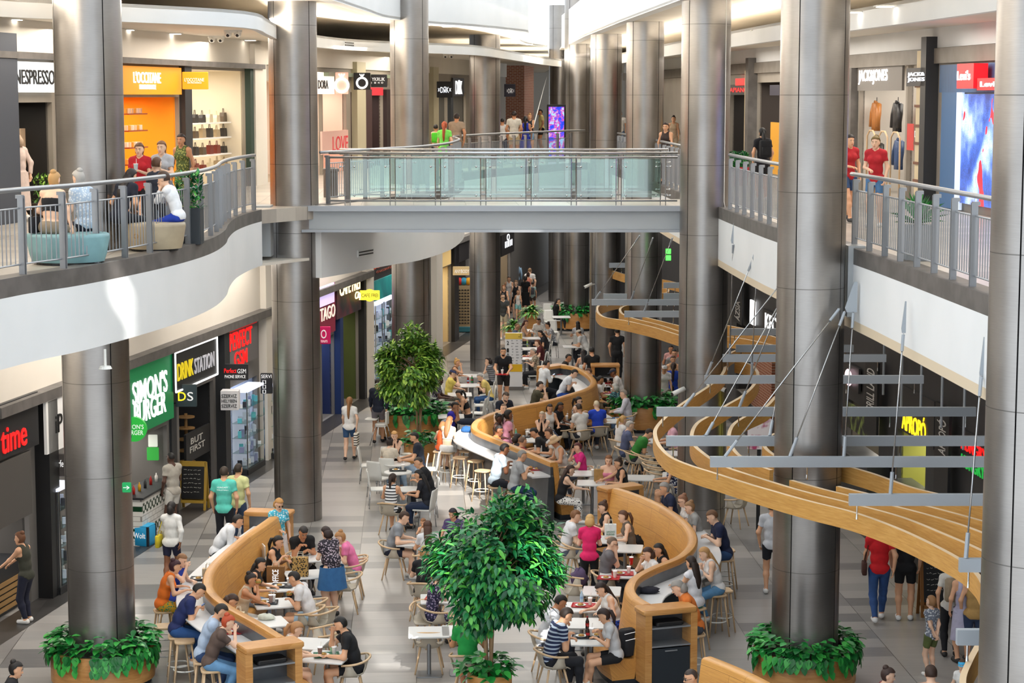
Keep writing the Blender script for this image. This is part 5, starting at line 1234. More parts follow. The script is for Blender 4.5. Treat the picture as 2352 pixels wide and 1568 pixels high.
crowd('''
394,1166|wk|10|f|4|m:1d1614|l:e8e8e4|h:20233f|white long sleeved blouse and navy shorts walking away with a yellow bag|bag=d2bf2a
392,1052|st|310|m|5|b:171210|t:b3aca0|h:d8d4cc|beige tee and white shorts waiting at the burger counter|arms=hold
515,1086|st|5|M|2|s:3a2d22|t:5fd0be|p:1a1d26|turquoise team tee seen from behind
548,1079|st|20|m|2|s:2c2119|t:dfe0a2|p:3d4f6d|pale yellow polo beside the turquoise tee
546,1197|s|75|m|2|s:1d1713|l:e3e6ea|p:20242e|white shirt and earbuds leaning on the counter end|lean=38 arms=fold
418,1287|s|120|f|1|s:8a6240|v:2a48b8|k:2a48b8|blue tank top and a hairband at the counter|arms=mouth lean=22
402,1302|s|72|f|2|u:3a1720|v:e87420|p:d9a528#2d8f6c|orange sleeveless top and bright patterned trousers on a stool|lean=20 arms=table
456,1357|s|80|m|2|s:1d1816|t:1f2a5c|p:27508a|navy tee and jeans bent over a phone on a stool|lean=32 hp=35 arms=phone phone
507,1405|s|85|m|2|s:1f1813|l:aebfd6|p:2f4872|light blue shirt leaning over the counter corner|lean=24 hp=30 arms=eat beard
524,1430|s|78|f|1|u:b04522|t:5b4a42|p:6d9cc6|brown tee and pale jeans with a copper hair bun|lean=26 hp=20 arms=mouth
532,1380|b|95|f|2|m:3b261b|t:cfc6bb|p:50617a|pale top hidden behind the oak backrest with brown curls|lean=20 hp=40 arms=eat
576,1332|b|92|f|3|u:231915|v:cdb89c|p:e1ddd3|beige tank top eating at the bench table|arms=mouth lean=14 food
598,1296|b|95|f|2|l:15110f|v:2a2420|p:8398b4|dark top with very long black hair on the bench|arms=table lean=16
639,1245|b|105|f|2|p:16110f|v:17171a|p:191b22|black strap top behind an open white cake box|arms=eat lean=14
697,1223|a|160|m|3|s:2a2421|t:161618|p:1d1f26|black tee with sunglasses pushed up on the forehead|arms=eat lean=26 shades hp=30
749,1224|st|320|F|1|m:2a1a18|t:2a2530#b9a9b5|k:33689c|dark flowered blouse and denim skirt standing at the table|arms=eat lean=14 fat=1.35 hp=25
782,1235|a|268|f|1|u:a8794b|t:ee7fb0|h:8fb4cf|pink tee and crossbody strap at the table|lean=24 hp=25 arms=eat
641,1158|st|150|f|1|m:b88950|t:49b4d0#d7eef2|k:e2dfe0|turquoise leaf print blouse standing behind the bench end|arms=hold hp=25 glasses
676,1329|a|278|m|2|s:1c1614|t:e3e0e0|h:a8c4d8|white tee biting a burger at the bench table|arms=eat lean=24 food hp=20
681,1445|b|80|f|1|p:a5784e|v:e6e4de|h:e8e6e0|white halter top with a braid at the nearest table|arms=reach lean=20 hp=25
782,1435|a|265|m|2|s:14100f|t:17181c|h:121317|black short sleeved shirt and black shorts eating fries|arms=mouth lean=18 beard
928,1189|a|95|m|1|s:3c2618|t:93989e|h:1b2036|grey tee and navy shorts facing a long haired girl|lean=22 hp=22 arms=table
982,1210|a|355|f|2|l:4a2c1d|t:dfe0e2|h:3a3f4e|white top with long brown hair seen from behind|arms=table
972,1200|f|190|k|2|s:8a5f3d|v:f0e3d8|h:b8c6d2|small child's pale vest raising a hand at the table|arms=mouth
975,1271|a|8|f|1|u:b88d5c|t:15161b|h:181a20|black cold-shoulder top with a hair claw seen from behind|arms=table
1008,1327|a|75|f|1|s:8f6a4c|t:2a2744#9c8fae|d:2a2744#9c8fae|dark flowered dress half hidden by the ficus crown|arms=chin
1040,1181|a|200|f|2|m:1c1420|t:5a4a78|p:3a3d4c|violet headband and dark hair above the ficus crown|arms=table
1076,1418|a|5|m|3|s:2a1c14|t:22a04a|h:2f7a43|bright green tee seen from behind under the ficus|arms=table shoe=161616
902,1100|a|18|f|2|p:2f1c14|v:e9e9ea=22242c|h:16181e|striped sleeveless top with a brown ponytail at a round table|arms=table
962,1091|w|285|f|2|l:131011|t:1a1d27|p:22314f|black off-shoulder top with long black hair at a round table|arms=table lean=16
961,1062|w|262|M|2|b:3a322c|t:191b22|p:2b2e38|black tee with a shaved fade haircut|arms=eat lean=22 hp=20
952,1005|w|268|M|2|s:1a1512|t:1b2333|p:9db3ca|navy tee with trimmed beard at the round table|arms=table lean=10 beard
906,1001|w|175|f|1|l:c99a5e|v:3a2420|p:3a3430|dark print top with long blonde hair facing the camera|arms=chin
896,1017|w|15|f|1|u:2a1c16|t:d8cdbb|p:7c94ae|beige tee with a dark low bun seen from behind|arms=table
869,880|wk|5|m|2|s:2a211b|l:1b2336|h:6f6a70|navy shirt and grey shorts walking away behind the bright ficus|shoe=1b1b1e
803,922|wk|8|f|1|l:9a6d44|t:e9e9e6|h:34567e|white tee and denim shorts walking away with a striped bag|tote=efe9dc=2e2c2c
1033,967|s|22|f|1|l:9c6c45|x:f1efe9|k:f0efec|white crop top and white skirt on a bar stool|arms=fold lean=16
1017,978|s|20|c|1|m:b07a4a|v:ef6a34|h:4d7eaa|orange top and denim shorts beside the white skirt|arms=table
1045,934|w|110|m|3|s:1b1513|t:3a30b4|p:3a3f55|violet blue polo with sunglasses pushed up|arms=chin shades
1055,905|w|268|f|2|p:16110f|x:15151a|p:1b1c24|black strapless top with a dark ponytail at a cafe table|arms=eat lean=22 hp=35
1010,874|w|95|m|5|s:14100f|t:2a2835#b0a9b8|p:2b2c33|dark floral shirt at the cafe table end|arms=table
1040,858|w|85|m|1|c:1c2a58|t:e3cf67|p:8a8478|yellow tee and navy cap drinking at a cafe table|arms=mouth
1103,866|w|265|f|1|s:a9a7a3|t:e0c878|p:2c5488|yellow top with short grey hair eating at a cafe table|arms=eat lean=26 hp=30
1050,833|w|95|f|2|u:c79a5b|v:7d5a40|p:77604e|brown sleeveless top with a high blonde bun|arms=mouth
1121,829|w|275|f|1|m:241612|t:8e8f94=54565c|p:15161b|grey striped tee with a crossbody strap|arms=chin
1156,808|wk|185|M|2|s:1c1512|t:121318|h:2c2725|black tee and dark shorts carrying a red tray|arms=tray beard
1162,911|s|150|m|1|s:4a3a2d|t:1b2030|p:2b3040|navy printed tee with a ginger beard behind the oak wave|arms=table beard hp=25
1240,886|s|80|m|1|s:2e2119|t:4f4a36|p:3b3a34|olive tee with chin on hand behind the oak wave|arms=mouth lean=14
1256,837|s|60|m|2|s:181412|l:eceef0|p:20222a|white shirt looking at a phone at the inner counter|arms=phone phone lean=14
1319,858|s|95|m|1|s:17120f|t:e6e9ef|p:2450a8|white and blue football tee at the inner counter|arms=phone lean=34 hp=30
1157,938|st|165|m|1|b:7b5d48|t:cdbfb4|p:6b6f78|pale tee with a bald head holding two girls beside the bench|arms=hold
1146,961|st|110|f|5|u:16100e|v:3a2c28|p:2a2628|dark sleeveless top with braided hair below the bald head|arms=hold s=.92
1168,954|st|60|c|4|p:17110f|t:e6a3bd|k:d58fae|pink tee and white headband beside the bald head|arms=hold s=.95
1146,989|b|100|m|4|s:16100e|t:d98a50|p:3b3f4a|orange tee low behind the steel splash panel|arms=eat
1189,1007|b|60|f|2|m:241a16|t:2f2c30|p:2f3038|dark curly hair and black tee behind the splash panel|arms=table
1201,1015|b|60|m|2|b:6b5140|t:8f2a28|p:2f3038|red tee and bald head behind the splash panel|arms=table
1227,994|a|272|m|2|s:17120f|t:17181b|p:24262c|black tee with a fringe bending over the plates|arms=table lean=24 hp=30
1260,995|a|270|m|2|s:4a3020|t:e9e8e4|p:4e5664|white tee reaching over the table|arms=reach lean=16 hp=16
1275,1014|a|255|m|2|h:d8b878|v:dcdad6|h:7d7a74|white vest and straw hat with tattooed arms|arms=table lean=18 hp=25
1245,955|a|190|f|1|s:b9a78f|v:2a282b|p:2f2e33|black vest with both elbows on the table|arms=chin lean=14
1263,938|b|165|f|2|m:2a1c16|v:e4e1dc|p:4f5e78|white tank top with dark hair on the oak bench|arms=table
1287,934|b|120|f|4|l:120e0d|t:18181c|p:1c1d22|black shirt with long dark hair on the oak bench|arms=table lean=12
1329,921|b|110|f|1|p:1b1412|v:cfcac8#35323a|p:24252b|patterned vest and glasses with a high ponytail|arms=eat glasses
1329,938|a|330|m|2|s:3a2a20|t:e2dfda|p:2b2e38|white tee with a black crossbody strap seen from behind|arms=eat beard lean=14
1370,930|a|345|m|1|b:d8c7a8|t:2247c4|p:3b3f4a|bright blue tee with bleached short hair seen from behind|arms=table
1327,1028|a|262|f|1|s:5c2a28|t:e62f8c|p:4d5566|fuchsia tee with red sunglasses on the hair|arms=mouth shades
1310,1080|b|85|f|1|l:38231a|v:17161a|p:ece9e4#1b1a1d|black top and zebra print trousers on the bench end|arms=reach lean=18
1159,1032|s|72|M|4|s:15110f|t:c5d5e2|h:1d1f28|pale blue tee and black sports shorts on a bar stool|arms=eat lean=18
1199,1047|s|78|m|2|s:8b8884|t:a7aaad|p:22375c|grey polo with grey hair eating on a bar stool|arms=eat lean=14 food
1398,1057|a|185|f|1|l:8a5a38|x:e890ae|p:7fa3b4|pink top hugging a friend at the table|arms=lap lean=2
1420,1064|a|262|f|2|u:33241b|v:17171b|p:7d95a6|black tank top hugging a friend at the table|arms=reach lean=12
1447,978|a|82|m|1|s:b9b2aa|t:5a6284|p:31405c|grey blue tee with white hair beside the oak planter|arms=table
1490,996|a|78|m|2|s:33241a|t:2c7d2c|p:30333b|green tee bending over the plate beside the planter|arms=eat lean=34 hp=35
1539,972|a|265|m|2|s:4a3626|t:efb8c8|p:3a4152|pink tee half hidden by the ribbon tip|arms=table
1537,1060|a|275|f|2|m:2b1d16|v:1c2348#dfe4ee|d:1c2348#dfe4ee|navy dress with white dots below the ribbon|arms=table
1526,1122|s|255|m|2|p:8f8b86|t:1d2642|p:2a3242|navy tee with a grey ponytail at the counter|arms=table lean=16
1568,1150|s|260|f|1|u:8a5f45|t:dfdcda|p:7b90a8|white tee and glasses reading a sheet at the counter|arms=phone glasses
1584,1166|s|262|f|1|u:8f6b47|t:9b9b99|p:8198ae|grey tee with a low bun beside the reader|arms=table
1636,1187|s|262|M|1|s:6b4a30|t:172142|p:2f4d78|navy tee and jeans with earbuds writing at the counter|arms=phone lean=20 hp=25
1618,1272|s|258|f|1|l:b98c58|v:ebe8e6|p:5f92bd|white tank top and jeans with blonde hair on a stool|arms=eat lean=22 hp=15
1587,1293|s|318|f|2|l:2a1b14|s:e6e5ea|p:22a5a5|white camisole and turquoise trousers seen from behind|arms=table lean=8
1557,1350|s|265|m|1|m:8e8a85|t:d9762f|p:4a4f5a|orange tee behind the oak cabinet with grey hair|arms=fold lean=26 hp=25
1385,1165|b|262|f|1|u:4a2f20|v:1a1a1d|p:2c3038|black strap top with sunglasses on the hair by the bench|arms=phone shades
1431,1186|b|265|f|1|p:5b3a26|v:6d6257|p:30333b|taupe tank top with a black handbag on the bench|arms=table lean=14
1322,1186|a|82|m|1|s:7a5232|t:e8eaed|p:5a6576|white tee with a curly fringe across the bench|arms=eat lean=16
1355,1196|st|5|f|1|m:c79e63|t:e01f66|p:17181c|pink cleaner's vest over black seen from behind|arms=eat lean=14 hp=20
1406,1248|a|85|m|1|b:6d5a4b|t:6a676b|p:4a4e58|grey tee and glasses with folded arms at the table|arms=chin glasses
1488,1272|b|250|f|1|m:3b241a|t:eae9e8|p:4b566a|white blouse eating low on the bench|arms=mouth lean=14
1513,1263|b|255|f|2|l:17110f|v:1b1a1d|p:30333b|black top with a flower in long dark hair|arms=table lean=12
1381,1353|b|250|f|1|l:271813|v:ecebe9|k:2b4bb4#101b48|white tank top and a blue print skirt reaching over a tray|arms=reach lean=26 hp=28
1287,1384|a|80|m|3|s:110e0e|t:d2d6dd|p:3a4152|pale grey tee and black hair with an earbud|arms=eat lean=24 hp=30
1300,1414|a|72|M|2|s:2e221b|t:1d2a50=b7c6d8|p:1b1d24|striped navy polo and black trousers over a plate|arms=eat lean=22 hp=28 shoe=2b2d2a
1387,1414|b|268|f|2|p:2c1a16|t:c3c3c4|h:141519|grey printed tee and black shorts eating with crossed legs|arms=eat lean=16 hp=28 cross shoe=e3e0d6
1587,1556|a|255|m|2|b:3a2e28|t:3a3f49|p:30333b|glasses and shaved head at the bottom edge|arms=table glasses
37,1538|w|80|f|2|u:17120f|t:17181c|p:24262c|black tee with a messy bun in the bottom corner|arms=table
2040,1552|w|100|f|1|u:3a2720|t:8f4f52|p:3b3f4a|red top with a scruffy bun at the bottom edge|arms=table
2138,1548|w|5|m|1|s:3b281e|t:c6a08a|p:3b3f4a|short brown hair seen from behind at the bottom edge|arms=table
2210,1528|st|200|k|1|c:3fb2e6|t:efefed|h:8a9fb5|turquoise cap and white tee at the bottom edge|
2021,1212|wk|5|M|2|s:2d211a|t:d01620|p:2d4f86|red tee and jeans walking away under the ribbons|bag=4a2a20 shoe=e9e9e8
2082,1208|st|10|M|2|s:2a211b|t:16161a|h:131418|black shorts and white trainers queueing at the counter|shoe=e9e9e8
2138,1382|st|330|c|1|s:9a7048|t:6f7684#cfd3d8|h:5f6a3a|grey leaf print shirt and olive shorts with hands behind the back|arms=back shoe=ecebe8 hp=-12
2186,1300|st|5|f|2|s:3c2c22|t:d9d5cd|p:1d1e23|white tee carrying a beige backpack by the chalkboard|pack=9a8a72
2212,1312|st|350|f|2|m:4a3022|v:b9b6cf|d:b9b6cf|lilac sleeveless dress beside the edge column|arms=hang
2240,1318|st|10|f|2|m:6b4a35|v:b28d54|h:31405f|mustard top and denim shorts beside the lilac dress|
45,1237|st|290|f|2|u:6b4328|v:3a3b30|p:1c1f33|dark green tank top and wide navy trousers at the shop counter|arms=counter lean=8
1775,1165|st|10|m|2|s:2b2019|t:c9ccd2|h:1f2229|grey tee and dark shorts half hidden by the wide column|
1237,562|wk|5|M|2|s:2b2019|t:e6e4df|h:15161b|white tee and black shorts walking away far down the hall|pack=17181c
1169,641|wk|180|f|2|p:2c1d16|v:d8d5d2|h:c9c4bf|printed white vest walking towards the camera|
1185,650|wk|185|f|1|l:a4743f|v:1a1a1e|k:17171b|black strap top with sunglasses in the far crowd|shades
1157,661|wk|180|f|2|m:9a5f38|v:1c1a1d|h:30313a|black tank top and copper hair in the far crowd|
1155,682|wk|175|m|1|s:3a2b20|t:3c3f40|h:bdb49c|dark grey tee and beige shorts walking past the column|glasses
1190,671|wk|180|c|2|s:4a3220|v:e3e0da|h:8cc7c4|white vest and aqua shorts running towards the camera|
1207,640|st|10|f|2|p:17110f|t:141417|d:141417|black dress standing in the far crowd|
1224,652|st|15|c|2|s:2a1d15|t:a9c2bd|h:4a3d38|pale green tee carrying a grey backpack|pack=53565e
1213,632|st|5|f|2|u:3a2419|v:e08a74|h:9b8a80|coral top behind the black dress|
1217,622|wk|5|m|1|s:8a6a4a|t:e0dedb|h:6d6a70|white tee in the far crowd beside the brick pier|
1282,692|w|90|f|2|l:17110f|t:141417|p:24262c|black tee and long dark hair at the far table by the column|arms=chin
1237,737|w|185|f|2|m:17110f|l:e6e2dc|p:4b4f5a|white sweater facing the camera at the far tables|arms=table hp=30
1208,742|w|95|f|2|l:4b1f18|v:d9c7ba|p:4b4f5a|pale vest with auburn hair at the far tables|arms=eat
1258,748|w|260|f|2|u:2a1a14|t:d9d9dc#3a3c48|p:30333b|patterned blouse with dark bun at the far tables|arms=eat lean=20
1188,750|w|90|m|2|b:7d5d47|t:5c6f8c|p:30333b|blue tee and bald head behind the totem|arms=table
1241,766|w|268|f|2|l:1d1512|t:2d2c31|p:30333b|charcoal top with dark hair at the far tables|arms=table lean=22
1234,788|w|262|f|1|l:6b3d25|t:5a1f22|p:30333b|burgundy top with brown hair at the far tables|arms=table lean=16
1224,808|w|268|f|1|s:b0a8a0|t:8a7a66#d8cdb8|p:1a1b20|patterned blouse and grey hair with a white bag|arms=eat
1327,745|w|355|f|2|l:1d1512|t:c7c7cc|p:30333b|grey tee with long dark hair beside the oak planter|arms=table
1329,765|w|300|m|2|c:d9d0c2|t:d8d6d4|p:30333b|white tee and pale cap bending beside the oak planter|arms=table lean=30
1339,812|w|350|f|2|l:1f1512|v:9d8a84|p:30333b|grey tank top with long dark hair behind the oak wave|arms=table
1359,806|st|350|m|2|s:17120f|t:131417|p:1b1d24|black tee standing by the tray return|arms=hold
1306,822|w|100|m|3|s:17120f|t:26221f|p:24262c|dark camouflage shirt at the dark sofa|arms=table lean=20
1352,855|w|265|m|1|s:5a3a28|t:1b1c20|p:24262c|dark tee bending low behind the tip of the oak wave|arms=table lean=24
1379,873|a|80|m|3|s:120e0d|t:e6e2e0|p:24262c|white tee and dark beard at the red trays|arms=table beard
1408,856|a|268|m|4|c:16233c|t:e9e6e2|p:30333b|white tee and navy cap at the red trays|arms=eat lean=20
1412,890|a|320|f|1|m:b3b2ac|t:1f3a48#7fb4b8|p:24262c|teal floral blouse and grey bob seen from behind|arms=table
1432,905|a|280|m|1|s:9b8f84|l:d8d6e0|p:5f7fa6|pale lilac shirt half hidden by the column|arms=table
1431,965|a|60|f|1|p:c79e63|t:eceae8|p:7b90a8|white tee with blonde ponytail beside the grey blue tee|arms=table
1541,802|wk|185|f|3|l:17110f|t:d9a3a0|h:5b5f6a|pink blouse with long black hair in the queue by the ribbons|
1549,812|wk|190|m|2|s:14100e|t:8d8a8a|p:30333b|grey tee and black hair in the queue by the ribbons|
1546,826|wk|180|f|2|l:4a2b1c|v:b5926c|p:8a6b50|tan vest and wavy brown hair in the queue by the ribbons|
1547,842|st|10|f|2|l:33211a|t:1f45b0|p:8f8ca0|royal blue top and grey trousers seen from behind|
1526,846|wk|180|f|2|c:f0efee|t:eeece9|p:d9a0ac|white cap, white tee and pink striped trousers with a black bag|bag=17181c
1560,806|st|5|c|2|s:2a1d15|t:ef4a2a|h:3b3f4a|orange tee peeking past the bridge-end column|
1418,762|st|5|m|2|s:17120f|t:17171a|p:1b1b1f|black clothes standing between two far columns|
''')
crowd('''
126,434|o|15|f|1|u:b98f5a|x:16171c|p:8d7f6c|black strapless top and khaki trousers on the teal ottoman seen from behind|arms=prop lean=12 bag=1b1c22 Y=30.5
180,422|o|310|f|1|u:a9a6a2|t:b5c9de#e4ecf3|p:24293a|pale blue shirt with swept up grey hair on the teal ottoman|arms=lap lean=10 Y=31
302,432|o|30|f|2|l:1d1412|t:151a2b|p:171a24|navy tee with long dark hair on the beige ottoman|arms=lap lean=26 Y=33.2
376,424|o|285|c|1|s:3f2a1c|l:e6e8ec|p:1f3fae|white shirt with short dark hair on the beige ottoman|arms=chin lean=22 s=.86 Y=33.3
361,402|st|20|c|1|s:5a3a24|t:3a3f4c|p:30333b|dark tee with brown hair standing behind the beige ottoman|s=.80 Y=34.6
320,352|st|185|f|1|l:6b4a32|t:c01f2c|p:24262c|red football tee sipping an iced drink|arms=cup cupd=b9c7cc Y=36.6 s=.93
371,348|st|190|f|1|l:7b5638|t:b6b8be|p:8fa0b5|grey crop tee with a colourful iced drink|arms=cup cupd=7fc4d8 Y=36.6 s=.95
416,322|st|200|f|3|l:2a1b14|v:4f5a2c#9a9a50|d:4f5a2c#9a9a50|long green patterned dress with a tan shoulder bag|bag=b58a68 hem=.78 arms=hang
2011,328|st|205|f|1|u:6d5a2c|t:b8202c|h:4d78a6|red embroidered blouse and denim shorts with an olive headband|arms=hold
1953,324|wk|160|f|2|l:17110f|t:b01f28|h:34507a|red blouse with long black hair behind the wide column|arms=hold
1751,306|st|350|f|2|l:0f0c0c|t:14141c|h:17171c|black tee, long black hair and black shorts seen from behind|pack=17181c
1001,294|wk|5|c|3|s:17110f|t:d8b8a2|h:24262c|pale tee and a bright green backpack beyond the bridge|pack=4fc42a s=.82
1021,289|wk|8|f|2|l:a84a22|t:7fe05a|d:7fe05a|lime green dress with long red hair beyond the bridge|hem=.42
1049,270|wk|8|M|3|s:2a1d16|t:a8917a|p:9b8268|beige striped shirt seen from behind beyond the bridge|
1181,264|st|5|M|3|s:2a1d16|t:e9e2d4|h:cbb48e|cream tee and beige shorts at the far railing|
1154,283|st|5|m|3|s:1d1512|t:e3e1de|p:2b3348|white tee half hidden by the column at the far railing|Y=77 s=.92
1207,275|st|5|f|3|l:110d0d|v:1a2fa8|d:1a2fa8|royal blue dress with long black hair at the far railing|hem=.42
1217,268|st|180|f|2|u:b98f5f|v:2a2c33|h:7fa0c0|black vest and denim shorts facing the camera at the far railing|arms=fold
1241,258|st|260|m|3|s:16110f|t:e8d998|h:17181c|yellow tee holding a phone to the ear by the blue screen|arms=ear
1547,274|wk|190|f|2|u:2a1a14|v:cdb69a|p:d0bda2|beige top and trousers beyond the bridge on the east side|bag=d8cdbb
1529,292|wk|200|f|2|l:2a1914|v:3a2b28|p:24262c|dark top half hidden by the column beyond the bridge|
1424,262|st|180|m|3|s:17120f|t:e6e4e0|p:5d7391|white tee standing between two far columns upstairs|
40,372|wk|300|f|1|m:b59a80|l:d8c2b6|d:d8c2b6|pale printed dress passing the coffee shop wall|hem=.7 bag=cdb09a Y=41
''', UP)
# ================================================================ shop fronts, signs and lettering
def spot(w, px, py, off=0.0): return w.hit(px, py, off)
def panel(w, x0, x1, yt, yb, m, lab, cat='sign', off=.2, th=.06, name='shop_sign', group=None, border=None):
    """a board on a shop wall, placed by its photographed corners; gives back the thing and a lettering function"""
    xm = (x0+x1)/2; zt, zb = spot(w, xm, yt, off).z, spot(w, xm, yb, off).z; ym = (yt+yb)/2
    a, c = spot(w, x0, ym, off), spot(w, x1, ym, off); mid = (a+c)/2; mid.z = (zt+zb)/2; W = (c-a).length; H = zt-zb
    t = thing(name, mid, lab, cat, group)
    MB().box(mid - w.n*th/2, (W, th, H), ax=(w.d, w.n, UPV)).build('board', m if not isinstance(m, str) else (M[m] if m in M else mat(m, .5)), t, True)
    if border:
        b = MB(); e = .035
        for u, v, ww, hh in ((0, H/2, W, e), (0, -H/2, W, e), (W/2, 0, e, H), (-W/2, 0, e, H)): b.box(mid + w.d*u + UPV*v + w.n*.015, (ww, .03, hh), ax=(w.d, w.n, UPV))
        b.build('light_border', border, t, True)
    def put(body, tx0, tx1, tyt, tyb, mt, depth=.05, o2=0.0, **k):
        tm = (tx0+tx1)/2; z1, z0 = spot(w, tm, tyt, off).z, spot(w, tm, tyb, off).z; y_ = (tyt+tyb)/2
        p, q = spot(w, tx0, y_, off), spot(w, tx1, y_, off); c_ = (p+q)/2; c_.z = (z0+z1)/2
        letters(body, c_ + w.n*o2, (q-p).length, z1-z0, wax(w), mt, t, depth, **k)
    return t, put, mid, W, H
def fpanel(x0, x1, yt, yb, Y, m, lab, cat='sign', th=.08, name='hanging_sign', arm=None, group=None):
    """a board facing the camera at distance Y"""
    a, c = at_y(x0, yt, Y), at_y(x1, yb, Y); mid = (a+c)/2; W, H = c.x-a.x, a.z-c.z; t = thing(name, mid, lab, cat, group)
    MB().rbox((0, 0, 0), (W, H, th), .02).xform(Matrix.Rotation(PI/2, 4, 'X')).xform(Matrix.Translation(mid + Vector((0, th/2, 0)))).build('board', m if not isinstance(m, str) else (M[m] if m in M else mat(m, .5)), t, True)
    if arm is not None:
        for f in (.35, -.35): MB().tube([mid + Vector((0, th/2, H*f)), mid + Vector((arm, th/2, H*f))], .015, 6).build('bracket_arm', M['black'], t, True)
    def put(body, tx0, tx1, tyt, tyb, mt, depth=.015, **k):
        p, q = at_y(tx0, tyt, Y), at_y(tx1, tyb, Y); c_ = (p+q)/2; letters(body, c_, q.x-p.x, p.z-q.z, FRONT, mt, t, depth, **k)
    return t, put, mid, W, H
GW = mat('f4f8ff', .5, 0, 1.1); GWs = mat('ffffff', .5, 0, 1.5); GR = mat('e01414', .5, 0, 1.3); BK = mat('111111', .5); GY = mat('ffd21c', .5, 0, 1.5); GC = mat('ffe7b0', .5, 0, 1.8); WT = mat('eeeeee', .5, 0, .3)
# --- west, ground floor
t, put, *_ = panel(LL, -60, 88, 925, 1052, '1d1d20', 'black shop fascia with red glowing lettering above a dark shutter'); put('time', 2, 60, 975, 1033, GR, .12)
t, *_ = panel(LL, -60, 72, 1062, 1213, '4e4b48', 'dark grey half shutter of the shop beside the woman in a dark green top', 'shutter', name='roller_shutter')
t, put, *_ = panel(LL, 107, 146, 905, 1036, 'e9e9e7', 'white phone repair board partly hidden by the column in the leafy planter', off=.3); put('iP', 127, 142, 950, 992, BK)
t, put, *_ = fpanel(105, 150, 1042, 1094, 39.8, '39332f', 'dark projecting phone shop sign above the lit glass case'); put('iPerfe', 119, 146, 1056, 1072, WT); put('I', 109, 117, 1050, 1072, WT)
t, put, *_ = panel(LL, 290, 398, 822, 985, M['green_sign'], 'big green burger sign with white glowing letters', off=.22); put("SIMON'S", 304, 383, 862, 915, GWs, .14); put('BURGER', 308, 380, 912, 962, GWs, .14)
c = at_y(309, 985, 44.2); t = thing('round_sign', c, 'round green projecting burger sign beside the planter column', 'sign'); MB().tube([c + Vector((0, .06, 0)), c - Vector((0, .06, 0))], .27, 32).build('disc', mat('1f9b33', .5, 0, .5), t, True)
letters("SIMON'S", c + Vector((0, -.06, .06)), .42, .10, FRONT, WT, t, .01); letters('BURGER', c + Vector((0, -.06, -.07)), .40, .10, FRONT, WT, t, .01); MB().tube([c, c + Vector((-.9, .2, 0))], .015, 6).build('bracket_arm', M['black'], t, True)
t, put, *_ = panel(LL, 402, 498, 792, 880, '1b1b1d', 'black drinks shop sign with a white light border', off=.3, border=GWs); put('DRINK', 407, 443, 829, 868, mat('d8c020', .5, 0, .5), .1); put('STATION', 446, 491, 815, 850, mat('b9b9c0', .5, 0, .25), .1)
t, put, mid, W, H = fpanel(403, 452, 883, 934, 47.3, '22353b', 'dark green projecting drinks sign with two letters', arm=-.6); put('D', 409, 427, 900, 920, GY); put('S', 430, 444, 900, 920, WT)
t, put, *_ = panel(LL, 514, 592, 738, 838, '6f6c6c', 'grey phone shop board with tall red letters', off=.2); put('PERFECT', 527, 578, 757, 798, GR, .12); put('GSM', 538, 567, 804, 838, GR, .12)
t2, *_ = panel(LL, 518, 590, 740, 754, mat('c21a1a', .5, 0, .5), 'red strip across the top of the grey phone shop board', off=.24)
t, put, *_ = fpanel(511, 570, 836, 873, 50.8, '1c1c20', 'black projecting phone service sign with a red word'); put('Perfect', 515, 543, 846, 856, GR); put('GSM', 545, 565, 847, 857, WT); put('PHONE SERVICE', 516, 564, 861, 868, WT)
t, put, mid, W, H = fpanel(506, 548, 897, 942, 50.4, 'e8e8ea', 'white repair notice cube on top of the phone cases', th=.34); put('SZERVIZ', 509, 544, 905, 913, BK); put('HELYBEN', 509, 544, 917, 924, BK); put('SZERVIZ', 509, 544, 928, 936, BK)
t, put, *_ = fpanel(598, 626, 857, 904, 53.9, '1a1a1d', 'black repair sign with white icons behind the bridge column'); put('SERVI', 600, 624, 860, 868, WT)
for k in range(3): put('[]', 603, 611, 873+k*11, 881+k*11, WT)
t, put, *_ = panel(LL, 733, 770, 655, 768, '8a1f3d', 'dark pink travel shop board with white letters', off=.2); put('TAGO', 735, 769, 703, 733, mat('f0e4d4', .5, 0, .5), .1)
t, *_ = panel(LL, 733, 768, 655, 700, mat('c9b8e8', .4, 0, .9), 'pale violet picture on the travel shop board', 'poster', off=.24, name='poster')
t, put, *_ = fpanel(733, 759, 750, 790, 60, 'e6006a', 'bright pink projecting sign with a white globe'); put('O', 737, 750, 757, 777, WT); put('tours', 737, 752, 780, 786, WT)
t, put, *_ = panel(LL, 774, 829, 648, 722, noisy('cafe_board', '2e3138', '6b2c3a', 2.5, .5), 'dark painted cafe board with cream glowing letters', off=.2); put('CAFE FREI', 780, 826, 640, 672, GC, .08); put('City', 815, 829, 668, 690, GC, .06, shear=.3)
t, put, mid, W, H = fpanel(826, 872, 667, 689, 65.3, mat('e8d83a', .5, 0, .9), 'glowing yellow plaque of the cafe on a bracket', arm=-.5); MB().ball((0, 0, 0), (W*.30, .012, H*.66), 20, 8).xform(Matrix.Translation(mid)).build('oval', mat('e8d83a', .5, 0, .9), t, True, smooth=True); put('CAFE FREI', 830, 868, 674, 682, BK)
t, put, *_ = panel(LL, 847, 904, 578, 640, '1a1516', 'black jeweller sign with brown letters behind the cafe', off=.15); put('BORKUT', 858, 902, 602, 611, mat('a8452c', .5, 0, .3)); put('ÓRASZAKÜZLET', 864, 912, 613, 619, mat('7d3a2a', .5, 0, .2))
t, *_ = panel(LL, 847, 904, 640, 686, noisy('teal_poster', '0f6f78', '1aa0a0', .9, .5), 'teal seaside poster above the jeweller cases', 'poster', off=.2, name='poster')
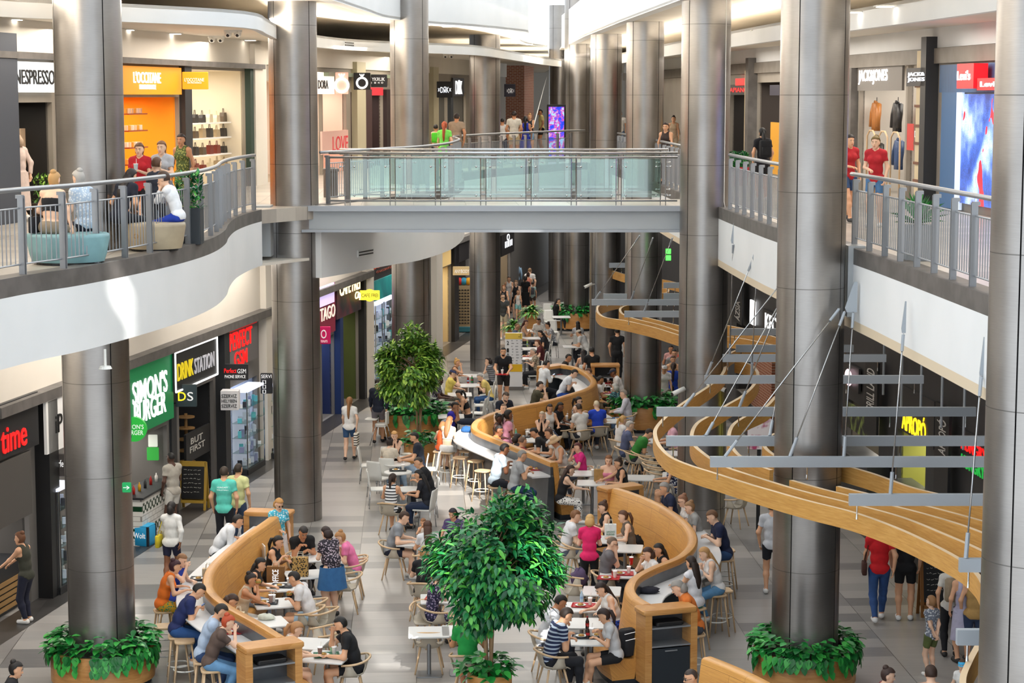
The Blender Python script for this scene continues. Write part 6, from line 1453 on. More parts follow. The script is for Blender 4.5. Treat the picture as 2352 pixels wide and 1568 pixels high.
panel(LL, 1006, 1036, 556, 612, mat('d9b878', .5, 0, .3), 'pale yellow shop sign between two far columns', off=.15); panel(LL, 1046, 1077, 545, 600, '201d20', 'dark shop sign above the sunglasses rack', off=.15)
t, put, *_ = fpanel(1040, 1078, 612, 632, 80.8, mat('d0b98a', .5, 0, .2), 'beige hanging shop sign above the sunglasses rack'); put('ANYBODY', 1044, 1078, 619, 627, WT)
t, put, *_ = panel(LL, 1152, 1181, 536, 583, '1b1719', 'black shop sign with white glyphs beside the brick pier', off=.15); put('O', 1164, 1170, 537, 552, GW); put('IIIII', 1160, 1176, 552, 566, GW)
# --- west, upper floor
t, put, *_ = panel(LU, 18, 130, 142, 212, mat('eef2f4', .4, 0, 1.0), 'white glowing coffee shop sign with black letters', off=.14); put('NESPRESSO', 34, 124, 160, 194, BK, .05)
t, put, *_ = panel(LU, 279, 417, 153, 217, mat('d98c0c', .5, 0, .45), 'wide orange shop sign with white serif letters', off=.14); put("L'OCCITANE", 306, 368, 165, 191, GW, .07); put('EN PROVENCE', 320, 357, 194, 205, GW, .05)
t, put, *_ = fpanel(418, 478, 165, 205, 50.8, mat('e0900f', .5, 0, .55), 'small orange projecting sign beside the bag shop', arm=-.25); put("L'OCCITANE", 424, 469, 179, 187, WT); put('EN PROVENCE', 431, 463, 188, 192, WT)
t, put, *_ = panel(LU, 724, 768, 166, 216, mat('f2e6d8', .4, 0, .9), 'cream glowing jewellery sign beside the bridge column', off=.12); put('DORA', 730, 753, 184, 204, BK)
def ring_sign(x0, x1, yt, yb, Y, bgm, lab):
    t, put, mid, W, H = fpanel(x0, x1, yt, yb, Y, bgm, lab, arm=-.2); c_ = mid + Vector((0, -.03, -H*.1)); r = H*.30
    MB().tube([c_ + Vector((r*math.cos(2*PI*k/28), 0, r*math.sin(2*PI*k/28))) for k in range(29)], r*.22, 6).build('ring_logo', GWs, t, True)
    for k in (-1, 0, 1): MB().tube([c_ + Vector((k*.02, 0, r*1.25)), c_ + Vector((k*r*.45, 0, r*1.75))], r*.09, 5).build('crown_spike', GWs, t, True)
ring_sign(770, 800, 166, 216, 65.5, mat('e9b3a0', .5, 0, .4), 'salmon sign with a glowing ring logo'); ring_sign(812, 851, 167, 206, 68, '17171a', 'black projecting sign with a glowing ring logo')
t, put, *_ = panel(LU, 740, 800, 300, 352, 'f0c4b8', 'pink shop window film with red letters behind the bridge rail', 'window film', off=.05, name='window_film'); put('LOVE', 764, 799, 312, 346, mat('d83a44', .5, 0, .2), .01)
t, put, *_ = fpanel(852, 889, 171, 200, 70.5, '161619', 'black projecting jeweller sign with a white word'); put('YKRUK', 854, 884, 178, 186, WT); put('1 8 4 0', 853, 880, 188, 192, WT)
panel(LU, 846, 880, 201, 219, mat('c8202c', .5, 0, .7), 'red glowing sign strip above the dark shop doors', off=.1)
t, put, *_ = fpanel(1003, 1039, 187, 224, 81.5, '141416', 'black projecting sign with white mirrored letters'); put('×DЯK×', 1006, 1036, 199, 213, GW)
t, put, *_ = panel(LU, 1041, 1066, 179, 221, '45434a', 'grey shop fascia with white glowing letters behind the far column', off=.1); put('DЯK', 1046, 1061, 184, 216, GWs, .05)
t, put, *_ = fpanel(1158, 1184, 193, 222, 91.6, '2c2c40', 'dark blue projecting sign by the brick wall'); put('×DЯK×', 1164, 1181, 203, 214, WT)
# --- east, upper floor
t, put, *_ = panel(RU, 1970, 2072, 152, 208, mat('77736f', .6), 'grey clothes shop fascia with white glowing letters', off=.06); put('JACK&JONES', 1973, 2039, 160, 194, GWs, .12)
t, put, *_ = panel(RU, 2082, 2125, 156, 198, '2a292c', 'black square clothes shop sign with two lines', off=.3); put('JACK&', 2086, 2124, 166, 177, GW); put('JONES', 2086, 2124, 178, 189, GW)
t, *_ = panel(RU, 2158, 2300, 146, 212, noisy('blue_corrugated', '24466e', '3b6a9c', 14, .5, vs=(12, 12, .1)), 'blue ribbed fascia above the denim screen', 'shop fascia', off=.1)
t, *_ = panel(RU, 2160, 2194, 212, 478, mat('35618f', .5, 0, .15), 'blue door surround beside the denim screen', 'shop front', off=.1); panel(RU, 2194, 2206, 212, 482, mat('c6d6ea', .5, 0, .5), 'pale glowing frame beside the denim screen', 'shop front', off=.12)  # white frame by the screen is given a glow of its own
def denim():
    t = NT('denim_screen', .3); v = t.coords('Object'); n1 = t.noise(v, 1.1, 3); n2 = t.noise(t.coords('Object', (40, 40, 40)), 1, 2); n3 = t.noise(t.coords('Object', (1, 1, 1), (.5, .3, .7)), 1.7, 1)
    c = t.ramp(n1, [(.3, '16307e'), (.45, '3d63b8'), (.55, '7f9fe0'), (.66, 'b9cdf6'), (.75, '27459c')]); c = t.mix(.25, c, t.ramp(n2, [(.4, '1a2c66'), (.6, 'dfe8ff')]), 'OVERLAY'); c = t.mix(t.math('GREATER_THAN', n3, .665), c, 'd8263a')
    t.color(c); t.l(c, t.b.inputs['Emission Color']); t.b.inputs['Emission Strength'].default_value = .9; return t.m
panel(RU, 2207, 2300, 216, 474, denim(), 'tall lit screen showing blue jeans with red tags', 'screen', off=.14, name='advertising_screen')
t, put, *_ = panel(RU, 2198, 2236, 146, 203, mat('d8141e', .4, 0, .9), 'red wing shaped jeans sign with white letters', off=.5, th=.3); put("Levi's", 2200, 2229, 162, 184, GWs, .03)
t, put, *_ = panel(RU, 2244, 2300, 179, 207, mat('c8141e', .4, 0, .7), 'second red jeans sign running behind the edge column', off=.45, th=.1); put("Levi's", 2253, 2298, 186, 199, GWs, .03)
t, put, *_ = panel(RU, 1676, 1721, 194, 218, '17120f', 'black restaurant sign with thin red letters', off=.12); put('APIANO', 1677, 1719, 201, 212, mat('c02a2a', .5, 0, .9), .02)
panel(RU, 1689, 1718, 180, 196, GR, 'glowing red sign shape above the restaurant sign', off=.2); t, put, *_ = panel(RU, 1768, 1790, 195, 219, '1a1730', 'dark blue sign strip above the sneaker shop', off=.12)
# --- east, ground floor
t, put, mid, W, H = panel(RL, 2062, 2145, 900, 1008, '2e2d2e', 'dark food counter fascia with yellow glowing letters', off=.05); put('APROPÓ', 2073, 2127, 946, 1000, GY, .1)
def banner(x0, x1, yt, yb, body, ty0, ty1, lab):
    t, put, mid, W, H = panel(RL, x0, x1, yt, yb, '141416', lab, 'banner', off=.25, name='vertical_banner'); z1, z0 = spot(RL, (x0+x1)/2, ty0, .25).z, spot(RL, (x0+x1)/2, ty1, .25).z
    c_ = mid.copy(); c_.z = (z0+z1)/2; letters(body, c_ + RL.n*.005, z1-z0, W*.62, (UPV, -RL.d, RL.n), mat('c9c6c2', .6), t, .01)
banner(2146, 2178, 928, 1150, 'APROPÓ', 962, 1042, 'black vertical banner beside the yellow counter sign'); banner(1986, 2014, 826, 1000, 'GRILL LAND', 846, 946, 'black vertical banner above the salad poster'); banner(1684, 1704, 632, 742, 'ÁZSIA', 690, 735, 'black vertical banner beside the bridge-end column')
t, put, *_ = panel(RL, 2200, 2280, 1000, 1095, '232325', 'dark food counter board with red and green letters', off=.05); put('HUNGRY', 2209, 2266, 1018, 1046, GR, .1); put('HUNGRY', 2209, 2262, 1056, 1086, mat('1d9c3c', .5, 0, .9), .1)
t, *_ = panel(RL, 1943, 2011, 942, 1000, noisy('salad_poster', '1c1a16', '8aa04a', 4, .5, lo=.45, hi=.7), 'dark menu poster with a salad bowl', 'poster', off=.2, name='menu_poster')
t, put, *_ = panel(RL, 1752, 1785, 716, 766, '2a2828', 'dark sign with white glowing letters behind the cables', off=.1); put('KFC', 1758, 1784, 724, 760, GWs, .08)
t, put, mid, W, H = panel(RL, 1940, 1972, 838, 895, '2b2a2b', 'dark sign with a white and pink glowing shape', off=.1); MB().ball((0, 0, 0), (.06, W*.32, H*.34), 14, 8).xform(Matrix.Translation(mid + RL.n*.08)).build('glowing_shape', mat('ffd9e2', .5, 0, 1.5), t, True, smooth=True)
panel(RL, 1722, 1732, 690, 745, GWs, 'narrow white glowing strip between the cables', off=.1)
t, *_ = fpanel(1718, 1772, 962, 1032, 45.2, noisy('drinks_poster', 'e8e0e0', 'b0406a', 3.5, .5, lo=.5, hi=.6), 'white poster with pink iced drinks behind the ribbons', 'poster', name='drinks_poster')
MB().box((t.location.x, t.location.y+.1, t.location.z/2 - .05), (.08, .06, t.location.z)).build('stand', M['black'], t, True)
c = spot(RL, 2110, 1100, -2.3)
t = thing('kitchen_screen', spot(RL, 2124, 1082, -1.2), 'small screen with food pictures at the yellow counter', 'screen'); MB().box(t.location, (.75, .06, .4), ax=(RL.d, RL.n, UPV)).build('display', mat('6a4a36', .3, 0, .6), t, True); MB().box(t.location - RL.n*.04, (.82, .06, .47), ax=(RL.d, RL.n, UPV)).build('bezel', M['black'], t, True)
for x0, x1, lab in ((1948, 2016, 'dark steel grill counter under the salad poster'), (2062, 2128, 'dark steel counter in front of the yellow tiles'), (2190, 2275, 'dark counter under the red and green letters')):
    a, c = RL.hit(x0, 1130, .3), RL.hit(x1, 1130, .3); m_ = (a+c)/2; m_.z = 0; t = thing('food_counter', m_, lab, 'counter'); W = (c-a).length
    MB().box(m_ + Vector((0, 0, .5)), (W, .55, 1.0), ax=(RL.d, RL.n, UPV)).build('body', M['char'], t, True); MB().box(m_ + Vector((0, 0, 1.02)), (W+.06, .65, .05), ax=(RL.d, RL.n, UPV)).build('countertop', M['steelpanel'], t, True)
for k in range(14):
    y = 27 + k*1.6; p = RL.P(y, 0, .35); MB().tube([p + Vector((0, 0, 2.6 + (k % 3)*.2)), p + Vector((0, 0, 6.2))], .03, 6).build('trim_hanger', M['hang'])['kind'] = 'structure'
# ================================================================ display cases and goods
def case(o, W, D, H, ax, lab, seed, base=.15, shelves=5, lit=.8):
    t = thing('display_case', o, lab, 'display case', 'lit glass cases of the phone shops'); rnd = random.Random(seed); P = lambda u, v, z: o + ax[0]*u + ax[1]*v + UPV*z
    MB().box(P(0, 0, base/2), (W, D, base), ax=ax).build('plinth', M['char'], t, True); MB().box(P(0, 0, H), (W, D, .06), ax=ax).build('lamp_top', mat('e8eeff', .4, 0, lit), t, True)
    MB().box(P(0, -D/2, H/2), (W, .03, H-base), ax=ax).build('back', mat('cfd6ea', .5, 0, .25), t, True)
    for sx in (-1, 1):
        for sy in (-1, 1): MB().box(P(sx*(W/2-.015), sy*(D/2-.015), H/2), (.03, .03, H), ax=ax).build('post', M['chrome'], t, True)
    for k in range(shelves):
        z = base + .03 + (H-base-.1)*k/shelves; MB().box(P(0, 0, z), (W-.06, D-.06, .012), ax=ax).build('shelf', M['glass'], t, True)
        n = max(2, int(W/.16))
        for i in range(n):
            u = -W/2 + .1 + (W-.2)*i/max(1, n-1); hh = rnd.uniform(.08, .22); c = rnd.choice(('eeeeee', 'e8ecf4', 'd0d8ea', '8d94b8', '30323a', 'c8d0e0', '5fb8c0'))
            g = MB().rbox(P(u, rnd.uniform(-.08, .1), z+.01+hh/2), (rnd.uniform(.07, .13), .06, hh), .01, rz=rnd.uniform(0, .4)).build('boxed_gadget', mat(c, .4), None)
            tag(g, 'boxed gadget in the ' + lab.split(' ', 1)[1], 'gadget', 'boxed gadgets in the glass cases', 'thing')
lax = (LL.d, LL.n, UPV)
def ycase(x0, x1, py, off, D, H, lab, seed, sh=5):
    a, c = LL.hit(x0, py, off), LL.hit(x1, py, off); o = (a+c)/2; o.z = 0; case(o, (c-a).length, D, H, lax, lab, seed, shelves=sh)
ycase(112, 152, 1250, .12, .45, 2.1, 'tall lit glass case beside the planter column', 1); q = at_z(527, 1062, 0); case(Vector((q.x, q.y, 0)), .5, .4, 1.95, (Vector((1, 0, 0)), Vector((0, -1, 0)), UPV), 'lit glass case under the white notice cube', 2)
ycase(550, 590, 1000, .1, .45, 2.2, 'lit glass case at the grey phone shop board', 3); q = at_z(612, 1055, 0); case(Vector((q.x, q.y+.3, 0)), .42, .4, 2.0, (Vector((1, 0, 0)), Vector((0, -1, 0)), UPV), 'lit glass case half hidden by the bridge column', 4)
ycase(850, 866, 760, .0, .4, 2.9, 'lit jewellery case of the shop behind the cafe', 5, 6); ycase(870, 900, 760, .0, .4, 2.9, 'second lit jewellery case behind the bright ficus', 6, 6)
# burger counter, menu stand and delivery bag
a, c = LL.hit(296, 1150, .15), LL.hit(372, 1150, .15); m_ = (a+c)/2; m_.z = 0; t = thing('burger_counter', m_, 'burger counter clad in white and green tiles', 'counter'); W = (c-a).length
def tiles():
    t = NT('metro_tiles', .25); ck = t.n('ShaderNodeTexBrick'); t.l(t.coords('UV'), ck.inputs['Vector']); ck.offset = .5
    for n_, v_ in (('Color1', 'e6e4de'), ('Color2', 'dddbd4'), ('Mortar', '8d8a84')): ck.inputs[n_].default_value = lin(v_)
    ck.inputs['Scale'].default_value = 1; ck.inputs['Brick Width'].default_value = .22; ck.inputs['Row Height'].default_value = .11; ck.inputs['Mortar Size'].default_value = .006
    c2 = t.n('ShaderNodeTexChecker'); t.l(t.coords('UV', (9.1, 9.1, 9.1)), c2.inputs[0]); c2.inputs['Scale'].default_value = 1; s = t.n('ShaderNodeSeparateXYZ'); t.l(t.coords('UV'), s.inputs[0])
    b = t.math('MULTIPLY', t.math('LESS_THAN', t.math('ABSOLUTE', t.math('SUBTRACT', t.math('FRACT', t.math('DIVIDE', s.outputs[1], .55)), .5)), .2), c2.outputs['Fac'])
    t.color(t.mix(b, ck.outputs[0], '0f3b22')); return t.m
MB().box(m_ + Vector((0, 0, .52)), (W, .6, 1.04), ax=lax).build('tiled_front', tiles(), t, True, uv=lambda v: (v.y, v.z)); MB().box(m_ + Vector((0, 0, 1.06)), (W+.08, .7, .05), ax=lax).build('countertop', M['char'], t, True)
for k in range(5):
    p = m_ + LL.d*(-W*.35 + W*.17*k) + Vector((0, 0, 1.085)); tag(MB().lathe([(0, 0), (.035, 0), (.035, .13), (.012, .17), (.012, .2), (0, .2)], p, 12).build('sauce_bottle', mat(('b02018', 'd8a01c', '2f2f30', 'b02018', 'e8e4dc')[k], .4), origin=tuple(p), smooth=True), 'sauce bottle on the burger counter', 'bottle', 'sauce bottles on the burger counter', 'thing')
for x, y, w_, h_ in ((351, 1012, 22, 28), (351, 1042, 28, 30)):
    fpanel(x-w_/2, x+w_/2, y-h_/2, y+h_/2, 47.0 - (y > 1030)*.06, mat('2f9a3a' if y > 1030 else 'd8dcd0', .5, 0, .3), ('green' if y > 1030 else 'white') + ' menu notice beside the burger counter', 'notice', .02, 'menu_notice')
q = at_z(330, 1250, 0); t = thing('delivery_bag', (q.x, q.y, 0), 'cube shaped blue delivery bag on the floor by the tiled counter', 'bag', rz=-.25)
MB().rbox((0, 0, .215), (.42, .42, .42), .04).build('bag_body', mat('1f9bd0', .6), t, autosm=40); MB().rbox((0, 0, .44), (.40, .40, .03), .04).build('lid', mat('35b0e2', .6), t, autosm=40); b = MB()
for x, y in ((-.19, -.19), (.19, -.19), (.19, .19), (-.19, .19)): b.box((x, y, .22), (.05, .05, .43))
b.build('piping', mat('14202c', .6), t); v, f = text_mesh('Wolt', .01); b = MB(); b.v = [(q_[0]*.28, -.213 - q_[2]*.004, .24 + q_[1]*.12) for q_ in v]; b.f = f; b.mi = [0]*len(f); b.build('lettering', WT, t)
def aboard(px, py, rz, lab, col, H=1.15, W=.62, script=None):
    q = at_z(px, py, 0); t = thing('chalkboard', (q.x, q.y, 0), lab, 'chalkboard', 'standing chalkboards', rz)
    for s_, nm in ((-1, 'front_frame'), (1, 'rear_frame')):
        T_ = Matrix.Translation((0, s_*.16, 0)) @ Matrix.Rotation(s_*.14, 4, 'X'); b = MB()
        for x in (-W/2, W/2): b.box((x, 0, H/2), (.06, .03, H))
        b.box((0, 0, H-.05), (W, .03, .12)); b.box((0, 0, .2), (W, .03, .07)); b.xform(T_).build(nm, mat(col, .5), t)
        MB().box((0, .005*s_, H*.56), (W-.05, .015, H*.66)).xform(T_).build('slate', M['black'], t)
        if s_ < 0:
            b = MB(); rnd = random.Random(px)
            for r in range(6):
                z = H*.83 - r*.105; x = -W*.36
                while x < W*.3:
                    L = rnd.uniform(.03, .08); b.tube([(x, -.012, z + rnd.uniform(-.012, .012)), (x+L*.5, -.012, z + rnd.uniform(-.02, .02)), (x+L, -.012, z)], .005, 4); x += L + rnd.uniform(.015, .035)
            b.xform(T_).build('chalk_writing', mat('c9c6bc', .8), t)
            if script: v, f = text_mesh(script, .0); b = MB(); b.v = [(q_[0]*.3, -.018, H-.05 + q_[1]*.06) for q_ in v]; b.f = f; b.mi = [0]*len(f); b.xform(T_).build('lettering', mat('3a2414', .6), t)
aboard(446, 1168, -.15, 'black chalkboard with a yellow wooden frame by the drinks shop', 'a8862c'); aboard(2152, 1412, .1, 'brown framed chalkboard with a soft drink script on top', '8a5a26', 1.25, .66, 'Coca-Cola')
q = LL.hit(428, 1020, -.5); t = thing('rack_tower', (q.x, q.y, 0), 'round wooden bottle rack in the dark drinks shop', 'rack')
for k in range(6): MB().cyl(t.location + Vector((0, 0, .5+k*.28)), .22, .03, 20).build('tier', M['beech_dark'], t, True, autosm=40)
MB().cyl(t.location, .04, 2.0, 10).build('pole', M['beech_dark'], t, True)
t, put, *_ = panel(LL, 428, 482, 985, 1050, '17181a', 'black wall of the drinks shop with chalk lettering', 'sign', off=.04); put('BUT', 438, 465, 1000, 1014, mat('b9b6b0', .7), .01); put('FIRST', 436, 470, 1018, 1032, mat('b9b6b0', .7), .01)
# shop counter of the first shop
a = LL.hit(20, 1330, -.35); t = thing('shop_counter', (a.x, a.y, 0), 'slatted wooden shop counter beside the woman in a dark green top', 'counter')
MB().box(a*1 + Vector((-.1, -.4, .48 - a.z)), (1.6, .5, .96), ax=lax).build('body', M['char'], t, True)
for k in range(5): MB().box(Vector((a.x-.1, a.y-.4, .12+.12*k)) + LL.n*.27, (1.6, .03, .08), ax=lax).build('slat', M['beech_dark'], t, True)
# sunglasses rack
q = at_z(1066, 762, 0); t = thing('sunglasses_rack', (q.x, q.y, 0), 'tall square rack of sunglasses by the dark shop', 'rack'); MB().box((0, 0, 1.1), (.5, .5, 1.7)).build('rack_body', mat('a08a66', .6), t); MB().rbox((0, 0, .14), (.55, .55, .22), .04).build('base', mat('2f6f7a', .5), t)
b = MB()
for r in range(12):
    for k in range(4): b.box((-.18+.12*k, -.26, .4+r*.125), (.08, .03, .04))
b.build('sunglasses_rows', M['black'], t); b = MB(); [b.ball((-.2+.2*k, -.05, 2.12), .16, 10, 7, k) for k in range(3)]; b.build('hats', [mat('c8281e', .7), mat('2f8fb0', .7), mat('e0a018', .7)], t, smooth=True)
# directory totem
q = at_z(1180, 896, 0); a = at_y(1160, 765, q.y); t = thing('directory_totem', (q.x, q.y, 0), 'white directory totem with a yellow band behind the man with the tray', 'sign'); Wt = 40/F*q.y; Ht = a.z
b = MB(); b.rbox((0, .1, Ht/2), (Wt, .16, Ht), .02); b.build('panel', mat('e6e6e8', .4), t); MB().box((0, .1, .06), (Wt+.12, .26, .12)).build('foot', M['grey'], t)
MB().box((0, .017, Ht*.39), (Wt-.01, .012, Ht*.13)).build('yellow_band', mat('e8b81c', .5), t); MB().box((0, .017, Ht-.1), (Wt-.01, .012, .2)).build('yellow_header', mat('e6c650', .5), t)
for s_, z in (('-1', Ht-.1), ('2', Ht*.83), ('1', Ht*.70), ('0', Ht*.61)):
    v, f = text_mesh(s_, .01); b = MB(); b.v = [(q_[0]*.07 + (Wt*.34 if s_ == '-1' else -Wt*.34), .008 - q_[2]*.01, z + q_[1]*.13) for q_ in v]; b.f = f; b.mi = [0]*len(f); b.build('floor_number', BK, t)
b = MB(); rnd = random.Random(4)
for r in range(9):
    for k in range(3): b.box((-.05+.16*k + rnd.uniform(-.02, .02), .012, Ht*.87 - r*Ht*.05), (rnd.uniform(.04, .1), .006, .014))
b.build('shop_list', mat('55565a', .6), t)
# tray return stand
q = at_z(1390, 935, 0); t = thing('tray_stand', (q.x, q.y+.2, 0), 'oak tray return stand at the foot of the far column', 'stand'); wd = 60/F*q.y
MB().rbox((0, 0, 1.32), (wd+.1, .55, .08), .03).build('top', M['wood'], t, autosm=40)
for s_ in (-1, 1): MB().box((s_*(wd/2-.02), 0, .64), (.10, .5, 1.28)).build('side', M['wood'], t)
for z in (.1, .55, .95): MB().box((0, 0, z), (wd-.12, .48, .03)).build('shelf', M['rail'], t)
MB().box((0, .22, .64), (wd-.1, .03, 1.26)).build('back', M['char'], t)
# ================================================================ upper floor things
def ottoman(px, py, rx, ry, h, col, lab):
    q = at_z(px, py, UP); t = thing('ottoman', (q.x, q.y+ry, UP), lab, 'seat', 'round lounge seats upstairs'); secs = []
    for r, z in ((.86, .04), (.92, .15), (1.0, h-.06), (.985, h-.015), (.93, h), (.0, h+.01)): secs.append([Vector((rx*r*math.cos(2*PI*k/36), ry*r*math.sin(2*PI*k/36), z)) for k in range(36)])
    MB().loft(secs, cap=False).build('upholstery', noisy('seat_leather_'+col, col, '%02x%02x%02x' % tuple(min(255, int(int(col[i:i+2], 16)*1.12)) for i in (0, 2, 4)), 3, .5), t, smooth=True); MB().lathe([(rx*.75, 0), (rx*.75, .05)], seg=30).build('plinth', M['black'], t)
    return t
ottoman(139, 612, .62, .55, .46, '6d9297', 'teal round ottoman behind the curved railing'); t = ottoman(344, 580, .50, .50, .46, '9c8f78', 'beige round ottoman behind the curved railing'); MB().tube([(-.22+.035*math.cos(2*PI*k/14), -.48, .26+.035*math.sin(2*PI*k/14)) for k in range(15)], .008, 5).build('round_emblem', M['beech_dark'], t)
def box_plant(px, py, z, W, H, col, n, L, lab, mt='leaf_near', seed=3, spiky=False):
    q = at_z(px, py, z); t = thing('potted_plant', (q.x, q.y+W/2, z), lab, 'plant', 'potted plants of the hall'); MB().rbox((0, 0, H/2), (W, W, H), .02).build('pot', mat(col, .5), t); b = MB(); rnd = random.Random(seed)
    for i in range(n):
        a = rnd.uniform(0, 2*PI); el = rnd.uniform(.2, 1.4); d = Vector((math.cos(a)*math.cos(el), math.sin(a)*math.cos(el), math.sin(el)))
        if spiky: leaf(b, Vector((0, 0, H)), d, UPV, L*rnd.uniform(.7, 1.1), L*.1, .12)
        else: leaf(b, Vector((rnd.uniform(-W/2, W/2), rnd.uniform(-W/2, W/2), H + rnd.uniform(-.05, .55))), d, UPV, L*rnd.uniform(.7, 1.2), L*.45)
    b.build('foliage', M[mt], t, smooth=True); return t
box_plant(432, 562, UP, .42, .62, '232a30', 260, .12, 'dark square planter with a bushy plant behind the curved railing'); box_plant(2112, 600, UP, .42, .55, '7f868c', 70, .5, 'grey square planter with a spiky yucca behind the straight railing', 'leaf_pothos', 5, True)
box_plant(1200, 352, UP, .9, .4, '5f5a55', 200, .16, 'low planter of bushes behind the far railing', 'leaf_pothos', 6); box_plant(95, 500, UP, .4, .3, '3a2c20', 160, .11, 'leafy plant at the coffee shop door', 'leaf_far', 8)
for px, lab in ((1684, 'clipped round bush in a red pot, partly behind the bridge-end column'), (1705, 'clipped round bush in a red pot beside the restaurant door')):
    q = at_z(px, 392, UP); q = at_y(px, 392, 57); t = thing('topiary', (q.x, 57, UP), lab, 'plant', 'red potted bushes'); MB().loft([[Vector((r*a, r*b_, z)) for a, b_ in ((1, 1), (-1, 1), (-1, -1), (1, -1))] for r, z in ((.13, 0), (.17, .5), (.17, .52))]).build('pot', mat('a01824', .4), t); b = MB(); rnd = random.Random(9)
    for i in range(420):
        v = Vector((rnd.gauss(0, 1), rnd.gauss(0, 1), rnd.gauss(0, 1))).normalized(); leaf(b, Vector((0, 0, .72)) + v*.2, v + Vector((rnd.uniform(-.6, .6), rnd.uniform(-.6, .6), rnd.uniform(-.4, .6))), UPV, .07, .03)
    b.ball((0, 0, .72), .2, 12, 8); b.build('foliage', M['leaf_near'], t, smooth=True)
c = at_y(760, 452, 50.6); t = thing('waste_bin', (c.x, 50.6, UP), 'round steel waste bin behind the start of the bridge glass', 'bin', 'steel bins upstairs'); MB().lathe([(0, 0), (.18, 0), (.18, .62), (.2, .64), (.2, .70), (.14, .72), (0, .72)], seg=24).build('body', M['channel'], t, autosm=40); MB().cyl((0, 0, .72), .12, .01, 20).build('opening', M['black'], t)
c = at_y(1278, 240, 78); d = at_y(1278, 325, 78); t = thing('advertising_screen', (c.x, 78, UP), 'tall blue lit advertising screen beside the far column', 'screen'); wd = 38/F*78
MB().rbox((0, .08, (c.z-UP)/2), (wd+.08, .14, c.z-UP), .03).build('housing', M['black'], t)
def bluescreen():
    t = NT('blue_screen', .3); n = t.noise(t.coords('Object', (1, 1, 1)), 3.2, 4, .7); c = t.ramp(n, [(.3, '0a1f9a'), (.45, '1d3fd8'), (.52, 'b03a7a'), (.6, '7fc6f2'), (.7, '2030b0')]); t.color(c); t.l(c, t.b.inputs['Emission Color']); t.b.inputs['Emission Strength'].default_value = 1.1; return t.m
MB().box((0, 0, (c.z-UP)*.52), (wd-.04, .02, (c.z-UP)*.88)).build('display', bluescreen(), t)
c = at_z(1247, 602, 0); t = thing('advertising_screen', (c.x, c.y, 0), 'teal lit advertising screen at the far end of the hall', 'screen'); MB().box((.1, .1, 1.5), (.9, .14, 3.0)).build('housing', M['black'], t); MB().box((.1, .02, 1.55), (.84, .02, 2.8)).build('display', mat('2fc0b0', .3, 0, 1.2), t)
# clothes shop: rail rack and jackets; bag shop shelves and bags
def jacket(o, ax, col, lab):
    t = thing('jacket', o, lab, 'jacket', 'jackets on the wall rack', 0); P = lambda u, v, z: o + ax[0]*u + ax[1]*v + UPV*z; b = MB()
    b.loft([[P(x*w/2, y, z) for x, y in ((-1, -.02), (-.6, .09), (0, .12), (.6, .09), (1, -.02), (.5, -.07), (-.5, -.07))] for z, w in ((-.72, .52), (-.45, .50), (-.2, .52), (-.04, .46), (.0, .2))]); b.build('body', mat(col, .4), t, True, smooth=True)
    for s_ in (-1, 1): MB().tube([P(s_*.2, 0, -.04), P(s_*.30, .03, -.28), P(s_*.33, .06, -.62)], [.075, .075, .055], 10).build('sleeve', mat(col, .4), t, True, smooth=True)
    MB().tube([P(-.09, .02, .0), P(0, .05, .03), P(.09, .02, .0)], .035, 8).build('collar', mat(col, .4), t, True, smooth=True); MB().tube([P(0, 0, .02), P(0, 0, .14)], .01, 5).build('hanger_hook', M['black'], t, True)
eax = (RU.d, RU.n, UPV)
for x, y, col, lab in ((2014, 236, 'a86a30', 'tan leather jacket hanging beside the entrance'), (2063, 236, '1d1b1c', 'black leather jacket hanging beside the tan one'), (2116, 240, 'b47a48', 'tan jacket hanging near the striped pillar'), (2066, 322, '2b4570', 'blue denim jacket on the lower rail'), (2020, 328, '25221f', 'dark jacket on the lower rail behind the olive headband')):
    jacket(RU.hit(x, y, -.35), eax, col, lab)
a, c = RU.hit(1992, 300, -.2), RU.hit(2076, 300, -.2); t = thing('clothes_rack', ((a+c)/2).xy.to_3d() + Vector((0, 0, UP)), 'pale arched clothes rack in the jacket shop', 'rack')
for i in range(4):
    p = a + (c-a)*i/3; q = a + (c-a)*min(3, i+.72)/3; b = MB(); z1 = 8.75
    if i < 3: b.tube([(p.x, p.y, UP), (p.x, p.y, z1), (p.x*.7+q.x*.3, p.y*.7+q.y*.3, z1+.14), (p.x*.3+q.x*.7, p.y*.3+q.y*.7, z1+.14), (q.x, q.y, z1), (q.x, q.y, UP)], .022, 8); b.build('arched_frame', M['beech'], t, True, smooth=True)
t, *_ = panel(RU, 2083, 2098, 284, 345, mat('c0322c', .5, 0, .2), 'tall red sale sticker on the shop glass', 'sticker', off=.1, th=.01, name='sale_sticker'); t, put, *_ = panel(RU, 2100, 2119, 301, 316, 'f0f0f0', 'white notice on the glass beside the striped pillar', 'notice', off=.1, name='notice'); put('NEW', 2102, 2117, 304, 313, mat('3a3f8a', .5), .005)
t, *_ = panel(RU, 1769, 1790, 281, 400, mat('d89a10', .5), 'yellow sneaker display board behind the black tee', 'display board', off=.4, name='display_board')
uax = (LU.d, LU.n, UPV)
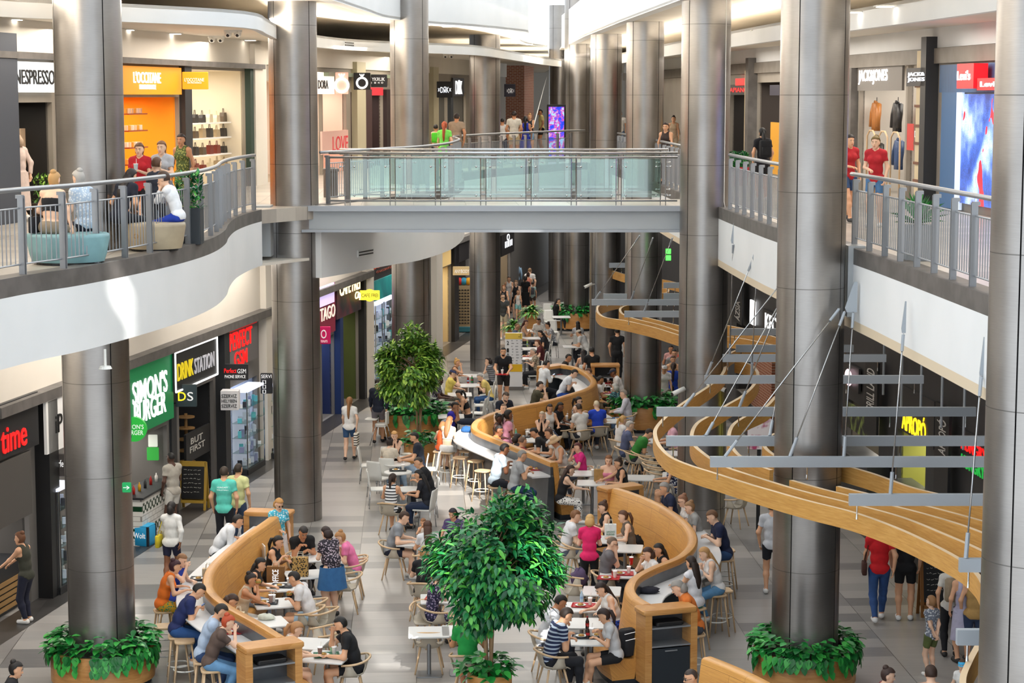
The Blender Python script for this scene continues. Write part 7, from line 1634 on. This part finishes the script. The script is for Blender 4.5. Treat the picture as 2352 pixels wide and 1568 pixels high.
for k, z in enumerate((7.75, 8.2, 8.65, 9.05)):
    a, c = LU.hit(438, 300, -.6), LU.hit(552, 300, -.6); m_ = (a+c)/2; m_.z = z; t = thing('bag_shelf', m_, 'white bag shelf in the bright bag shop, level %s' % ('lowest', 'second', 'third', 'topmost')[k], 'shelf', 'shelves of the bag shop'); W = (c-a).length
    MB().box(m_, (W, .35, .035), ax=uax).build('board', mat('f4efe6', .4, 0, .15), t, True); rnd = random.Random(k)
    for i in range(7):
        p = m_ + LU.d*(-W/2+.35+(W-.7)*i/6) + Vector((0, 0, .02)); col = rnd.choice(('5b4a38', '2a2522', 'b09a78', '7a2f22', 'd8c8a8', '3a3530')); t2 = thing('handbag', p, 'handbag on the shelves of the bright bag shop', 'bag', 'handbags on the bag shop shelves'); h_ = rnd.uniform(.18, .26)
        MB().loft([[p + LU.d*u*w/2 + LU.n*v + UPV*zz for u, v in ((-1, -.06), (1, -.06), (1, .06), (-1, .06))] for zz, w in ((0, .32), (h_*.6, .30), (h_, .22))]).build('bag_body', mat(col, .5), t2, True); MB().tube([p - LU.d*.07 + UPV*h_, p - LU.d*.04 + UPV*(h_+.11), p + LU.d*.04 + UPV*(h_+.11), p + LU.d*.07 + UPV*h_], .01, 5).build('handle', mat(col, .5), t2, True)
for k in range(5):
    a, c = LU.hit(283, 300, -.5), LU.hit(326, 300, -.5); m_ = (a+c)/2; m_.z = 7.75 + k*.4; t = thing('cosmetics_shelf', m_, 'wooden cosmetics shelf in the orange shop, row %s' % ('lowest', 'second', 'middle', 'fourth', 'topmost')[k], 'shelf', 'cosmetics shelves'); W = (c-a).length; MB().box(m_, (W, .3, .03), ax=uax).build('board', mat('a0522c', .5), t, True)
    for i in range(6):
        p = m_ + LU.d*(-W/2+.15+(W-.3)*i/5) + Vector((0, 0, .015)); tag(MB().rbox((0, 0, .06), (.11, .11, .12), .01).build('soap_box', mat(('f0dcc0', 'e8b04a', 'f4efe4')[(i+k) % 3], .5)), 'small box on the orange shop shelves', 'box', 'boxes on the cosmetics shelves', 'thing').location = p
t = thing('plant_wall', LU.hit(66, 290, -1.35), 'dark green plant wall inside the coffee shop', 'plant wall'); b = MB(); rnd = random.Random(77); a, c = LU.hit(22, 290, -1.4), LU.hit(108, 290, -1.4)
for i in range(900):
    p = a + (c-a)*rnd.random(); p.z = rnd.uniform(7.9, 9.6); leaf(b, p + LU.n*.05, LU.n*.6 + Vector((rnd.uniform(-.5, .5), rnd.uniform(-.5, .5), rnd.uniform(-.9, .3))), UPV, .16, .06)
b.build('foliage', M['leaf_far'], t, True, smooth=True); panel(LU, 49, 99, 294, 382, mat('c8a888', .6, 0, .1), 'beige printed notice in front of the plant wall', 'notice', off=-.6, name='notice_board')
# ================================================================ ceiling fittings, cameras, small signs
for px, py, z in ((33, 43, 11.3), (293, 67, 11.3), (402, 76, 11.3), (575, 91, 11.3), (316, 80, 11.3), (799, 39, 11.9), (848, 47, 11.9), (1027, 60, 11.9), (1086, 63, 11.9), (1155, 72, 11.9), (1160, 77, 11.9), (1164, 97, 11.9), (1192, 98, 11.9), (1215, 101, 11.9), (2033, 12, 11.3), (2117, 15, 11.3), (1960, 26, 11.3), (2036, 42, 11.3), (1783, 62, 11.3), (1741, 69, 11.3), (1771, 68, 11.3)):
    q = at_z(px, py, z); q.z = z; t = thing('ceiling_light', q, 'small recessed ceiling lamp above the upper arcade', 'ceiling lamp', 'recessed ceiling lamps'); fr = MB().box((0, 0, -.012), (.34, .34, .02)).build('frame', M['plastic'], t); MB().box((0, 0, -.025), (.26, .26, .012)).build('diffuser', mat('fff6ea', .5, 0, 6.0), fr)
for px, py, dx, Y, lab in ((1352, 655, -1, 71.4, 'white bullet camera on the far steel column'), (1560, 897, -1, 45.9, 'white bullet camera beside the bridge-end column'), (1648, 888, 1, 45.2, 'white bullet camera under the grey beam end')):
    c = at_y(px, py, Y); t = thing('security_camera', c, lab, 'camera', 'bullet cameras'); MB().tube([(.12*-dx, 0, .05), (-.16*-dx, -.12, -.06)], .055, 12).build('body', M['plastic'], t, smooth=True); MB().tube([(-.16*-dx, -.12, -.06), (-.175*-dx, -.127, -.066)], .045, 12).build('lens', M['black'], t); MB().tube([(.1*-dx, 0, .02), (.22*-dx, .15, .02)], .025, 8).build('mount', M['plastic'], t, smooth=True)
for px, py in ((535, 71), (497, 84), (1030, 124)):
    q = at_z(px, py, 11.28); t = thing('ceiling_camera', q, {535: 'twin dome camera under the ceiling, nearer the bridge column', 497: 'twin dome camera under the ceiling above the orange sign', 1030: 'dome camera under the far ceiling above the mirrored sign'}[px], 'camera', 'dome cameras'); MB().rbox((0, 0, 0), (.42, .2, .1), .04).build('housing', M['plastic'], t)
    for s_ in (-1, 1): MB().ball((s_*.11, -.04, -.07), .09, 10, 7).build('dome', M['plastic'], t, smooth=True); MB().ball((s_*.11, -.09, -.1), .045, 8, 6).build('lens', M['black'], t, smooth=True)
t, put, *_ = fpanel(280, 301, 1108, 1131, 33.0, mat('0a8a4a', .5, 0, .5), 'green and white wheelchair exit sign on the planter column', th=.04, name='exit_sign'); put('→', 283, 298, 1115, 1124, WT)
for y in (577, 592): tag(MB().box(at_y(1535, y, 57.5), (.14, .06, .14)).build('green_lamp', mat('3cff3c', .5, 0, 4)), 'glowing green lamp, ' + ('upper' if y < 585 else 'lower') + ' of the pair under the bridge', 'lamp', 'green signal lamps', 'thing')
for path, px, py, w_, lab in ((L_FAR, 838, 580, .9, 'dark slot vent in the white fascia beyond the bridge column'), (CURVE, 800, 101, .9, 'slot vent in the white ceiling band above the ring signs')):
    r_ = hit_strip(path, px, py)
    if r_:
        q, dd = r_; nn = Vector((dd.y, -dd.x, 0)); t = thing('air_vent', q, lab, 'vent', 'slot vents'); MB().box(q + nn*.01, (w_, .04, .16), ax=(dd, nn, UPV)).build('frame', M['white'], t, True)
        for z in (-.035, .035): MB().box(q + nn*.025 + UPV*z, (w_-.06, .03, .03), ax=(dd, nn, UPV)).build('slot', M['black'], t, True)
for px, py, col, lab in ((1143, 690, 'e0d8c4', 'headless cream mannequin at the far clothes shop'), (1186, 688, '9fc0dc', 'mannequin in a pale blue shirt beside the brick pier')):
    q = at_z(px, py, 0); t = thing('mannequin', (q.x, q.y, 0), lab, 'mannequin', 'mannequins at the far shop'); MB().loft([[Vector((a_*math.cos(2*PI*k/16), b_*math.sin(2*PI*k/16), z)) for k in range(16)] for a_, b_, z in ((.15, .1, .9), (.17, .12, 1.0), (.13, .1, 1.2), (.19, .12, 1.45), (.17, .1, 1.58), (.06, .06, 1.63), (.055, .055, 1.72))]).build('torso', cloth(col), t, smooth=True)
    for s_ in (-1, 1): MB().tube([(s_*.19, 0, 1.54), (s_*.25, 0, 1.25), (s_*.24, .04, .98)], [.06, .05, .035], 8).build('arm', cloth(col), t, smooth=True); MB().tube([(s_*.09, 0, .95), (s_*.1, 0, .5), (s_*.1, 0, .03)], [.085, .06, .045], 10).build('leg', mat('d8cfbc' if col[0] == 'e' else '22252c', .6), t, smooth=True)
c = at_z(241, 800, 6.1); c = at_z(241, 802, 6.06); t = thing('ceiling_sensor', c, 'white sensor on a rod under the west balcony', 'sensor'); MB().tube([(0, 0, 0), (0, 0, -.25)], .02, 8).build('rod', M['plastic'], t); MB().lathe([(0, -.25), (.08, -.25), (.1, -.29), (0, -.3)], seg=16).build('head', M['plastic'], t)
c = FE.hit(1669, 494, .05); t = thing('socket_strip', at_y(1670, 494, 45.6), 'white socket strip on a steel column by a cable', 'socket'); MB().rbox((0, 0, 0), (.07, .05, .18), .01).build('body', M['plastic'], t); MB().tube([(-.03, 0, .09), (-.07, 0, .3), (-.07, 0, 6)], .008, 5).build('cord', M['plastic'], t)
# ================================================================ things on the tables
rnd = random.Random(99)
def tray(px, py, col, lab, z=.752, food=True):
    q = at_z(px, py, z); t = thing('tray', q, lab, 'tray', 'serving trays', rnd.uniform(-.2, .2)); MB().loft([[Vector((x*a, y*b_, zz)) for x, y in ((-1, -1), (1, -1), (1, 1), (-1, 1))] for a, b_, zz in ((.0, .0, .006), (.18, .13, .006), (.205, .155, .022), (.21, .16, .018), (.185, .135, 0), (0, 0, 0))]).build('tray_body', mat(col, .4), t)
    if food:
        tag(MB().lathe([(0, .008), (.07, .008), (.10, .025), (.095, .027), (.06, .014), (0, .014)], seg=18).build('plate', M['plastic'], origin=(0, 0, 0), smooth=True), 'plate' + lab[lab.find(' '):] if False else 'white plate on the ' + ' '.join(lab.split()[:9]), 'plate', 'plates on the trays', 'thing').location = q + Vector((-.05, .0, .0))
        o = MB().ball((0, 0, .03), (.055, .05, .022), 10, 6).build('food_portion', noisy('stir_fry', '8a5a2a', 'c9a050', 40, .7), smooth=True); o.location = q + Vector((-.05, 0, .0)); tag(o, 'food on the white plate of the ' + ' '.join(lab.split()[:8]), 'food', 'meals on plates', 'thing')
        cup(q + Vector((.12, .05, .008)), 'e8e4de', 'paper cup on the ' + ' '.join(lab.split()[:9]))
def cup(q, col, lab, h=.12):
    t = thing('paper_cup', q, lab, 'cup', 'paper cups'); MB().lathe([(0, 0), (.028, 0), (.04, h), (0, h)], seg=14).build('cup', mat(col, .4), t, autosm=40); ld = MB().lathe([(0, h), (.043, h), (.043, h+.012), (0, h+.014)], seg=14).build('lid', WT, t, autosm=40); MB().tube([(.01, 0, h+.01), (.02, 0, h+.1)], .004, 5).build('straw', mat('f0e8e0', .4), ld)
for x, y, col, lab, z in ((1430, 1318, 'b8141c', 'red tray on the table with the striped box', .752), (1398, 1328, 'b8141c', 'red tray nearest the man with folded arms', .752), (1340, 1391, 'b8141c', 'small red tray in front of the blue print skirt', .752), (1342, 1462, '20262e', 'dark tray in front of the striped polo', .752), (1378, 1460, '20262e', 'dark tray in front of the grey printed tee', .752),
        (648, 1346, '20262e', 'black tray in front of the very long hair', .752), (462, 1330, '20262e', 'black tray on the counter by the orange top', 1.078), (530, 1452, 'b8141c', 'red tray on the counter by the copper bun', 1.078), (1238, 1078, 'b8141c', 'red tray on the counter by the grey polo', 1.078), (1290, 859, 'b8141c', 'red tray on the inner counter', 1.078),
        (1200, 1003, '1b1d20', 'black tray below the bald head', .752), (1248, 984, '1b1d20', 'black tray in front of crossed elbows', .752), (1292, 966, '1b1d20', 'black tray in front of the white tank top', .752), (1388, 880, 'b8141c', 'red tray at the dark beard', .752), (1396, 902, 'b8141c', 'red tray at the grey bob', .752), (1208, 818, 'b8141c', 'red tray at the far patterned blouse', .752), (1036, 936, 'c8553c', 'orange parcel tray behind the bright ficus', .752), (914, 1080, '1b1d20', 'black tray on the round table', .752), (1004, 1374, 'b8141c', 'red tray at the ficus crown', .752), (612, 1384, '20262e', 'dark tray at the beige tank top', .752), (750, 1505, '2a6a4a', 'green printed paper tray at the man in black', .752)):
    tray(x, y, col, lab, z)
def bottle(px, py, col, lab, z=.752, h=.22):
    q = at_z(px, py, z); t = thing('drink_bottle', q, lab, 'bottle', 'drink bottles'); MB().lathe([(0, 0), (.03, 0), (.033, .02), (.03, h*.45), (.033, h*.6), (.014, h*.85), (.013, h*.95), (0, h*.95)], seg=14).build('bottle', mat(col, .15), t, smooth=True); MB().cyl((0, 0, h*.93), .015, .02, 10).build('cap', mat('b01a1a' if col < '5' else 'e8e8e8', .4), t); MB().cyl((0, 0, h*.28), .034, h*.2, 14).build('paper_band', mat('b01a1a' if col < '5' else '8fb0d8', .5), t)
for x, y, col, lab in ((1350, 1466, '2a1410', 'cola bottle between the two dark trays, front one'), (1349, 1444, '2a1410', 'cola bottle behind the front cola bottle'), (1336, 1382, 'b8d4e8', 'water bottle beside the small red tray'), (1185, 1003, '6fc0a0', 'turquoise bottle below the pink tee'), (1238, 985, 'c8d4e0', 'clear bottle under the folded elbows'), (1075, 880, '8a1c1c', 'red drink bottle between the yellow shirts'), (1084, 878, '2f8a4a', 'green drink bottle between the yellow shirts'), (1211, 795, 'b0d070', 'green glass bottle on the far table')): bottle(x, y, col, lab)
for x, y, col, lab in ((1302, 962, 'e09020', 'orange drink beside the black backpack'), (622, 1384, 'a88a80', 'chocolate drink at the beige tank top'), (735, 1506, '8a6a60', 'brown milkshake on the nearest table'), (762, 1494, '9ac8a0', 'green printed cup at the man in black'), (1450, 1296, 'd8201c', 'red striped cup at the white blouse'), (1362, 1092, 'e8e4e0', 'white cup beside the brown paper bag'), (564, 1448, 'e8eee8', 'white cup at the oak cabinet'), (540, 1440, 'e8eee8', 'tall white cup at the copper bun')): cup(at_z(x, y, 1.078 if x in (564, 540) else .752), col, lab, .14)
def pbag(px, py, W, D, H, col, lab, z=.752, word=None, rz=0.0, print_=None):
    q = at_z(px, py, z); t = thing('paper_bag', q, lab, 'bag', 'paper carrier bags', rz); b = MB(); b.loft([[Vector((x*W/2, y*D/2*f, zz)) for x, y in ((-1, -1), (1, -1), (1, 1), (-1, 1))] for f, zz in ((1, 0), (1, H*.5), (.9, H))]); b.build('bag_body', cloth(col), t)
    for s_ in (-1, 1): MB().tube([(-W*.2, s_*D*.4, H), (-W*.14, s_*D*.4, H+.09), (W*.14, s_*D*.4, H+.09), (W*.2, s_*D*.4, H)], .006, 5).build('handle', mat('d8cdb8', .6), t)
    for k, w_ in enumerate(print_ or ()): letters(w_, q + Vector((0, -D/2-.004, H*(.5-.18*k))), W*.7, H*.13, FRONT, mat('1d7a48', .6), t, .003)
    if word: v, f = text_mesh(word, .01); b = MB(); b.v = [(-q_[1]*.12, -D/2-.004, H*.5 + q_[0]*H*.75) for q_ in v]; b.f = f; b.mi = [0]*len(f); b.build('lettering', WT, t)
pbag(634, 1347, .34, .13, .40, '8a6238', 'brown paper bag with upright white letters on the oak bench', .47, 'OFFICE'); pbag(690, 1322, .30, .16, .36, 'b08c50#2a241c', 'patterned paper bag standing on the bench table'); pbag(1375, 1104, .22, .13, .28, 'b08850', 'brown paper bag in front of the hugging friends'); pbag(1402, 1236, .24, .12, .30, 'e9ece9', 'white paper bag with green print beside the pink vest', print_=("SIMON'S", 'BURGER')); pbag(1236, 1040, .2, .12, .2, 'e8ebe8', 'white paper bag behind the splash panel')
pbag(1212, 1062, .14, .1, .2, 'a86a30', 'small red and brown bag on the counter at the grey polo', 1.078); pbag(548, 1424, .2, .1, .14, 'd8c8a8', 'crumpled food bag on the counter corner', 1.078); pbag(478, 1322, .2, .12, .14, 'cdb898', 'crumpled brown food bag at the oak backrest', 1.078)
def lump(px, py, r, col, lab, z=.752, nm='food_wrapper', cat='wrapper', seed=1):
    q = at_z(px, py, z); rr = random.Random(seed); b = MB(); b.ball((0, 0, r[2]*.75), r, 12, 8); b.v = [(v[0]*rr.uniform(.8, 1.15), v[1]*rr.uniform(.8, 1.15), max(0, v[2]*rr.uniform(.85, 1.1))) for v in b.v]; o = b.build(nm, cloth(col), smooth=True); o.location = q; tag(o, lab, cat, None, 'thing')
lump(612, 1422, (.16, .10, .06), 'd8dccc', 'crumpled white food bag on the empty table'); lump(934, 1044, (.16, .12, .03), 'dcd8cc', 'spread food paper on the round table'); lump(1330, 1345, (.17, .15, .20), '5a4a6a', 'purple and brown backpack on an armchair seat', .47, 'backpack', 'backpack', 2); lump(1296, 1000, (.16, .13, .2), '15161a', 'black backpack on an armchair beside the straw hat', .47, 'backpack', 'backpack', 3)
lump(1457, 1262, (.2, .1, .18), '17181b', 'black handbag on the oak bench beside the taupe top', .47, 'handbag', 'bag', 4); lump(1320, 985, (.18, .12, .2), '141417', 'black backpack leaning behind the white tee', .47, 'backpack', 'backpack', 5); lump(1075, 975, (.28, .12, .10), '1d2432', 'dark jacket and bag heaped on the sunlit counter', 1.078, 'bag', 'bag', 6); lump(1072, 992, (.16, .1, .09), '2a5f9a', 'blue bag on the sunlit counter', 1.078, 'bag', 'bag', 7); lump(1490, 1362, (.2, .1, .07), '1c1c2a', 'dark jacket on the counter by the orange tee', 1.078, 'jacket', 'jacket', 8)
q = at_z(1441, 1505, .475); t = thing('backpack', q, 'black backpack with white zips standing on the oak bench', 'backpack', 'bags', .5); MB().rbox((0, 0, .23), (.32, .20, .46), .08).build('bag_body', cloth('17181c'), t, autosm=50); MB().rbox((0, -.11, .16), (.25, .07, .26), .04).build('pocket', cloth('1c1d22'), t, autosm=50)
for zz in (.30, .40): MB().tube([(-.12, -.135 if zz < .35 else -.1, zz), (.12, -.135 if zz < .35 else -.1, zz+.02)], .006, 5).build('zip', WT, t)
q = at_z(1400, 1180, 0); t = thing('suitcase', (q.x, q.y, 0), 'black suitcase on the floor under the table of the hugging friends', 'suitcase'); MB().rbox((0, 0, .36), (.42, .26, .60), .06).build('shell', M['char'], t, autosm=40)
for sx in (-1, 1): MB().cyl((sx*.15, 0, 0), .03, .06, 10).build('wheel', M['black'], t)
# tray carried by the walking man
q = at_y(1152, 856, 62.3); o = at_z(1151, 858, 1.13)
for pob in [x for x in COL.objects if x.get('label', '').startswith('person in black tee and dark shorts carrying')]:
    c = pob.matrix_basis @ Vector((0, .40, 1.12)); t = thing('tray', c, 'red tray carried by the bearded man in black', 'tray', 'serving trays', pob.rotation_euler.z); MB().rbox((0, 0, 0), (.42, .30, .02), .04).build('tray_body', mat('b8141c', .4), t); cup(c + Vector((0, 0, .012)), 'eeeae4', 'paper cup on the carried red tray')
q = at_z(626, 1290, .77); t = thing('cake_box', q, 'open white cake box held by the woman in black straps', 'box', None, .3); MB().box((0, 0, .04), (.30, .30, .08)).build('box_base', M['plastic'], t); MB().box((-.17, 0, .21), (.02, .30, .28)).build('lid', M['plastic'], t)

# printed words on the back of the turquoise tee follow the cloth
for pob in [x for x in COL.objects if x.get('label', '').startswith('person in turquoise team tee')]:
    sh = [c for c in pob.children if c.name.startswith('shirt')][0]; V = np.array([v.co[:] for v in sh.data.vertices]); zt = V[:, 2].max()
    for body, dz, w_, h_ in (('HUNGARY', .17, .24, .035), ('VOLLEYBALL', .225, .26, .03)):
        v, f = text_mesh(body, .004); P = []
        for q_ in v:
            x, z = q_[0]*w_*-1*-1, zt - dz + q_[1]*h_; near = (abs(V[:, 0]+x*-1) < .035) & (abs(V[:, 2]-z) < .035); y = V[near][:, 1].min() if near.any() else -.13
            P.append((x, y - .006, z))
        b = MB(); b.v = P; b.f = f; b.mi = [0]*len(f); b.build('lettering', WT, pob)
for pr in PROTO:
    for ch in list(pr.children): bpy.data.objects.remove(ch)
    bpy.data.objects.remove(pr)
